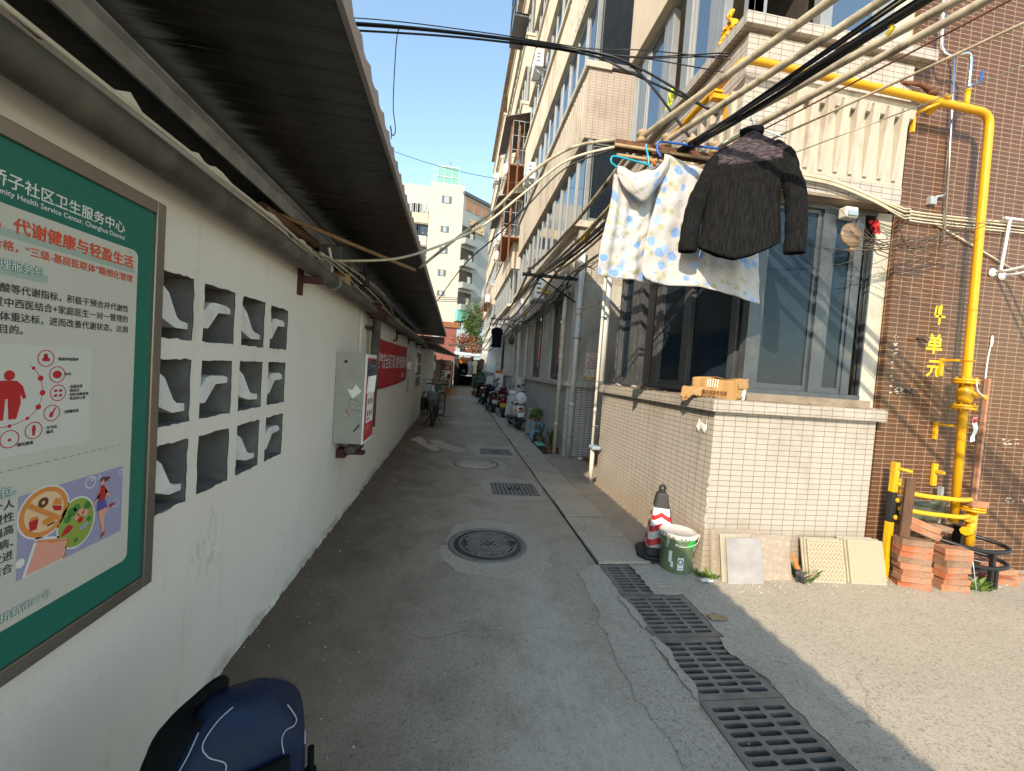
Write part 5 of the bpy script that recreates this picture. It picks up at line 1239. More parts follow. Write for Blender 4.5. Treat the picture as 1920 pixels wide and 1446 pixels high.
elec(2.2, 13.3, 1.2, .15, 1.32, 'tall beige electric cabinet on the wall behind the white scooter')
t = aircon((2.15, 18.6, .75), 'white air conditioner standing low by the wall beyond the scooters', .85, .75, .34, False)
b = B(); b.box(1.83,2.12,18.75,19.1,1.505,1.60); b.ball((1.95,18.95,1.62), .13, 10, 6, (1,1,.5)); tag(b.done('orange_bundle', M['orange']), 'orange cloth bundle on top of the low air conditioner', 'bundle')
# rusty security cages with awnings
def cage(x0, y0, y1, z0, z1, lb, aw=True):
    t = thing('balcony_cage', lb, 'balcony cage', (x0, y0, z0)); b = B(); X1_ = RX-.01
    n = 9
    for k in range(n+1):
        y = lerp(y0,y1,k/n); b.tube([(x0,y,z0),(x0,y,z1)], .012, 4)
    for k in range(4): x = lerp(x0,X1_,k/4); b.tube([(x,y0,z0),(x,y0,z1)], .010, 4)
    for z in (z0,lerp(z0,z1,.33),lerp(z0,z1,.66),z1): b.tube([(X1_,y0,z),(x0,y0,z),(x0,y1,z),(X1_,y1,z)], .012, 4)
    b.done('bars', M['galv'], t)
    b = B(); b.box(x0-.03,X1_,y0,y1,z0-.06,z0); b.box(x0-.05,x0-.01,y0+.2,y0+.5,z0-1.3,z1); b.box(x0+.25,x0+.31,y0-.06,y0-.01,z0-1.1,z1-.2); b.done('rusty_frame', M['rust_wood'], t)
    if aw:
        b = B(); b.hexa([(x0-.35,y0-.1,z1+.05),(x0-.35,y1+.1,z1+.05),(X1_,y1+.1,z1+.45),(X1_,y0-.1,z1+.45),(x0-.35,y0-.1,z1+.07),(x0-.35,y1+.1,z1+.07),(X1_,y1+.1,z1+.47),(X1_,y0-.1,z1+.47)]); b.done('awning', M['awning'], t)
    return t
cage(1.72, 17.6, 20.6, 10.5, 12.3, 'rusty balcony cage with a dark awning, topmost one on the long block')
cage(1.66, 18.4, 22.6, 7.7, 9.3, 'rusty balcony cage below the topmost one, hung with washing')
cage(1.72, 30.5, 35, 6.6, 8.2, 'small rusty balcony cage low on the far end of the block', False)
r = random.Random(77)
for k, (y, z, c, lb) in enumerate(((19.2,7.9,'white','white bag hung outside the lower rusty cage'),(20.4,7.3,'pvc','pale cloth hung outside the lower rusty cage'),(18.6,10.7,'white','white bundle on the topmost rusty cage'))):
    b = B(); b.ball((1.62,y,z), .22, 10, 7, (.6,.8,1.3)); tag(b.done('hung_bundle', M[c]), lb, 'bundle')
t = thing('roof_rack', 'dark metal laundry frame jutting from the top of the long block', 'frame', (1.6, 17, 18)); b = B()
for y in (19.6, 21.6): b.tube([(2.3,y,18.4),(1.62,y,18.4),(1.62,y,21.3),(2.3,y,21.3)], .04, 5)
for z in (18.4,19.4,20.4,21.3): b.tube([(2.3,19.6,z),(1.62,19.6,z),(1.62,21.6,z)], .035, 5)
b.done('frame', M['black'], t); b = B(); b.box(1.60,2.3,19.6,21.6,18.28,18.36); b.done('tray', M['alu_dark'], t)
# ------------------------------------------------------------------ end of the alley and the buildings beyond
t = thing('tower_block', 'tall white tiled tower block closing the view at the end of the alley', 'building', (-6, 57, 0))
def Tb(name, m, *bx):
    b = B()
    for x in bx: b.box(*x)
    return b.done(name, M[m], t)
Tb('wall', 'tower_white', (-5.05,-.55,57,66,0,26.35), (-16,-5.051,58.2,66,0,26.2)); 
for k in range(0, 40):
    pass
b = B()
for k in range(1, 46): b.box(-5.052,-.548,56.996,57.0,k*.57,k*.57+.03)
b.done('tile_joint', M['poster_cream'], t)
for z0, x0, x1, h in ((23.7,-3.5,-2.15,1.0),(19.8,-3.4,-2.27,.87),(16.92,-3.39,-2.26,.87),(13.9,-3.4,-2.3,.87),(11.2,-3.36,-2.3,.72)):
    b = B(); b.box(x0,x1,56.97,57.0,z0,z0+h); f = b.done('window', M['alu_dark'], t); b = B(); b.box(x0+.35,x1-.35,56.95,56.969,z0+.08,z0+h-.08); b.done('pane', M['tower_blue'], f)
for k in range(8):
    z = 22.0-3.0*k
    b = B(); b.box(-16,-5.055,57.2,58.2,z-1.25,z-.05 if k else z+.02); b.box(-7.3,-5.2,57.05,57.2,z-1.2,z+.35-.3); b.done('balcony', M['tower_white' if k % 2 else 'poster_cream'], t)
    b = B(); b.box(-16,-5.055,57.15,58.2,z-1.35,z-1.251); b.done('balcony_slab', M['tower_grey'], t)
    b = B()
    for q in range(6): b.box(-8.5+q*.58-1,-8.05+q*.58-1,57.25,57.3,z+.1,z+1.35); b.box(-8.5+q*.58+1.1,-8.05+q*.58+1.1,57.25,57.3,z+.1,z+1.35)
    b.done('glazing', M['alu_pale' if k == 0 else 'glass'], t)
# the chamfered grey wing
wd = V(math.sin(math.radians(48)), math.cos(math.radians(48)), 0); wn = V(wd.y, -wd.x, 0); w0 = V(-.545, 57.0, 0)
def wing(name, m, a, c, z0, z1, d0=0, d1=.12):
    b = B(); P = lambda s, d, z: w0+wd*s+wn*d+V(0,0,z)
    b.hexa([P(a,d0,z0),P(c,d0,z0),P(c,d1,z0),P(a,d1,z0),P(a,d0,z1),P(c,d0,z1),P(c,d1,z1),P(a,d1,z1)]); return b.done(name, M[m], t)
wing('wing_wall', 'tower_grey', 0, 16, 0, 25.2, -8, 0)
wing('wing_roof', 'alu_dark', -.1, 16, 25.2, 25.6, -8, .3)
for k in range(5): wing('top_glazing', 'lath', .35+k*1.55, 1.6+k*1.55, 23.3, 24.9, .001, .06)
for k in range(6):
    z = 20.6-3.0*k
    wing('balcony_recess', 'interior', .1, 2.5, z-1.4, z+.5, .001, .02)
    wing('balcony_front', 'tower_grey', .0, 2.3, z-2.1, z-1.3, .001, .9)
    wing('balcony_door', 'tower_white', 1.6, 2.2, z-1.3, z-.2, .021, .06)
wing('glass_front', 'mint', -.2, 1.9, 8.0, 9.6, .001, .5); wing('canopy_slab', 'shop_dark', -.3, 2.4, 7.3, 7.9, .001, 1.0)
b = B(); b.text('酒店', 1.5, w0+wd*1.2+wn*.25+V(0,0,20.9), wd, (0,0,1), .03); b.v = b.v; b.done('hotel_lettering', M['poster_cream'], t, solid=.12)
t = thing('roof_tank', 'mint green sheeted cabin on the roof of the white tower', 'roof cabin', (-3, 58, 26.4))
b = B(); b.box(-4.35,-1.4,58,60.5,26.36,29.0); b.done('sheeting', M['mint_sheet'], t)
b = B()
for k in range(4): x = lerp(-4.35,-1.4,k/3); b.box(x-.04,x+.04,57.95,57.999,26.36,29.05)
b.box(-4.4,-1.35,57.93,57.949,27.6,27.7); b.box(-4.4,-1.35,57.93,57.949,28.95,29.1)
for k in range(9): b.box(-5.0,-4.6,57.95,58.0,26.4+k*.3,26.45+k*.3)
b.tube([(-2.4,58,29),(-2.9,57.8,30.2),(-2.6,57.8,29.3)], .03, 4); b.done('frame', M['galv'], t)
t = thing('red_building', 'low red walled building with a brown fascia below the tower', 'building', (-1, 50, 0))
b = B(); b.box(-9,-.35,50,55,0,6.35); b.done('wall', M['tower_red'], t)
b = B(); b.box(-9,.05,49.8,55,6.36,7.0); b.done('fascia', M['rust_wood'], t)
b = B(); b.box(-.3,.2,50,50.2,3.2,6.3); b.box(-3.2,-2.3,49.9,49.99,4.0,5.3); b.done('window', M['tower_blue'], t)
t = thing('blue_building', 'small pale blue building front beside the red one', 'building', (.5, 48, 0))
b = B(); b.box(.22,3,48,50,0,6.8); b.done('wall', M['tower_blue'], t); b = B(); b.box(.25,2.9,47.9,47.999,3.5,5.2); b.done('shopfront', M['shop_dark'], t)
b = B(); b.text('牙科', .7, (.55,47.85,3.9), (1,0,0), (0,0,1), .02); b.done('lettering', M['ink_white'], t)
# willow-like tree
def leafcloud(b, c, rad, n, size, r, droop=0):
    c = Vector(c)
    for k in range(n):
        d = V(r.gauss(0,1), r.gauss(0,1), r.gauss(0,1)).normalized()*(r.random()**.4)
        p = c+V(d.x*rad[0], d.y*rad[1], d.z*rad[2])
        u = V(r.gauss(0,1), r.gauss(0,1), r.gauss(0,1)-droop).normalized(); w = u.orthogonal().normalized()*size*.4
        l = size*r.uniform(.7,1.4); b.add([p-w*.5, p+u*l*.5-w, p+u*l, p+u*l*.5+w], [(0,1,2,3)])
t = thing('tree', 'drooping green tree in front of the tower at the end of the alley', 'tree', (1.6, 42, 0)); r = random.Random(5)
b = B(); b.tube(smooth_path([(1.6,42,0),(1.5,42,2.5),(1.7,42.1,5),(1.5,42,7.5)], 4), [.22,.21,.2,.19,.18,.17,.16,.15,.13,.11,.09,.07,.05][:13], 8)
for k in range(9): a = k*.7; b.tube([(1.6,42,4+k*.4),(1.6+1.0*math.cos(a),42+1.0*math.sin(a),5.2+k*.38)], [.06,.02], 5)
b.done('trunk', M['wood_dark'], t)
b = B()
for k in range(26):
    a = r.random()*6.28; d = r.uniform(0,1.25); leafcloud(b, (1.5+d*math.cos(a), 42+d*math.sin(a), r.uniform(4.6,8.3)), (.38,.38,.75), 90, .20, r, 1.6)
b.done('crown', M['leaf_light'], t)
t = thing('dry_shrub', 'dry brown climbing shrub above the stall roof', 'shrub', (.6, 40, 4)); b = B()
leafcloud(b, (.6,40,4.2), (1.3,.6,.8), 500, .2, r); leafcloud(b, (1.5,39,3.5), (.9,.6,.5), 200, .2, r); b.done('foliage', M['rust_wood'], t)
b = B(); b.tube([(.5,40.3,0),(.6,40,4)], .06, 6); b.done('stem', M['wood_dark'], t)
# lean-to sheds on the left beyond the wall
t = thing('lean_to_shed', 'shabby lean-to shed with a sloping tarred roof at the far left', 'shed', (-.8, 26, 0))
b = B(); b.box(-3,-1.3,16.2,26,0,2.3); b.box(-3,-.33,26,36,0,2.05); b.done('wall', M['render_grey'], t)
b = B(); b.hexa([(-3,14.6,2.75),(-.95,14.6,2.50),(.12,30,2.36),(-3,34,2.9),(-3,14.6,2.82),(-.95,14.6,2.56),(.12,30,2.44),(-3,34,2.98)]); b.done('roof', M['awning'], t)
b = B(); b.box(-.329,-.30,27,35.5,.05,1.95); b.done('shed_door', M['wood_dark'], t)
b = B()
for k in range(6): b.box(-1.0+.02*k,-.99+.02*k,25.9,25.99,.8+.01*k,2.1)
b.done('plank', M['wood'], t)
t = thing('white_fridge', 'white fridge cabinet standing past the end of the white wall', 'cabinet', (-1.05, 15.6, 0))
b = B(); b.box(-1.6,-.88,15.5,16.1,1.15,2.22); b.done('upper_door', M['white_paint'], t, bevel=.01); b = B(); b.box(-1.6,-.90,15.5,16.1,.45,1.12); b.done('lower_door', M['galv'], t, bevel=.01)
b = B(); b.box(-1.55,-.95,15.6,16.0,0,.44); b.done('base', M['dark'], t)
t = thing('red_board', 'red framed notice board leaning on the shed', 'notice board', (-.63, 25, .9))
b = B(); b.box(-1.0,-.29,25.0,25.04,.94,1.78); b.done('board', M['red'], t); b = B(); b.box(-.87,-.36,24.97,24.999,1.02,1.42); b.box(-1.0,-.29,24.98,24.999,.94,.96); b.box(-1.0,-.97,24.98,24.999,.961,1.78); b.box(-.32,-.29,24.98,24.999,.961,1.78); b.box(-.969,-.321,24.98,24.999,1.75,1.78); b.done('sheet', M['white'], t)
b = B(); b.text('公告', .2, (-.80,24.985,1.52), (1,0,0), (0,0,1), .02, width=.36); b.done('lettering', M['poster_cream'], t)
b = B(); b.box(-.95,-.92,25.05,25.1,0,.94); b.box(-.37,-.34,25.05,25.1,0,.94); b.box(-1.2,-.3,24.9,25.2,.88,.93); b.done('stand', M['pvc'], t)
t = thing('orange_bin', 'small orange bin at the foot of the shed', 'bin', (-.42, 25, 0)); b = B(); b.lathe([(.12,0),(.15,.34),(.16,.36),(.14,.36),(.13,.05)], (-.42,24.6,0), 14, caps=False); b.done('bin', M['orange'], t)
t = thing('folded_parasol', 'folded red and white parasol standing by the fridge', 'parasol', (-.98, 17, 0))
b = B(); b.tube([(-.98,17,0),(-.98,17,2.0)], .02, 6); b.done('pole', M['white_paint'], t); b = B(); b.lathe([(.03,.8),(.09,1.0),(.07,1.4),(.03,1.72)], (-.98,17,0), 10); b.done('canopy', M['red_cloth'], t)
b = B(); b.lathe([(.10,1.45),(.12,1.6),(.05,1.85)], (-.96,17.05,0), 10); b.box(-1.1,-.85,16.9,17.1,.55,.85); b.done('cover', M['white'], t)
b = B()
for k in range(6): b.box(-.72,-.55,19.9,20.0,1.2+.13*k,1.28+.13*k)
b.box(-.78,-.74,19.9,20,.9,2.05); tag(b.done('shoe_rack', M['black']), 'dark slatted rack standing behind the electric bike', 'rack')
# market stall at the very end
t = thing('market_stall', 'dim stall with an orange fringe under a pale awning at the end of the alley', 'stall', (.9, 36, 0))
b = B(); b.box(-.2,.2,36,40,0,2.3); b.box(1.5,2.2,36,40,0,2.3); b.box(-.2,2.2,39.9,40,0,2.3); b.box(-.2,2.2,36,40,2.3,2.4); b.done('shell', M['shop_dark'], t)
b = B(); b.hexa([(-.1,31.5,2.62),(1.75,31.5,2.50),(1.9,36,2.8),(-.3,36,2.9),(-.1,31.5,2.80),(1.75,31.5,2.64),(1.9,36,2.9),(-.3,36,3.0)]); b.done('awning', M['paper'], t)
b = B()
for k in range(14): x = .22+k*.065; b.hexa([(x,32.5,2.05-.1*(k%3)*.5),(x+.045,32.5,2.05-.1*(k%3)*.5),(x+.045,32.53,2.05-.1*(k%3)*.5),(x,32.53,2.05-.1*(k%3)*.5),(x-.01,32.5,2.48),(x+.055,32.5,2.48),(x+.055,32.53,2.48),(x-.01,32.53,2.48)])
b.done('fringe', M['orange'], t)
b = B(); b.box(.5,.8,37.5,37.6,1.2,1.5); b.box(1.1,1.4,37.5,37.6,1.2,1.55); b.box(.35,1.4,37,37.4,.9,1.0); b.done('goods', M['tower_blue'], t)
def garment(c, w, h, m, lb, rot=0, d=.06, sd=1):
    t = thing('hanging_garment', lb, 'garment', c); r = random.Random(sd); b = B(); Mz = rotz(rot); c = Vector(c)
    prof = [(.08,0),(.30,-.05),(.5,-.10),(.52,-.35),(.40,-.38),(.40,-1),( -.40,-1),(-.40,-.38),(-.52,-.35),(-.5,-.10),(-.30,-.05),(-.08,0)]
    n = len(prof); vs = []
    for s in (-1,1):
        for x,z in prof: vs.append(c+Mz @ V(x*w, s*d*(.4+.5*abs(z))+.02*math.sin(x*9), z*h))
    b.add(vs, [tuple(range(n))[::-1], tuple(range(n,2*n))]+[(i,(i+1)%n,n+(i+1)%n,n+i) for i in range(n)]); b.done('cloth', M[m], t, bevel=.02)
    b = B(); b.tube([c+V(0,0,-.02), c+V(0,0,.06), c+V(.02,0,.10)], .004, 5); b.done('hanger_hook', M['black'], t)
garment((.98,30,2.2), .38, 1.05, 'tower_grey', 'patterned grey garment hung by the stall', 0, .05, 3); garment((1.3,29.4,2.25), .34, 1.0, 'poster_cream', 'cream garment hung by the stall', 0, .05, 4)
garment((1.68,28,2.35), .36, .75, 'wood_dark', 'dark red garment hung at the right of the stall', 0, .05, 5)
def bush(c, rad, lb, pot=True, n=220, m='leaf', s=.12, sd=3):
    t = thing('potted_plant', lb, 'plant', (c[0],c[1],0)); r = random.Random(sd); b = B(); leafcloud(b, c, rad, n, s, r, -.3)
    b.done('foliage', M[m], t)
    if pot: b = B(); b.lathe([(.12,0),(.17,.26),(.18,.30),(.15,.30),(.13,.1)], (c[0],c[1],0), 14, caps=False); b.done('pot', M['terracotta'], t)
    b = B(); b.tube([(c[0],c[1],.1),c], .015, 5); b.done('stem', M['wood_dark'], t)
bush((1.25,23.6,.95), (.26,.3,.5), 'leafy shrub in a pot at the right near the stall'); bush((1.55,22.6,1.05), (.3,.3,.42), 'leafy potted shrub just beyond the low air conditioner', sd=8); bush((1.15,24.8,.8), (.2,.25,.4), 'small potted shrub farthest down the alley', sd=11)
# ------------------------------------------------------------------ scooters
def wheel(parent, c, R_, w, lean=0, rimmat='steel'):
    x, y, z = c; n = 28; b = B(); m = 10
    vs = []; 
    for i in range(n):
        a = 2*PI*i/n
        for j in range(m):
            q = 2*PI*j/m; rr = R_-w*.5+w*.5*math.cos(q); vs.append((x+w*.62*math.sin(q), y+rr*math.cos(a), z+rr*math.sin(a)))
    b.add(vs, [(i*m+j, i*m+(j+1)%m, ((i+1)%n)*m+(j+1)%m, ((i+1)%n)*m+j) for i in range(n) for j in range(m)], True)
    o = b.done('wheel', M['rubber'], parent)
    b = B(); b.lathe([(R_-w*.95,-.03),(R_-w*.95,.03),(R_-w*1.3,.025),(R_-w*1.3,-.025)], (x,y,z), 24, roty(PI/2), caps=False); b.tube([(x-.05,y,z),(x+.05,y,z)], .03, 10)
    for k in range(5): a = 2*PI*k/5; b.tube([(x,y,z),(x,y+(R_-w*1.1)*math.cos(a),z+(R_-w*1.1)*math.sin(a))], .012, 5)
    b.done('rim', M[rimmat], o)
def scooter(loc, yaw, lb, body='scooter_white', box=None, rack=False, plate='plate_yellow', trim='scooter_black', screen=False, seat='scooter_black'):
    t = thing('scooter', lb, 'scooter', (0,0,0), 'scooters parked along the block')
    wheel(t, (0,0,.215), .215, .10); wheel(t, (0,1.22,.215), .215, .09)
    b = B()                                             # rear bodywork lofted along its length
    prof = [(-.24,.06,.60,.70),(-.18,.12,.50,.74),(-.05,.165,.42,.76),(.15,.18,.36,.74),(.35,.165,.32,.72),(.50,.13,.30,.66),(.58,.08,.32,.50)]
    n = 14; vs = []
    for y, w, z0, z1 in prof:
        for k in range(n):
            a = 2*PI*k/n; cx, cz_ = math.cos(a), math.sin(a)
            vs.append((w*(abs(cx)**.7)*(1 if cx > 0 else -1), y, (z0+z1)/2+(z1-z0)/2*(abs(cz_)**.7)*(1 if cz_ > 0 else -1)))
    fs = [(i*n+k, i*n+(k+1)%n, (i+1)*n+(k+1)%n, (i+1)*n+k) for i in range(len(prof)-1) for k in range(n)]
    b.add(vs, fs+[tuple(range(n))[::-1], tuple((len(prof)-1)*n+k for k in range(n))], True); b.done('body_shell', M[body], t)
    b = B(); b.grid(lambda u,v: V((u-.5)*.29*(1-.25*abs(v-.4)), -.12+.66*v, .765+.035*math.sin(PI*v)-.05*(2*u-1)**2), 8, 10); b.done('seat', M[seat], t, solid=.06)
    b = B(); b.box(-.13,.13,.52,.98,.27,.31); b.box(-.09,.09,-.02,.5,.22,.33); b.done('footboard', M[trim], t, bevel=.015)
    b = B(); b.grid(lambda u,v: V((u-.5)*(.44-.10*v), 1.02-.10*v-.10*(2*u-1)**2, .30+.62*v), 10, 10); b.done('leg_shield', M[body], t, solid=.03)
    b = B(); b.grid(lambda u,v: V((u-.5)*.15, 1.22+.25*math.sin((v-.5)*2.2), .215+.25*math.cos((v-.5)*2.2)), 4, 8); b.done('front_mudguard', M[body], t, solid=.012)
    b = B(); b.tube([(.06,1.22,.215),(.06,1.05,.62),(0,.98,.95)], .02, 8); b.tube([(-.06,1.22,.215),(-.06,1.05,.62)], .02, 8); b.tube([(0,1.02,.85),(0,.95,1.0)], .03, 8); b.done('fork', M['steel'], t)
    b = B(); b.ball((0,.98,.99), .12, 14, 8, (1.15,.9,.75)); b.done('headlamp_cowl', M[body], t)
    b = B(); b.tube(smooth_path([(-.34,.84,1.05),(-.2,.92,1.03),(0,.96,1.0),(.2,.92,1.03),(.34,.84,1.05)], 4), .014, 8); b.done('handlebar', M['steel'], t)
    for s in (-1,1):
        b = B(); b.tube([(s*.25,.89,1.045),(s*.37,.82,1.05)], .02, 8); b.tube([(s*.24,.93,1.04),(s*.36,.89,1.03)], .007, 5); b.done('grip', M['rubber'], t)
        b = B(); b.tube(smooth_path([(s*.2,.92,1.04),(s*.27,.93,1.17),(s*.30,.91,1.22)], 4), .007, 6); f = b.done('mirror', M['black'], t)
        b = B(); b.ball((s*.31,.90,1.26), .055, 12, 8, (1.1,.3,.8)); b.done('mirror_glass', M['alu_dark'], f)
    b = B(); b.ball((0,-.225,.635), .055, 12, 8, (1.3,.6,.8)); b.done('tail_lamp', M['lamp_red'], t)
    b = B(); b.hexa([(-.07,-.22,.56),(.07,-.22,.56),(.06,-.30,.30),(-.06,-.30,.30),(-.07,-.21,.57),(.07,-.21,.57),(.06,-.285,.30),(-.06,-.285,.30)]); b.done('rear_mudguard', M['rubber'], t)
    b = B(); b.obox((0,-.285,.47), (.20,.008,.14), rotx(.25)); b.done('number_plate', M[plate], t)
    for s in (-1,1): b = B(); b.ball((s*.13,-.20,.60), .032, 8, 6, (1,.9,1)); b.done('indicator', M['orange'], t)
    b = B(); b.tube([(.13,.35,.24),(.16,.05,.26),(.17,-.22,.30)], [.03,.05,.05], 10); b.tube([(-.12,.4,.22),(-.12,-.02,.22)], .045, 8); b.done('exhaust', M['alu_dark'], t)
    b = B(); b.tube([(-.08,.42,.28),(-.26,.36,.01)], .012, 6); b.obox((-.27,.36,.008), (.06,.05,.012)); b.done('kickstand', M['black'], t)
    if box:
        b = B(); b.lathe([(.001,-.13),(.10,-.128),(.145,-.10),(.165,-.03),(.168,.03),(.15,.10),(.09,.13),(.001,.13)], (0,-.22,.93), 28, rotx(PI/2), caps=False); o = b.done('top_case', M[box], t)
        b = B(); b.lathe([(.168,-.006),(.173,0),(.168,.006)], (0,-.22,.93), 28, rotx(PI/2), caps=False); b.ring((0,-.352,.93), .02, .03, (1,0,0), (0,0,1), 16, .6); b.ring((0,-.335,.93), .105, .11, (1,0,0), (0,0,1), 24); b.done('case_seam', M['alu'], o)
        b = B(); b.box(-.07,.07,-.28,0,.76,.78); b.tube([(-.1,-.1,.70),(-.09,-.3,.78),(.09,-.3,.78),(.1,-.1,.70)], .012, 6); b.done('rack', M['steel'], t)
    if rack:
        b = B()
        for s in (-1,1): b.tube(smooth_path([(s*.10,-.02,.76),(s*.13,-.24,.84),(s*.08,-.36,.86)], 4), .012, 6)
        b.tube([(-.08,-.36,.86),(.08,-.36,.86)], .012, 6); b.tube(smooth_path([(-.19,-.02,.55),(-.22,-.12,.45),(-.22,-.05,.30),(-.19,.1,.30)], 4, ), .014, 6); b.tube([(-.2,.1,.30),(-.2,.1,.55),(-.19,-.02,.55)], .014, 6); b.done('rack', M['stainless'], t)
    if screen: b = B(); b.grid(lambda u,v: V((u-.5)*.34*(1-.3*v), 1.06-.12*v-.05*(2*u-1)**2, 1.02+.36*v), 6, 6); b.done('windscreen', M['white'], t, solid=.006)
    t.rotation_euler = (0, -.04, yaw); t.location = loc
    return t
scooter((1.86,11.45,0), .06, 'white scooter with a round white top case, nearest in the row', box='scooter_white', plate='white')
scooter((1.72,14.2,0), -.12, 'dark red scooter with a yellow number plate behind the white one', 'scooter_red')
scooter((1.50,15.6,0), .10, 'black scooter with a chrome side rack, third in the row', 'scooter_black', rack=True, screen=True, plate='white')
scooter((1.62,17.6,0), -.05, 'grey scooter with twin mirrors, fourth in the row', 'scooter_grey', plate='white')
scooter((1.34,18.9,0), .08, 'black scooter farthest down the row, nearest the alley middle', 'scooter_black', plate='white')
# small cargo electric bike on the left
t = thing('electric_bike', 'black electric bike with wire baskets by the end of the white wall', 'electric bike', (-.55, 11.3, 0))
wheel(t, (-.56,11.3,.215), .215, .085); wheel(t, (-.56,12.35,.215), .215, .085)
b = B(); b.tube([(-.56,11.3,.215),(-.56,11.55,.48),(-.56,11.95,.40),(-.56,12.15,.62),(-.50,12.2,1.12)], .025, 8)
for s in (-1,1): b.tube([(-.56+s*.07,11.3,.215),(-.56+s*.07,11.25,.6),(-.56+s*.07,11.7,.6)], .014, 6); b.tube([(-.56+s*.06,12.35,.215),(-.56+s*.06,12.2,.65)], .016, 6)
b.done('frame', M['black'], t)
b = B(); b.grid(lambda u,v: V(-.56+(u-.5)*.26, 11.25+.5*v, .60+.03*math.sin(PI*v)-.04*(2*u-1)**2), 6, 6); b.done('saddle', M['scooter_grey'], t, solid=.06)
for s in (-1,1):
    b = B(); x0, x1 = (-.56+s*.13, -.56+s*.30)
    for z in (.32,.5,.7,.92): b.tube([(x0,11.1,z),(x1,11.1,z),(x1,11.75,z),(x0,11.75,z)], .011, 5, closed=True)
    for (px, py) in ((x0,11.1),(x1,11.1),(x1,11.4),(x1,11.75),(x0,11.75)): b.tube([(px,py,.32),(px,py,.92)], .009, 5)
    b.box(min(x0,x1),max(x0,x1),11.12,11.73,.33,.38); b.done('wire_basket', M['black'], t)
b = B(); b.box(-.74,-.38,11.15,11.5,.72,.93); b.done('rear_box', M['scooter_grey'], t, bevel=.02)
b = B(); b.tube(smooth_path([(-.85,12.0,1.12),(-.7,12.1,1.14),(-.5,12.2,1.12),(-.32,12.1,1.14),(-.2,12.0,1.12)], 4), .016, 6); b.obox((-.5,12.22,1.05), (.2,.12,.18)); b.done('handlebar', M['black'], t)
b = B(); b.tube([(-.26,12.05,1.13),(-.22,12.05,1.30)], .008, 5); b.ball((-.21,12.04,1.38), .07, 12, 8, (.8,.3,1.2)); b.done('mirror', M['black'], t)
b = B(); b.tube([(-.5,11.7,.3),(-.30,11.6,.01)], .012, 5); b.tube([(-.62,11.7,.3),(-.80,11.6,.01)], .012, 5); b.done('kickstand', M['black'], t)
# plants, stool, board by the block
b = B()
b.hexa([(1.98,10.98,.0),(2.22,10.72,.0),(2.235,10.74,.0),(1.99,11.0,.0),(2.04,11.02,.72),(2.225,10.75,.68),(2.24,10.77,.68),(2.05,11.05,.72)]); tag(b.done('leaning_board', M['tile_edge']), 'pale weathered board leaning on the block behind the stool', 'board')
t = thing('blue_stool', 'small sky blue plastic stool holding a potted plant', 'stool', (2.1, 10.1, 0)); b = B(); b.box(1.97,2.22,9.98,10.23,.40,.43); b.done('seat', M['stool_blue'], t, bevel=.01)
for x in (1.98,2.21):
    for y in (9.99,10.22): b = B(); b.hexa([(x-.03,y-.03,0),(x+.03,y-.03,0),(x+.03,y+.03,0),(x-.03,y+.03,0),(x-.02,y-.02,.40),(x+.02,y-.02,.40),(x+.02,y+.02,.40),(x-.02,y+.02,.40)]); b.done('leg', M['stool_blue'], t)
b = B(); b.box(1.99,2.20,9.985,10.0,.2,.24); b.box(1.985,2.0,10.0,10.2,.2,.24); b.done('rail', M['stool_blue'], t)
def potted(c, r_, h, lb, m='terracotta'):
    t = thing('potted_plant', lb, 'plant', c); x, y, z = c; b = B(); b.lathe([(r_*.7,0),(r_,h*.85),(r_*1.1,h*.86),(r_*1.1,h),(r_*.92,h),(r_*.9,h*.8)], c, 18, caps=False); b.done('pot', M[m], t)
    b = B(); b.lathe([(r_*.9,h*.85),(.001,h*.87)], c, 14, caps=False); b.done('soil', M['soil'], t); return t
t = potted((2.11,10.1,.431), .10, .13, 'yellow green plant in a low pot on the blue stool', 'porcelain'); r = random.Random(3); b = B(); leafcloud(b, (2.08,10.05,.66), (.18,.16,.11), 150, .07, r, -.5); b.done('foliage', M['weed'], t)
b = B(); leafcloud(b, (1.93,10.0,.56), (.07,.08,.06), 40, .06, r, 0); b.done('foliage', M['leaf_light'], t)
def blades(t, c, n, L, r, m, wd_=.02, spread=.6):
    b = B(); c = Vector(c)
    for k in range(n):
        a = r.random()*6.28; s = r.uniform(.2,1)*spread; l = L*r.uniform(.6,1.1); d = V(math.cos(a),math.sin(a),0); w = V(-d.y,d.x,0)
        pts = [c+d*(s*l*(q/5)**1.4)+V(0,0,l*(q/5)*(1-.28*s*(q/5))) for q in range(6)]
        vs = []; 
        for q, p in enumerate(pts): ww = wd_*(1-(q/5)**1.6)+.001; vs += [p-w*ww, p+V(0,0,-ww*.5), p+w*ww]
        b.add(vs, [(3*q+j,3*q+j+1,3*q+j+4,3*q+j+3) for q in range(5) for j in range(2)], True)
    b.done('leaves', M[m], t, solid=.004)
t = potted((2.14,8.62,0), .12, .17, 'spiky aloe in a terracotta pot by the downpipes'); blades(t, (2.14,8.62,.14), 16, .48, random.Random(4), 'leaf', .024, .75)
t = potted((2.05,8.35,0), .085, .13, 'small low clay pot in front of the aloe'); b = B(); leafcloud(b, (2.05,8.35,.15), (.08,.08,.04), 40, .05, random.Random(6), 0); b.done('foliage', M['leaf_light'], t)
t = potted((2.09,9.45,0), .11, .15, 'dark leafy plant in a pot under the blue stool', 'porcelain'); blades(t, (2.09,9.45,.12), 14, .42, random.Random(9), 'leaf', .02, .9)
t = potted((2.21,8.45,0), .075, .12, 'tiny clay pot between the aloe and the downpipe'); blades(t, (2.21,8.45,.09), 8, .15, random.Random(19), 'leaf', .01, .5)
b = B(); b.box(1.93,2.12,9.05,9.4,.01,.05); tag(b.done('plant_tray', M['mint'], bevel=.008), 'dull green plastic tray on the ground by the pots', 'tray')
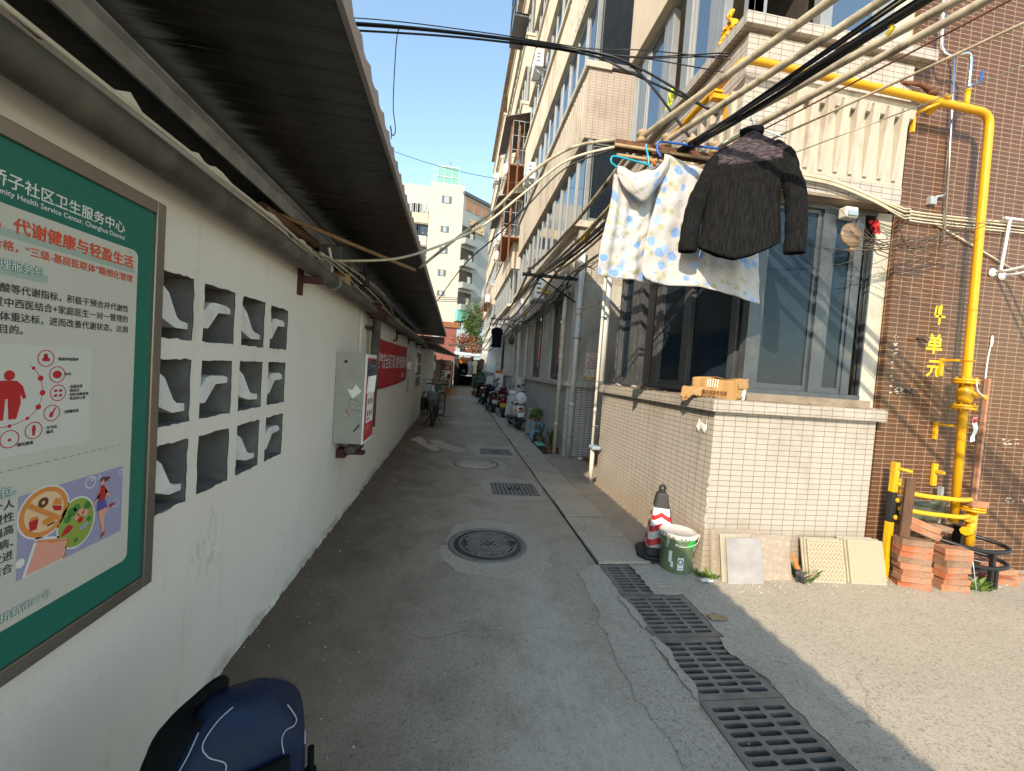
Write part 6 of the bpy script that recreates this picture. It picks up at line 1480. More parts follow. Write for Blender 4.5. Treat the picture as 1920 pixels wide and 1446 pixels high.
patch('ground', [(1.9,8.2),(2.26,8.3),(2.26,11.3),(2.05,11.3),(1.92,9.6)], .006, M['soil'], .03, 33)
# ------------------------------------------------------------------ things at the foot of the near building
t = thing('traffic_cone', 'square red and white striped traffic cone with a black top', 'traffic cone', (2.03, 3.62, 0))
cx, cy = 2.03, 3.62; rc = rotz(-.35)
def octring(h, z, ch=.24):
    c = h*ch; p = [(h,-h+c),(h,h-c),(h-c,h),(-h+c,h),(-h,h-c),(-h,-h+c),(-h+c,-h),(h-c,-h)]
    return [Vector((cx,cy,z))+rc @ V(x,y,0) for x,y in p]
def cone_h(z): return lerp(.125,.050,(z-.06)/.56)
def band(b, z0, z1, off=0):
    a, c = octring(cone_h(z0)+off, z0), octring(cone_h(z1)+off, z1); b.add(a+c, [(k,(k+1)%8,8+(k+1)%8,8+k) for k in range(8)])
b = B(); h = .20; c = .07
for z0, z1, s in ((0,.028,1),(.028,.05,.93)):
    P = [(h,-h+c),(h,h-c),(h-c,h),(-h+c,h),(-h,h-c),(-h,-h+c),(-h+c,-h),(h-c,-h)]
    b.prism([(x*s,y*s) for x,y in P], Vector((cx,cy,z0)), rc @ V(1,0,0), rc @ V(0,1,0), (0,0,1), z1-z0)
b.done('base', M['rubber'], t, bevel=.006)
b = B(); band(b, .05, .12); band(b, .485, .60); a = octring(cone_h(.60),.60); e = octring(cone_h(.60)*.7,.625); b.add(a+e, [(k,(k+1)%8,8+(k+1)%8,8+k) for k in range(8)]+[tuple(range(8,16))])
b.done('black_body', mat('faded black rubber', (.045,.042,.04), .7, .3, 9, bump=.2), t)
b = B(); b.tube([(cx-.0,cy,.62),(cx,cy,.645)], .022, 10); b.tube([Vector((cx,cy,.662))+rc @ V(.024*math.cos(k*PI/8),0,.026*math.sin(k*PI/8)) for k in range(16)], .013, 8, closed=True); b.done('handle_ring', M['rubber'], t)
b = B()
band(b, .12, .485, .0015)
b.done('white_band', M['white_paint'], t)
b = B()
for z0, z1 in ((.145,.205),(.275,.33),(.385,.43)):
    def vring(z):                                       # dips at the corners, rises in the middle of each side
        out = []
        for k in range(8):
            zz = z-.018; out.append(octring(cone_h(zz)+.0022, zz)[k])
            if k % 2 == 0: zz = z+.018; q = octring(cone_h(zz)+.0022, zz); out.append(q[k].lerp(q[k+1], .5))
        return out
    a, d_ = vring(z0), vring(z1); n = len(a); b.add(a+d_, [(k,(k+1)%n,n+(k+1)%n,n+k) for k in range(n)])
b.done('red_band', mat('reflective red', (.62,.015,.03), .3, .06, 5, bump=.03), t)
# paint bucket
t = thing('paint_bucket', 'dented green metal paint bucket with a white lid beside the cone', 'bucket', (2.085, 3.385, 0)); c = (2.085,3.385,0)
b = B(); b.lathe([(.138,.004),(.142,.02),(.146,.235),(.149,.24),(.149,.25),(.147,.255),(.147,.285),(.150,.29),(.150,.30),(.147,.305),(.147,.335)], c, 40); b.done('drum', M['green_bucket'], t)
b = B(); b.lathe([(.152,.325),(.157,.332),(.157,.342),(.146,.348),(.140,.340),(.001,.340)], c, 40, caps=False)
for k in range(28): a = 2*PI*k/28; b.ball((c[0]+.153*math.cos(a), c[1]+.153*math.sin(a), .322), .017, 7, 5, (.8,.8,1))
b.done('lid', mat('paint caked lid', (.68,.62,.55), .55, .15, 9, dirt=(.42,.28,.2), damt=.6, dscale=9, bump=.1), t)
def cylpatch(b, a0, a1, z0, z1, r_, n=8):
    vs = [(c[0]+r_*math.cos(lerp(a0,a1,i/n)), c[1]+r_*math.sin(lerp(a0,a1,i/n)), z) for z in (z0,z1) for i in range(n+1)]
    b.add(vs, [(i,i+1,n+2+i,n+1+i) for i in range(n)], True)
b = B(); cylpatch(b, -1.55, -.55, .256, .284, .1505); cylpatch(b, -1.45, -.7, .24, .315, .1512); b.done('green_label', M['green_bright'], t)
b = B(); cylpatch(b, -2.02, -1.68, .045, .155, .1485); b.done('white_label', M['white'], t)
b = B(); b.tube([(c[0]+.1492*math.cos(a), c[1]+.1492*math.sin(a), .118+.022*math.sin(q)) for q, a in [(2*PI*i/14, -1.85+.115*math.cos(2*PI*i/14)) for i in range(14)]], .004, 5, closed=True)
cylpatch(b, -1.98, -1.72, .06, .064, .1492); b.done('label_mark', M['ink'], t)
b = B(); cylpatch(b, -2.55, -2.35, .1, .2, .1486); cylpatch(b, -2.40, -2.25, .06, .11, .1486); 
for a, z, h in ((-2.7,.22,.1),(-2.62,.26,.06),(-.85,.2,.08),(-.65,.14,.12),(-.75,.05,.03),(-1.0,.12,.02),(-1.02,.21,.02),(-.9,.22,.02)): cylpatch(b, a, a+.05, z, z+h, .1515)
b.done('paint_drip', M['white'], t)
b = B(); hp = [(c[0]-.10,c[1]-.125,.262),(c[0]-.02,c[1]-.165,.262),(c[0]+.10,c[1]-.13,.275),(c[0]+.20,c[1]-.02,.30),(c[0]+.21,c[1]+.06,.29),(c[0]+.135,c[1]+.09,.265)]
b.tube(smooth_path(hp, 6), .0028, 6); b.ball((c[0]-.085,c[1]-.126,.262), .013, 10, 6, (1,.5,1)); b.ball((c[0]+.125,c[1]+.085,.262), .013, 10, 6, (.5,1,1)); b.tube([(c[0]+.203,c[1]-.01,.30),(c[0]+.212,c[1]+.045,.292)], .010, 8); b.done('wire_handle', M['pvc'], t)

# paving samples leaning on the bay
def leaner(lb, x0, x1, y, h, th, m, lean=.09, n=1, gap=.0, skew=0, edge='tile_edge'):
    b = B(); z0 = .004; r = random.Random(int(x0*99))
    for k in range(n):
        yy = y+k*(th+gap); b.cur = min(k,1); j = r.uniform(-.004,.004)
        b.hexa([(x0+j,yy,z0),(x1+j,yy-skew,z0),(x1+j,yy-skew+th,z0),(x0+j,yy+th,z0),(x0+j,yy+lean*h,z0+h),(x1+j,yy-skew+lean*h,z0+h+.004),(x1+j,yy-skew+lean*h+th,z0+h+.004),(x0+j,yy+lean*h+th,z0+h)])
    return tag(b.done('tile_sample', [M[m], M[edge]], bevel=.003), lb, 'tile')
leaner('dull brown slab rearmost in the left group of tiles leaning on the bay', 2.33, 2.80, 3.205, .395, .012, 'stone_tan', .16, 2, .002, 0, 'tile_edge')
leaner('pinkish tan speckled slab behind the grey tile', 2.55, 3.06, 3.150, .370, .010, 'stone_tan', .22)
leaner('cream edged tile directly behind the grey marbled tile', 2.37, 2.66, 3.125, .385, .009, 'tile_edge', .22)
leaner('grey marbled tile leaning in front of the tan slabs', 2.40, 2.735, 3.09, .365, .008, 'stone_grey', .22, 1, 0, .0)
def herr(lb, x0, x1, y, h, m, n, skew):
    t = thing('herringbone_tiles', lb, 'tiles', (x0, y, 0)); lean = .22
    for k in range(n):
        b = B(); yy = y+k*.020; ox = -k*.012; hh = h+.006*(k % 2); z0 = .004
        b.hexa([(x0+ox,yy,z0),(x1+ox,yy-skew,z0),(x1+ox,yy-skew+.016,z0),(x0+ox,yy+.016,z0),(x0+ox,yy+lean*hh,z0+hh),(x1+ox,yy-skew+lean*hh,z0+hh),(x1+ox,yy-skew+lean*hh+.016,z0+hh),(x0+ox,yy+lean*hh+.016,z0+hh)])
        b.done('tile', M[m if k == 0 else 'tile_edge'], t, bevel=.003)
        if k == 0:
            b = B(); m_ = .012
            for (a0,a1,c0,c1) in ((0,1,0,.03),(0,1,.97,1),(0,.03,.03,.97),(.97,1,.03,.97)):
                P = lambda u,v: V(lerp(x0,x1,u), yy-skew*u+lean*hh*v-.001, z0+hh*v)
                b.add([P(a0,c0),P(a1,c0),P(a1,c1),P(a0,c1)], [(0,1,2,3)])
            b.done('tile_border', M['tile_edge'], t)
herr('crisp herringbone patterned tile stack leaning on the bay', 3.225, 3.555, 3.13, .355, 'herring', 3, .03)
herr('dusty faded herringbone tile stack nearest the bricks', 3.61, 3.94, 3.10, .365, 'herring_faded', 4, .03)
t = thing('brush_bundle', 'old paint brush with an orange handle lying among rubbish between the tiles', 'brush', (3.12, 3.1, 0))
b = B(); b.hexa([(3.06,3.12,.12),(3.10,3.11,.12),(3.12,3.14,.12),(3.07,3.15,.12),(3.04,3.17,.25),(3.06,3.16,.25),(3.07,3.18,.25),(3.05,3.18,.25)]); b.done('handle', M['orange'], t, bevel=.008)
b = B(); r = random.Random(41)
for k in range(22): x = 3.07+.05*r.random(); b.tube([(x,3.12+.02*r.random(),.12),(x+r.uniform(0,.07),3.08+.04*r.random(),.01)], .004, 4)
b.done('bristles', M['scooter_grey'], t)
def weed(c, n, s, lb, sd, m='weed'):
    t = thing('weed', lb, 'weed', c); r = random.Random(sd); b = B(); c = Vector(c)
    for k in range(n):
        a = r.random()*6.28; l = s*r.uniform(.5,1); d = V(math.cos(a),math.sin(a),0); p = c+d*l*r.random(); z = V(0,0,l*r.uniform(.3,1)); w = V(-d.y,d.x,0)*l*.22
        b.add([p, p+z*.6+d*l*.2-w, p+z+d*l*.55, p+z*.6+d*l*.2+w], [(0,1,2,3)])
    b.done('leaves', M[m], t)
    b = B()
    for k in range(4): a = k*1.6; b.tube([c, c+V(math.cos(a)*s*.3,math.sin(a)*s*.3,s*.6)], .003, 4)
    b.done('stem', M[m], t)
weed((3.17,3.24,0), 46, .17, 'broad leafed weed growing between the tile stacks', 1, 'leaf_light')
weed((2.30,3.20,.004), 60, .07, 'low bright green weed at the corner of the bay', 2); weed((2.22,3.24,.004), 30, .05, 'patch of low green weed by the paint bucket', 5)
weed((4.78,3.02,.004), 60, .11, 'pale green weed at the foot of the shorter brick stack', 3); weed((5.0,3.1,.004), 30, .06, 'sparse weed between the bricks and the black hoses', 7)

# bricks, each one lifted on its own
BL, BW, BH = .24, .115, .053
NTH = ['lowest','second','third','fourth','fifth','sixth','seventh','eighth','topmost']
bmesh_cache = {}
def brick(c, rz, lb, k, tilt=(0,0), grp='loose red bricks'):
    r = random.Random(k*7+3)
    b = B(); q = [[sx*BL/2+r.uniform(-.004,.004), sy*BW/2+r.uniform(-.003,.003), sz*BH/2+r.uniform(-.002,.002)] for sz in (-1,1) for sx,sy in ((-1,-1),(1,-1),(1,1),(-1,1))]
    Mx = rotz(rz) @ rotx(tilt[0]) @ roty(tilt[1]); cc = Vector(c)
    b.hexa([Mx @ Vector(p) for p in q])
    o = b.done('brick', BRICKS[k % 4], bevel=.004); o.location = cc; tag(o, lb, 'brick', grp)
r = random.Random(14)
for k in range(8):
    a = -.37+r.uniform(-.12,.12); off = r.uniform(-.018,.018)
    brick((4.17+off, 3.06+r.uniform(-.012,.012), .004+BH*.5+k*(BH+.001)), a, 'red brick, %s of eight in the taller left stack' % (NTH[k] if k < 7 else 'topmost'), [0,3,1,3,2,0,0,2][k])
for k in range(2): brick((4.22+.02*k, 3.06+.02*k, .004+8*(BH+.001)+.075+k*.055), -.45, 'red brick tilted across the top of the taller stack, %s one' % ('lower' if k == 0 else 'upper'), 1+2*k, (0,.33))
for k in range(7):
    a = -.10+r.uniform(-.12,.12)
    brick((4.52+r.uniform(-.014,.014), 3.02+r.uniform(-.012,.012), .004+BH*.5+k*(BH+.001)), a, 'red brick, %s of seven in the shorter right stack' % (NTH[k] if k < 6 else 'topmost'), [3,1,0,3,2,1,3][k])
brick((4.46, 3.25, .47), -.25, 'weathered brick tilted on the iron plate behind the stacks, lower one', 0, (0,.22)); brick((4.58, 3.22, .50), -.2, 'weathered brick tilted on the iron plate behind the stacks, upper one', 2, (0,.20))
brick((5.22, 3.12, .031), -.25, 'red brick lying flat at the right edge, lowest of the loose heap', 0); brick((5.48, 3.18, .031), .1, 'red brick lying flat at the far right of the loose heap', 3)
brick((5.36, 3.20, .085), -.1, 'red brick in the middle of the loose heap at the right edge', 3); brick((5.20, 3.22, .139), .15, 'red brick on top of the loose heap at the right edge', 1)
b = B(); b.box(4.68,4.76,3.06,3.10,.004,.22); tag(b.done('white_block', M['paper'], bevel=.004), 'pale plaster block upright beside the shorter brick stack', 'block')

# yellow and black pipe guard
t = thing('pipe_guard', 'yellow tubular pipe guard with one black banded post by the bricks', 'guard rail', (4.4, 3.2, 0))
def post(x, y, z0, z1, m): b = B(); b.box(x-.025,x+.025,y-.025,y+.025,z0,z1); b.done('post', M[m], t, bevel=.005)
post(4.085,3.22,0,.53,'yellow_guard'); post(4.085,3.22,.531,.81,'rubber'); post(4.085,3.22,.811,1.09,'yellow_guard')
b = B(); b.tube([(4.10,3.20,1.035),(4.17,3.14,1.02)], .015, 8); b.ball((4.115,3.19,.89), .022, 10, 6); b.ball((4.115,3.19,.93), .013, 8, 5); b.ball((4.11,3.19,.74), .022, 10, 6); b.ball((4.11,3.19,.58), .024, 10, 6); b.done('lug', M['yellow_guard'], t)
b = B()
for z in (.82, .665): b.tube(smooth_path([(4.10,3.17,z+.01),(4.25,3.08,z),(4.42,3.04,z-.005),(4.6,3.04,z-.015),(4.76,3.09,z-.02)], 6), .0205, 12)
b.done('rail', M['yellow_guard'], t)
b = B(); b.box(4.68,4.73,3.34,3.367,.85,1.07); b.box(4.69,4.72,3.27,3.339,.98,1.01); b.done('wall_bracket', M['yellow_guard'], t, bevel=.004)
b = B(); b.box(4.69,4.72,3.27,3.30,.45,.86); b.done('chain_bar', M['galv'], t)
b = B(); b.tube([(4.89,3.15,.34),(4.89,3.15,.67)], .036, 14); b.lathe([(.092,0),(.092,.018)], (4.88,3.15,.68), 22); b.lathe([(.092,0),(.092,.018)], (4.88,3.15,.704), 22)
for k in range(6): a = k*PI/3; b.tube([(4.88+.072*math.cos(a),3.15+.072*math.sin(a),.665),(4.88+.072*math.cos(a),3.15+.072*math.sin(a),.74)], .008, 6)
b.tube([(4.76,3.1,.62),(4.89,3.15,.58)], .03, 8); b.tube([(4.76,3.1,.5),(4.89,3.15,.48)], .04, 8); b.done('flanged_stub', M['yellow'], t)
b = B(); b.obox((4.86,3.12,.755), (.15,.10,.06), rotz(-.15)); tag(b.done('brick', BRICKS[3], bevel=.008), 'dusty pink brick lying on the yellow flange', 'brick')
b = B(); b.hexa([(4.035,3.08,.44),(4.10,3.05,.44),(4.115,3.08,.44),(4.05,3.11,.44),(4.055,3.09,.97),(4.115,3.06,.97),(4.13,3.09,.97),(4.07,3.12,.97)]); tag(b.done('wooden_board', M['wood_dark'], bevel=.003), 'dark brown board strapped to the black banded post', 'board')
# gas main
t = thing('gas_pipe', 'bright yellow gas main climbing the brown wall and turning along the building', 'gas pipe', (4.7, 3.2, 0)); GR = .032
def bend(a, c, d_, r_=.13, n=7):
    a, c, d_ = Vector(a), Vector(c), Vector(d_); u, w = (a-c).normalized(), (d_-c).normalized(); return [((1-k/n)**2)*(c+u*r_)+2*(k/n)*(1-k/n)*c+((k/n)**2)*(c+w*r_) for k in range(n+1)]
LOW, TOPC, COR = V(4.765,3.2,.55), V(4.665,3.2,4.335), V(2.19,3.2,4.40)
pth = [LOW, LOW.lerp(TOPC,.3), LOW.lerp(TOPC,.6)]+bend(LOW,TOPC,COR)+bend(TOPC,COR,(2.17,8,4.2),.10)+[V(2.17,5.0,4.36),V(2.13,8,4.12),V(2.1,12,3.72),V(2.06,20,3.35)]
b = B(); b.tube(pth, GR, 18); b.done('pipe', M['yellow'], t)
def along(z): return LOW.lerp(TOPC, (z-LOW.z)/(TOPC.z-LOW.z))
for z in (1.885, 1.645):
    for dz in (-.017, .017):
        p = along(z); b = B(); b.lathe([(.085,-.011),(.088,-.008),(.088,.008),(.085,.011)], (p.x,p.y,z+dz*.75), 28)
        if dz > 0:
            for k in range(8): a = k*PI/4+.3; b.tube([(p.x+.068*math.cos(a),p.y+.068*math.sin(a),z-.04),(p.x+.068*math.cos(a),p.y+.068*math.sin(a),z+.04)], .007, 6)
        b.done('flange', M['yellow'], t)
p = along(1.76); b = B(); b.tube([(p.x,p.y,1.66),(p.x,p.y,1.72),(p.x,p.y,1.80),(p.x,p.y,1.87)], [.040,.058,.058,.040], 18); b.ball((p.x+.02,p.y-.05,1.77), .035, 12, 8); b.tube([(p.x+.03,p.y-.06,1.77),(p.x+.06,p.y-.10,1.745)], .014, 8); b.obox((p.x+.065,p.y-.105,1.745), (.035,.02,.045), roty(.5)); b.done('valve', M['yellow'], t)
b = B(); b.tube(smooth_path([(p.x-.03,p.y-.09,1.90),(p.x-.01,p.y-.095,1.81),(p.x+.03,p.y-.10,1.77),(p.x+.05,p.y-.11,1.75)], 4), .006, 5); b.done('tag_strap', M['white'], t)
for z in (2.05, 1.43):
    p = along(z); b = B(); b.box(p.x-.090,p.x-.055,3.345,3.368,z-.12,z+.05); b.box(p.x-.085,p.x-.065,3.25,3.344,z+.02,z+.038); b.box(p.x-.085,p.x+.07,3.236,3.2495,z+.02,z+.038); b.tube([(p.x-.04,3.24,z+.03),(p.x-.034,3.16,z+.03),(p.x+.034,3.16,z+.03),(p.x+.04,3.24,z+.03)], .005, 6); b.done('bracket', M['yellow'], t)
b = B(); b.grid(lambda u,v: V(4.80+.05*u, 3.16+.01*math.sin(v*9), 1.56-.24*v+.015*u), 3, 6); b.done('warning_label', M['white'], t)
b = B(); b.grid(lambda u,v: V(4.803+.042*u, 3.157+.01*math.sin(v*3), 1.56-.06*v+.015*u), 3, 3); b.done('label_stripe', M['ink_darkred'], t)
b = B(); b.tube(smooth_path([(4.095,3.19,4.33),(4.03,3.22,4.30),(3.97,3.31,4.28)], 3), .018, 6); b.box(3.968,3.995,3.285,3.309,4.12,4.30); b.hexa([(4.10,3.15,4.365),(4.16,3.15,4.365),(4.16,3.30,4.30),(4.10,3.30,4.30),(4.10,3.14,4.385),(4.16,3.14,4.385),(4.16,3.30,4.32),(4.10,3.30,4.32)]); b.done('wall_bracket', M['yellow'], t)
b = B(); b.box(2.10,2.29,3.46,3.52,4.24,4.28); b.box(2.26,2.289,3.44,3.54,4.05,4.28); b.box(2.10,2.19,3.45,3.53,4.29,4.31); b.done('wall_bracket', M['yellow'], t)
for y, z in ((7.2,4.17),(10.5,3.86),(13.5,3.62)): b = B(); b.box(2.05,2.27,y-.03,y+.03,z-.10,z-.06); b.lathe([(.062,-.02),(.062,.02)], (2.13,y,z), 14, rotx(PI/2)); b.done('wall_bracket', M['yellow'], t)
b = B(); b.tube([(4.40,3.2,4.33),(4.40,3.2,4.505)], .020, 14); b.lathe([(.023,0),(.023,.015)], (4.40,3.2,4.49), 14); b.done('tee', M['yellow'], t)
b = B(); b.tube(smooth_path([(4.40,3.2,4.505),(4.40,3.2,4.62),(4.395,3.2,4.76),(4.36,3.2,4.815),(4.28,3.21,4.80),(4.20,3.22,4.78),(4.15,3.24,4.83),(4.145,3.26,4.95),(4.14,3.28,5.4)], 6), .0145, 12); b.lathe([(.022,4.505),(.023,4.55),(.018,4.56)], (4.40,3.2,0), 12); b.done('flexible_hose', M['stainless'], t)
b = B(); b.tube([(4.43,3.2,4.54),(4.475,3.17,4.56)], .012, 6); b.obox((4.478,3.165,4.615), (.014,.010,.10), roty(.12)); b.done('valve_lever', M['hanger_blue'], t)
# stainless water pipe
t = thing('water_pipe', 'thin shiny stainless pipe standing on the brown wall behind the gas main', 'pipe', (4.42, 3.3, 3.2))
b = B(); b.tube([(4.47,3.315,3.18),(4.41,3.315,4.30),(4.375,3.315,4.86),(4.37,3.36,4.87)], .0105, 10); b.done('pipe', M['stainless'], t)
b = B(); b.tube([(4.36,3.34,3.60),(4.46,3.34,3.63)], .01, 6); b.box(4.30,4.37,3.33,3.368,3.53,3.60); b.done('clip', M['galv'], t)
b = B(); b.box(5.155,5.185,3.31,3.345,.36,1.94); o = b.done('wooden_lath', M['lath'], bevel=.002); o.location = (0,0,0); tag(o, 'long reddish lath standing against the brown wall beside the gas pipe', 'lath')
b = B(); b.tube(smooth_path([(5.165,3.345,1.9),(5.19,3.36,2.1),(5.21,3.362,2.28)], 4), .006, 6); b.ball((5.215,3.36,2.31), .02, 8, 6, (.8,.5,3)); tag(b.done('capped_wire', M['pvc']), 'short wire with a taped end above the reddish lath', 'wire')
# cream conduits on the brown wall
cl = [(2.30,3.28,3.60),(2.75,3.27,3.57),(3.2,3.27,3.55),(3.62,3.27,3.46),(3.95,3.28,3.40),(4.1,3.34,3.37),(4.6,3.345,3.36),(9,3.345,3.52)]
for k in range(4):
    b = B(); b.tube(smooth_path([(x, y-.008*(k%2), z-.030*k*(1 if x > 3.9 else .55)+(.085 if x > 4 else .02)) for x,y,z in cl], 5), .0075 if k else .009, 8)
    tag(b.done('conduit', M['conduit']), '%s of four cream conduits running together across the brown wall' % ['topmost','second','third','lowest'][k], 'conduit', 'cream conduits on the brown wall')
b = B(); b.tube([(4.40,3.35,3.36),(4.9,3.352,3.19),(5.6,3.352,2.94)], .008, 8); tag(b.done('conduit', M['conduit']), 'single cream conduit slanting down behind the gas main', 'conduit')
b = B(); b.tube(smooth_path([(5.13,3.30,2.98),(5.15,3.30,3.2),(5.17,3.30,3.44),(5.19,3.30,3.475),(5.24,3.30,3.485),(7,3.30,3.5)], 5), .012, 10); tag(b.done('conduit', M['white_paint']), 'white plastic pipe with an elbow near the round wall flanges', 'pipe')
t = thing('tube_bracket', 'pair of white tubes on round wall flanges sticking out at the right edge', 'bracket', (5.2, 3.3, 2.97))
for x, z in ((5.135,2.975),(5.25,2.955)):
    b = B(); b.lathe([(.042,-.010),(.042,0),(.030,.006),(.019,.022)], (x,3.357,z), 24, rotx(PI/2)); b.done('flange', M['white'], t)
    b = B(); b.tube([(x,3.34,z),(x+.02,3.25,z),(x-.18,2.2,z+.03)], .0155, 12); b.done('tube', M['white_paint'], t)
    b = B()
    for k in range(4): a = k*PI/2+.6; b.ball((x+.033*math.cos(a),3.345,z+.033*math.sin(a)), .005, 6, 4)
    b.done('bolt', M['galv'], t)
# black hoses coiled by the bricks
for k, (z, lb) in enumerate(((.37,'upper black rubber bumper bent out from the wall beside the bricks'),(.22,'lower black rubber bumper bent out from the wall beside the bricks'))):
    t = thing('wheel_stop', lb, 'bumper', (4.9, 3.1, z)); b = B()
    P = smooth_path([(4.55,3.20,z+.03),(4.70,3.06,z+.0),(4.90,2.99,z-.02),(5.10,3.0,z-.015),(5.18,3.07,z),(5.14,3.18,z+.02),(5.04,3.30,z+.03)], 6)
    b.tube(P, .019, 10); b.done('rubber_bar', M['scooter_grey'] if False else M['black'], t)
    b = B(); b.box(5.02,5.06,3.30,3.367,z-.06,z+.09); b.box(4.93+.05*k,4.96+.05*k,2.99,3.02,.004,z-.03); b.done('leg', M['black'], t)
b = B(); b.tube([(4.66,2.97,.33),(4.69,2.93,.02)], .004, 5); b.tube([(4.60,2.99,.30),(4.75,2.92,.285)], .003, 5); tag(b.done('wire_stake', M['galv']), 'thin wire stake standing in front of the shorter brick stack', 'stake')
b = B(); b.grid(lambda u,v: V(4.25+.5*u, 3.30-.05*math.sin(u*3)-.04*v, .50+.24*v+.02*math.sin(u*11)), 12, 5); tag(b.done('film_bag', mat('grey green film', (.10,.12,.08), .35, .6, 9, bump=.3), solid=.004), 'crumpled grey green plastic stuffed behind the yellow guard rails', 'plastic bag')
b = B(); b.tube([(3.80,3.32,4.56),(3.98,3.26,4.52),(4.12,3.25,4.46)], [.012,.02,.03], 7); b.ball((4.10,3.25,4.46), .035, 7, 5, (1.6,1,.8)); tag(b.done('cut_pipe_stub', M['rust']), 'rusty cut pipe stub sticking out under the upper ledge', 'pipe stub')
for x, z, s, lb in ((4.36,2.27,.03,'small dark wall anchor left of the painted characters'),(4.28,1.76,.028,'small yellowish wall anchor above the sill height on the brown wall')):
    b = B(); b.tube([(x,3.367,z),(x+.01,3.31,z-.015)], .014, 6); b.obox((x+.015,3.30,z-.01), (.06,.02,.045), roty(.5)); tag(b.done('wall_anchor', M['twig']), lb, 'anchor')
# ------------------------------------------------------------------ overhead lines
def rack(y, lb, rusty):
    t = thing('insulator_rack', lb, 'insulator rack', (1.75, y, 3.6)); b = B()
    for d in (0,.055): b.box(1.17,2.30,y+d-.004,y+d+.004,3.60,3.64); b.box(1.17,2.30,y+d,y+d+.03 if d == 0 else y+d+.034,3.594,3.5995)
    b.box(1.18,1.21,y-.005,y+.06,3.575,3.593); b.box(1.30,1.33,y-.006,y+.06,3.58,3.594)
    b.tube([(1.5,y+.02,3.59),(2.29,y+.02,3.15)], .016, 6); b.done('arm', M['rust'] if rusty else M['black'], t)
    for k in range(4):
        x = 1.30+k*.27 if not rusty else 1.40+k*.22
        b = B(); b.lathe([(.02,0),(.045,.005),(.045,.035),(.028,.045),(.028,.06),(.042,.07),(.040,.10),(.018,.115)], (x,y+.025,3.645), 14); b.done('insulator', M['porcelain' if not rusty else 'bamboo'], t)
    return t
rack(3.28, 'rusty steel arm with four worn insulators at the corner of the near building', True)
rack(8.03, 'dark steel arm with four insulators at the corner of the long block', False)
rack(15.5, 'farther dark steel arm with insulators over the scooters', False)
# four heavy feeders: rack - rack - rack, and on over the viewer's right shoulder
xr = [1.41, 1.62, 1.84, 2.06]; tops = [(.92,1.042,1.93), (1.06,1.06,1.92), (1.219,1.056,1.90), (1.404,1.134,1.78)]
for k in range(4):
    xn = 1.40+k*.22; xf = 1.30+k*.27; rx, rz, ry = tops[k]; P = V(rx*ry, ry, EYE+rz*ry); S = V(xn,3.305,3.70); d = (P-S)/(S.y-P.y)
    E_ = S+d*4.6
    up = [S+(E_-S)*(i/10) for i in range(11)]
    mid = sag((xf,8.05,3.70), (xn,3.305,3.70), .10, 12); far = sag((1.25+.25*k,15.5,3.68), (xf,8.05,3.70), .42, 12); end = sag((1.2+.2*k,30,3.2), (1.25+.25*k,15.5,3.68), .6, 10)
    b = B(); b.tube(end+far[1:]+mid[1:]+up[1:], .0235, 10); t_ = b.done('power_cable', M['cable_beige'])
    tag(t_, 'thick weathered feeder cable, %s from the left end of the insulator racks' % ['first','second','third','fourth'][k], 'cable', 'thick feeder cables on the insulator racks')
# pole arm seen in the last part of each lower feeder: slimmer mates strung beside them
r = random.Random(51)
for k in range(8):                                       # black service bundle between the second and third feeder
    o = V(r.uniform(-.05,.06), 0, r.uniform(-.05,.05)); A = V(1.50,8.2,3.62)+o; S = V(1.74,3.32,3.63)+o*.8; P = V(1.115*1.9+r.uniform(-.05,.05), 1.9, EYE+1.045*1.9+r.uniform(-.05,.05)); E_ = S+(P-S)*3
    b = B(); b.tube([V(1.5,15,3.5)+o*2]+sag(A, S, .1+.05*r.random(), 8)+[S.lerp(P,.35)-V(0,0,.03*r.random()), P, E_], .0075+.003*(k % 3), 6)
    tag(b.done('service_cable', M['cable_black' if k != 5 else 'cable_beige']), 'thin black service cable in the bundle between the heavy feeders' if k != 5 else 'pale service cable in the bundle between the heavy feeders', 'cable', 'black service cables between the feeders' if k != 5 else None)
for k, (a, c, rr_, m, lb) in enumerate((((2.05,3.3,3.55),(2.7,1.6,3.60),.009,'cable_beige','slack pale cable lowest beside the feeders'),((2.2,3.2,3.45),(2.9,1.7,3.50),.004,'conduit','thin pale wire below the feeders'),((1.55,3.4,3.85),(2.5,1.5,4.25),.005,'cable_black','thin black wire crossing above the feeders'),((1.9,4.2,3.9),(2.35,1.8,3.9),.005,'cable_black','thin dark wire high beside the upstairs window'),((2.05,3.3,3.64),(2.55,1.7,3.68),.006,'rust','thin rusty wire under the third feeder'))):
    a, c = Vector(a), Vector(c); b = B(); b.tube(sag(a, a+(c-a)*2.6, .03, 10), rr_, 6); tag(b.done('wire', M[m]), lb, 'wire')
b = B(); b.tube([V(1.9,3.6,3.55), V(2.2,4.0,3.0), V(2.25,6.1,2.6)], .004, 5); tag(b.done('wire', M['cable_black']), 'loose thin wire hanging along the near bay', 'wire')
b = B(); b.grid(lambda u,v: V(2.12+.012*math.sin(u*9)+.02*u, 1.93+.02*math.sin(v*7), 3.66-.07*v+.01*math.sin(u*6)), 4, 6); tag(b.done('yellow_tie', M['paint_yellow']), 'knotted yellow tape round the black cable bundle', 'tie')
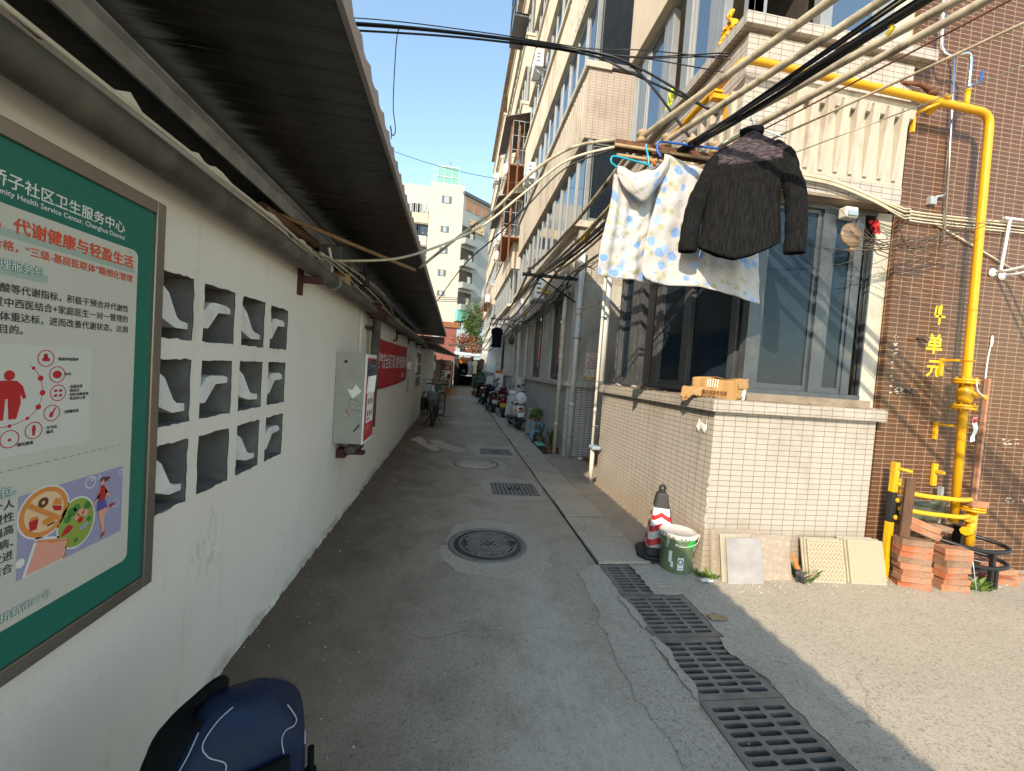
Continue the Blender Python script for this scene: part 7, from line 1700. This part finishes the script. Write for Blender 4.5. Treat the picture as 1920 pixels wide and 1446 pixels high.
# tangle of telephone wires along the long block
for k in range(16):
    r = random.Random(200+k); z = 3.48-.32*r.random(); x = 2.16-.12*r.random()
    p = [(x,7.9,z+.2*r.random())]
    for y in (9,10.2,11.6,13,14.6,16.5,19,23,28): p.append((x+r.uniform(-.06,.05), y+r.uniform(-.3,.3), z-.07*r.random()-.02*(y-8)+.12*math.sin(y*1.3+k)*r.random()))
    b = B(); b.tube(smooth_path(p, 3), r.choice((.006,.008,.012,.010)), 5)
    tag(b.done('telephone_wire', M[r.choice(('cable_black','cable_black','cable_beige','alu'))]), 'wire in the tangle hung along the ground floor of the long block', 'wire', 'tangled wires along the long block')
for k in range(6):
    r = random.Random(300+k); p = [(2.3,6.2+.2*k,3.75-.05*k),(2.2,6.9,3.55+.1*r.random()),(2.25,7.6,3.65+.15*r.random()),(2.2,8.2,3.6)]
    b = B(); b.tube(smooth_path(p, 6), .006, 5); tag(b.done('telephone_wire', M['cable_black']), 'black wire bridging the gap between the two buildings', 'wire', 'wires bridging the gap between the buildings')
b = B(); b.tube(smooth_path([(2.3,6.15,3.4),(2.38,6.6,3.05),(2.42,7.2,2.98),(2.3,7.9,3.0)], 6), .012, 6); tag(b.done('wire', M['conduit']), 'pale wire drooping in the gap above the notice', 'wire')
b = B(); b.tube(smooth_path([(2.12,9.7,3.2),(2.1,9.75,2.9),(2.12,9.7,2.75)], 5), .012, 6); tag(b.done('wire', M['conduit']), 'cut cable end dangling in front of the ground floor windows', 'wire')
# bundle across the sky
for k in range(7):
    r = random.Random(400+k); o = V(0, r.uniform(-.05,.05), r.uniform(-.045,.045)); A = V(-3.0,5.6,5.72)+o; Bm = V(.02,5.0,5.60)+o*.6; C = V(1.22,4.6,5.33)+o*.5; D = [V(2.22,3.46,4.62),V(2.20,3.5,4.50),V(2.10,3.5,4.16),V(2.22,3.48,4.66),V(2.14,3.44,4.08),V(2.22,3.44,4.57),V(1.95,3.4,3.75)][k]
    b = B(); b.tube(smooth_path([A, V(-1.3,5.15,5.60)+o, Bm, C, (V(1.78,4.4,5.22)+o if k in (0,1,3,5) else V(1.68,4.3,5.01)+o), D], 7), .006 if k in (0,1,3,5) else .012, 6)
    tag(b.done('service_cable', M['cable_black']), 'dark cable in the bundle crossing the sky from the left roof to the near building', 'cable', 'cable bundle crossing the sky')
b = B(); b.tube(smooth_path([(-.92,5.1,5.62),(-.95,5.1,5.5),(-.955,5.1,5.13),(-.945,5.1,4.7),(-.91,5.1,4.48),(-.905,5.1,4.40),(-.93,5.1,4.36),(-.95,5.1,4.40),(-.965,5.1,4.47),(-.95,5.1,4.42),(-.945,5.1,4.32)], 6), .006, 5); tag(b.done('wire', M['cable_black']), 'loose wire with a curled end dangling from the sky bundle', 'wire')
b = B(); b.tube(sag((-3.64,20,11.5),(1.1,17,9.5),.12,12)+[V(2.3,16,8.9)], .012, 5); tag(b.done('wire', M['cable_black']), 'single thin wire crossing the sky in front of the tower', 'wire')
for k in range(3): b = B(); b.tube(sag((-6,36,7.4+.2*k),(2.2,33,7.2+.12*k),.3,12), .03, 5); tag(b.done('wire', M['cable_black']), 'dark wire crossing in front of the tower base', 'wire', 'dark wires crossing at the tower base')
# two pale cables swung from the near rack over to the canopy
pc = [[(1.17,3.30,3.64),(.85,3.42,3.60),(.55,3.55,3.42),(.25,3.72,3.12),(-.05,3.88,2.90),(-.42,4.05,2.60)], [(1.2,3.29,3.59),(.8,3.4,3.47),(.45,3.5,3.18),(.15,3.58,2.92),(-.2,3.62,2.72),(-.55,3.62,2.57),(-.9,3.58,2.50),(-1.15,3.5,2.46)]]
for k, p in enumerate(pc):
    b = B(); b.tube(smooth_path(p, 6), .0135 if k == 0 else .011, 8); tag(b.done('service_cable', M['cable_beige' if k == 0 else 'conduit']), ['stiff weathered cable swinging from the corner rack down to the canopy edge','pale cable swinging from the corner rack across and under the canopy'][k], 'cable')
b = B(); b.tube(smooth_path([(1.2,3.30,3.58),(.8,3.42,3.42),(.5,3.55,3.1),(.3,3.9,2.95),(0,5,2.9),(-.4,7,2.75)], 6), .007, 6); tag(b.done('wire', M['cable_black']), 'thin black wire following the pale swung cables', 'wire')
for k in range(2): b = B(); b.tube(sag((2.1,18,3.5-.1*k),(-.35,15.2,2.5-.05*k),.25,12), .018, 6); tag(b.done('service_cable', M['conduit']), 'pale cable swung low across the far end of the alley', 'cable', 'pale cables across the far alley')
# bamboo rails for the washing
for k, (a, c, lb) in enumerate((((1.16,3.27,3.585),(2.30,3.22,3.56),'bamboo rail under the corner rack, upper of two'),((1.18,3.26,3.50),(2.40,3.20,3.47),'bamboo rail under the corner rack, lower of two'))):
    b = B(); b.tube([a, c], .014, 8)
    for q in range(6): p = Vector(a).lerp(Vector(c),(q+.5)/6); b.tube([p-V(.004,0,0), p+V(.004,0,0)], .0165, 8)
    tag(b.done('bamboo_rail', M['bamboo']), lb, 'rail')
# ------------------------------------------------------------------ washing
def sheet(name, lb, fn, nu, nv, uvs, parts=None):
    b = B(); b.grid(fn, nu, nv, True, lambda u,v: (u*uvs[0]+uvs[2], v*uvs[1]+uvs[3])); o = b.done(name, M['floral'], solid=.003, sub=0); tag(o, lb, 'sheet'); return o
def ease(t): return t*t*(3-2*t)
def s2(u, v):                                            # the broad sheet, folded over the rail
    tl, tr, bl, br = V(1.56,3.20,3.53), V(2.36,3.16,3.33), V(1.43,3.20,2.51), V(2.50,3.14,2.40)
    p = tl.lerp(tr,u).lerp(bl.lerp(br,u), v)
    fold = .014*math.sin(u*17+.6*v)*(.3+.7*v)+.005*math.sin(u*41+2*v)+.016*math.sin(u*6+v*4)*v+.004*math.sin(v*33+u*19)
    round_ = .05*max(0,(v-.9)/.1)**2*(1 if u < .06 else .25*math.exp(-u*9))
    return p+V(round_+.012*math.sin(v*7)*(1-u), -fold-.05*v*math.sin(u*3), -.012*math.sin(u*9)*v)
sheet('floral_sheet', 'wide white sheet with blue roses, its lower half below the black shirt', s2, 70, 60, (1.0,1.05,0,0))
def s1(u, v):                                            # the narrower one, its top corner slumped between two hangers
    tl, tr = V(1.165,3.24,3.37), V(1.62,3.21,3.47); bl, br = V(1.10,3.26,2.52), V(1.60,3.25,2.50)
    top = tl.lerp(tr,u)-V(0,0,.20*math.sin(PI*min(1,u*1.15)))
    p = top.lerp(bl.lerp(br,u), v)
    fold = .022*math.sin(u*11+1.5*v)*(.4+.6*v)+.009*math.sin(u*29-3*v)+.004*math.sin(v*37+u*11)
    return p+V(.03*math.sin(v*6)*(.5-u), -fold+.02, 0)
sheet('floral_sheet', 'narrow white sheet with blue roses, hung left of the wide one', s1, 40, 56, (.55,.95,1.4,.3))
def swag(u, v):                                          # the loop of cloth falling forward between the hangers
    a, c = V(1.17,3.20,3.38), V(1.60,3.18,3.50); p = a.lerp(c,u); dip = math.sin(PI*u)
    return p+V(0, -.05*dip-.05*math.sin(PI*v)*dip, -.10*dip-.17*v*(.35+dip)+.012*math.sin(u*16+v*9))
sheet('floral_sheet', 'slumped top fold of blue rose cloth between the teal and blue hangers', swag, 30, 14, (.5,.3,.2,1.9))
def hanger(lb, m, c, hook, w=.40, ry=0, drop=.11, tri=True):
    t = thing('clothes_hanger', lb, 'hanger', c); c = Vector(c); X_ = V(math.cos(ry), math.sin(ry), 0); b = B()
    L_, R_ = c-X_*w/2-V(0,0,drop), c+X_*w/2-V(0,0,drop)
    b.tube(smooth_path([R_, c+X_*.05-V(0,0,.012), c, c-X_*.05-V(0,0,.012), L_], 4), .006, 6)
    if tri: b.tube([L_, R_], .006, 6)
    b.done('bar', M[m], t)
    b = B(); hk = Vector(hook); b.tube(smooth_path([c, c+V(0,0,.05), hk-X_*.022+V(0,0,.0), hk+V(0,0,.022), hk+X_*.024, hk+X_*.02-V(0,0,.02)], 5), .0035, 6); b.done('hook', M[m], t)
b = B()
b.tube(smooth_path([(1.52,3.17,3.49),(1.49,3.18,3.53),(1.485,3.18,3.57),(1.50,3.19,3.605),(1.54,3.19,3.62),(1.8,3.17,3.615),(2.02,3.14,3.60),(2.12,3.12,3.545)], 5), .009, 8); tag(b.done('clothes_hanger', M['hanger_blue']), 'long blue plastic hanger arm above the wide floral sheet', 'hanger')
b = B()
b.tube(smooth_path([(1.17,3.2,3.37),(1.12,3.2,3.40),(1.115,3.2,3.435),(1.15,3.2,3.455),(1.3,3.19,3.435),(1.42,3.19,3.42),(1.44,3.19,3.40)], 5), .008, 8); b.tube(smooth_path([(1.43,3.19,3.42),(1.42,3.2,3.50),(1.40,3.2,3.55),(1.40,3.2,3.585)], 5), .008, 8); tag(b.done('clothes_hanger', M['hanger_teal']), 'teal plastic hanger holding the narrow floral sheet', 'hanger')
b = B(); b.tube([(1.44,3.2,3.47),(1.47,3.19,3.45),(1.49,3.2,3.42)], .012, 6); tag(b.done('wire_tie', M['orange']), 'twist of orange wire beside the teal hanger', 'tie')
# the black shirt, its back to the viewer
def shirt():
    t = thing('shirt', 'black long sleeved shirt with a heather purple yoke, seen from behind', 'shirt', (2.07, 2.84, 3.5))
    C = V(2.055, 2.84, 0); tilt = .52; X_ = V(math.cos(tilt), math.sin(tilt)*-1, 0).normalized(); Y_ = V(-X_.y, X_.x, 0)
    zn, zh = 3.555, 2.70
    def ring(v):                                        # half width, half depth, z
        z = lerp(zn, zh, v)
        if v < .13: w = lerp(.08, .262, (v/.13)**.8)
        else: w = .262-.012*math.sin((v-.13)*3.4)+.05*max(0,v-.6)
        dp = lerp(.055, .085, min(1,v/.2))+.015*v
        return w, dp, z
    def surf(u, v):
        w, dp, z = ring(v); a = 2*PI*u; ca, sa = math.cos(a), math.sin(a)
        drop = -.085*(max(0,(v-.6)/.4)**2)*(1-abs(ca))**.6*(1 if sa < 0 else .5)+.06*(max(0,(v-.8)/.2)**2)*abs(ca)
        sh = -.055*(abs(ca)**1.5)*max(0,1-v/.2)
        wr = .007*math.sin(a*9+v*9)*v+.006*math.sin(a*17-v*13)*min(1,v*3)+.004*math.sin(v*60+a*3)*(v<.5)
        k = 1+wr/.1
        return C+X_*(w*(abs(ca)**.8)*(1 if ca > 0 else -1)*(1+.03*math.sin(v*9+a)))+Y_*(dp*sa*k)+V(0,0,z+drop+sh)+X_*(-.035*v)
    b = B(); nu, nv = 64, 46
    vs = [surf(i/nu, j/nv) for j in range(nv+1) for i in range(nu)]
    fy, fb = [], []
    for j in range(nv):
        for i in range(nu):
            f = (j*nu+i, j*nu+(i+1)%nu, (j+1)*nu+(i+1)%nu, (j+1)*nu+i); a = 2*PI*(i+.5)/nu
            lim = .255+.035*math.sin(a*1.0)*(-1)*(1-abs(math.cos(a)))
            (fy if (j+.5)/nv < lim else fb).append(f)
    b.add(vs, fb, True); b.done('body', M['shirt'], t, solid=.004)
    b = B(); b.add(vs, fy, True); b.done('yoke', M['yoke'], t, solid=.005)
    for s, nm in ((-1,'left'),(1,'right')):
        sh = C+X_*(s*.19)+V(0,0,3.425)
        el = C+X_*(s*.318-.01)-Y_*.02+V(0,0,3.10); wr_ = C+X_*(s*.375 if s < 0 else s*.335)-Y_*.03+V(0,0,2.70 if s < 0 else 2.66)
        path = smooth_path([sh-X_*(s*.06)+V(0,0,.012), sh+X_*(s*.035)-V(0,0,.07), sh.lerp(el,.6), el, el.lerp(wr_,.5)+X_*(s*.01), wr_], 5)
        n = len(path); b = B(); q = 18; vv = []
        for i, p in enumerate(path):
            tt = i/(n-1); hw, hd = lerp(.072,.066,tt), lerp(.062,.042,tt); d = (path[min(i+1,n-1)]-path[max(i-1,0)]).normalized(); w = Y_; side = d.cross(w).normalized()
            for k in range(q): a = 2*PI*k/q; vv.append(p+side*hw*math.cos(a)*(1+.05*math.sin(i*2.1+k))+w*hd*math.sin(a)*(1+.10*math.sin(i*1.7)))
        b.add(vv, [(i*q+k, i*q+(k+1)%q, (i+1)*q+(k+1)%q, (i+1)*q+k) for i in range(n-1) for k in range(q)], True); b.done('sleeve', M['shirt'], t, solid=.004)
    b = B(); n = 30
    prof = [(.074,.052,3.545),(.080,.058,3.575),(.078,.056,3.595),(.070,.048,3.590)]
    vv = [C+X_*(w*math.cos(2*PI*k/n))+Y_*(dp*math.sin(2*PI*k/n))+V(0,0,z-.012*math.sin(2*PI*k/n)*0+(.018 if math.sin(2*PI*k/n) > 0 else 0)) for w,dp,z in prof for k in range(n)]
    b.add(vv, [(i*n+k, i*n+(k+1)%n, (i+1)*n+(k+1)%n, (i+1)*n+k) for i in range(3) for k in range(n)], True); b.done('collar', M['bag_black'], t, solid=.004)
    hanger('pale green plastic hanger inside the black shirt', 'hanger_pale', (2.055,2.84,3.605), (2.06,2.84,3.675), .38, -tilt, .085, False)
shirt()
garment((1.16,12.5,2.98), .34, .62, 'cloth_navy', 'navy jacket hung over the alley by the long block', .2, .09, 9)
b = B(); b.tube([(.9,12.5,3.07),(2.25,12.7,3.12)], .014, 6); tag(b.done('bamboo_rail', M['bamboo']), 'bamboo rail carrying the navy jacket', 'rail')
b = B(); b.ball((1.72,13.2,2.66), .10, 10, 8, (1,1,1.4)); b.tube([(1.72,13.2,2.78),(1.74,13.2,3.3)], .02, 5); tag(b.done('hung_basket', M['wood_dark']), 'dark basket hung beside the navy jacket', 'basket')
# ------------------------------------------------------------------ backpack at the viewer's feet
def backpack():
    t = thing('backpack', 'navy blue backpack with white cord piping at the bottom of the view', 'backpack', (-.62, 1.22, 0))
    C = V(-.555, 1.23, 0); yaw = .42; X_ = V(math.cos(yaw), math.sin(yaw), 0); Y_ = V(-X_.y, X_.x, 0)
    def prof(v):
        z = lerp(.02, .70, v); w = .185*(1-.10*v)*(1-max(0,(v-.74)/.26)**2.6*.62); d = .15*(1-.15*v)*(1-max(0,(v-.72)/.28)**2.4*.66); return w, d, z
    def P(u, v, off=0):
        w, d, z = prof(v); a = 2*PI*u; ca, sa = math.cos(a), math.sin(a); e = .55
        x = (w+off)*(abs(ca)**e)*(1 if ca > 0 else -1); y = (d+off)*(abs(sa)**e)*(1 if sa > 0 else -1)
        k = .006*math.sin(a*5+v*14)+.005*math.sin(a*11-v*23)+.008*math.sin(v*9+a*2)
        return C+X_*(x*(1+k*2))+Y_*(y*(1+k*3))+V(0,0,z+.02*math.cos(a+1.2)*max(0,v-.7))
    b = B(); nu, nv = 56, 36; vs = [P(i/nu, j/nv) for j in range(nv+1) for i in range(nu)]
    fs = [(j*nu+i, j*nu+(i+1)%nu, (j+1)*nu+(i+1)%nu, (j+1)*nu+i) for j in range(nv) for i in range(nu)]
    b.add(vs, fs+[tuple(nv*nu+i for i in range(nu)), tuple(range(nu))[::-1]], True); b.done('body', M['bag_blue'], t)
    b = B(); nn = 20                                    # black padded panel down the side against the wall
    b.grid(lambda u,v: P(lerp(.40,.62,u), lerp(.03,.985,v), .012+.022*math.sin(PI*u)), 12, 26); b.done('padded_side', M['bag_black'], t, solid=.012)
    b = B(); b.tube(smooth_path([P(.30,.95,.01),P(.36,1.0,.0)+V(0,0,.02),P(.45,.99,.02),P(.5,.9,.03),P(.53,.7,.035),P(.55,.4,.04)], 6), .020, 8); b.done('shoulder_strap', M['bag_black'], t)
    for pts in ([(.74,.99),(.70,.965),(.685,.92),(.715,.88),(.745,.84),(.735,.77),(.695,.70),(.66,.62),(.645,.5)], [(.63,.95),(.645,.90),(.635,.85),(.62,.80)], [(.93,.93),(.92,.88),(.885,.87),(.845,.875),(.825,.85),(.825,.80)], [(.955,.80),(.94,.80),(.935,.76)]):
        b = B(); b.tube(smooth_path([P(u,v,.003) for u,v in pts], 6), .0017, 6); b.done('cord_piping', M['cord_white'], t)
    b = B(); b.grid(lambda u,v: P(lerp(.745,.83,u), lerp(.45,.80,v), .014+.030*math.sin(PI*u)*math.sin(PI*(.15+.8*v))), 10, 14); b.done('pocket_flap', M['bag_black'], t, solid=.01)
    b = B(); b.tube(smooth_path([P(.675,.62,.008),P(.69,.71,.010),P(.715,.73,.010),P(.72,.66,.010),P(.695,.55,.008)], 6), .007, 6); b.done('loop_strap', M['bag_black'], t)
    b = B(); b.tube(smooth_path([P(.93,.40,.02),P(.96,.55,.02),P(.975,.70,.015)], 6), .010, 6); b.ball(P(.965,.60,.015), .020, 10, 6, (1,1,.7)); b.done('buckle', M['bag_black'], t)
backpack()
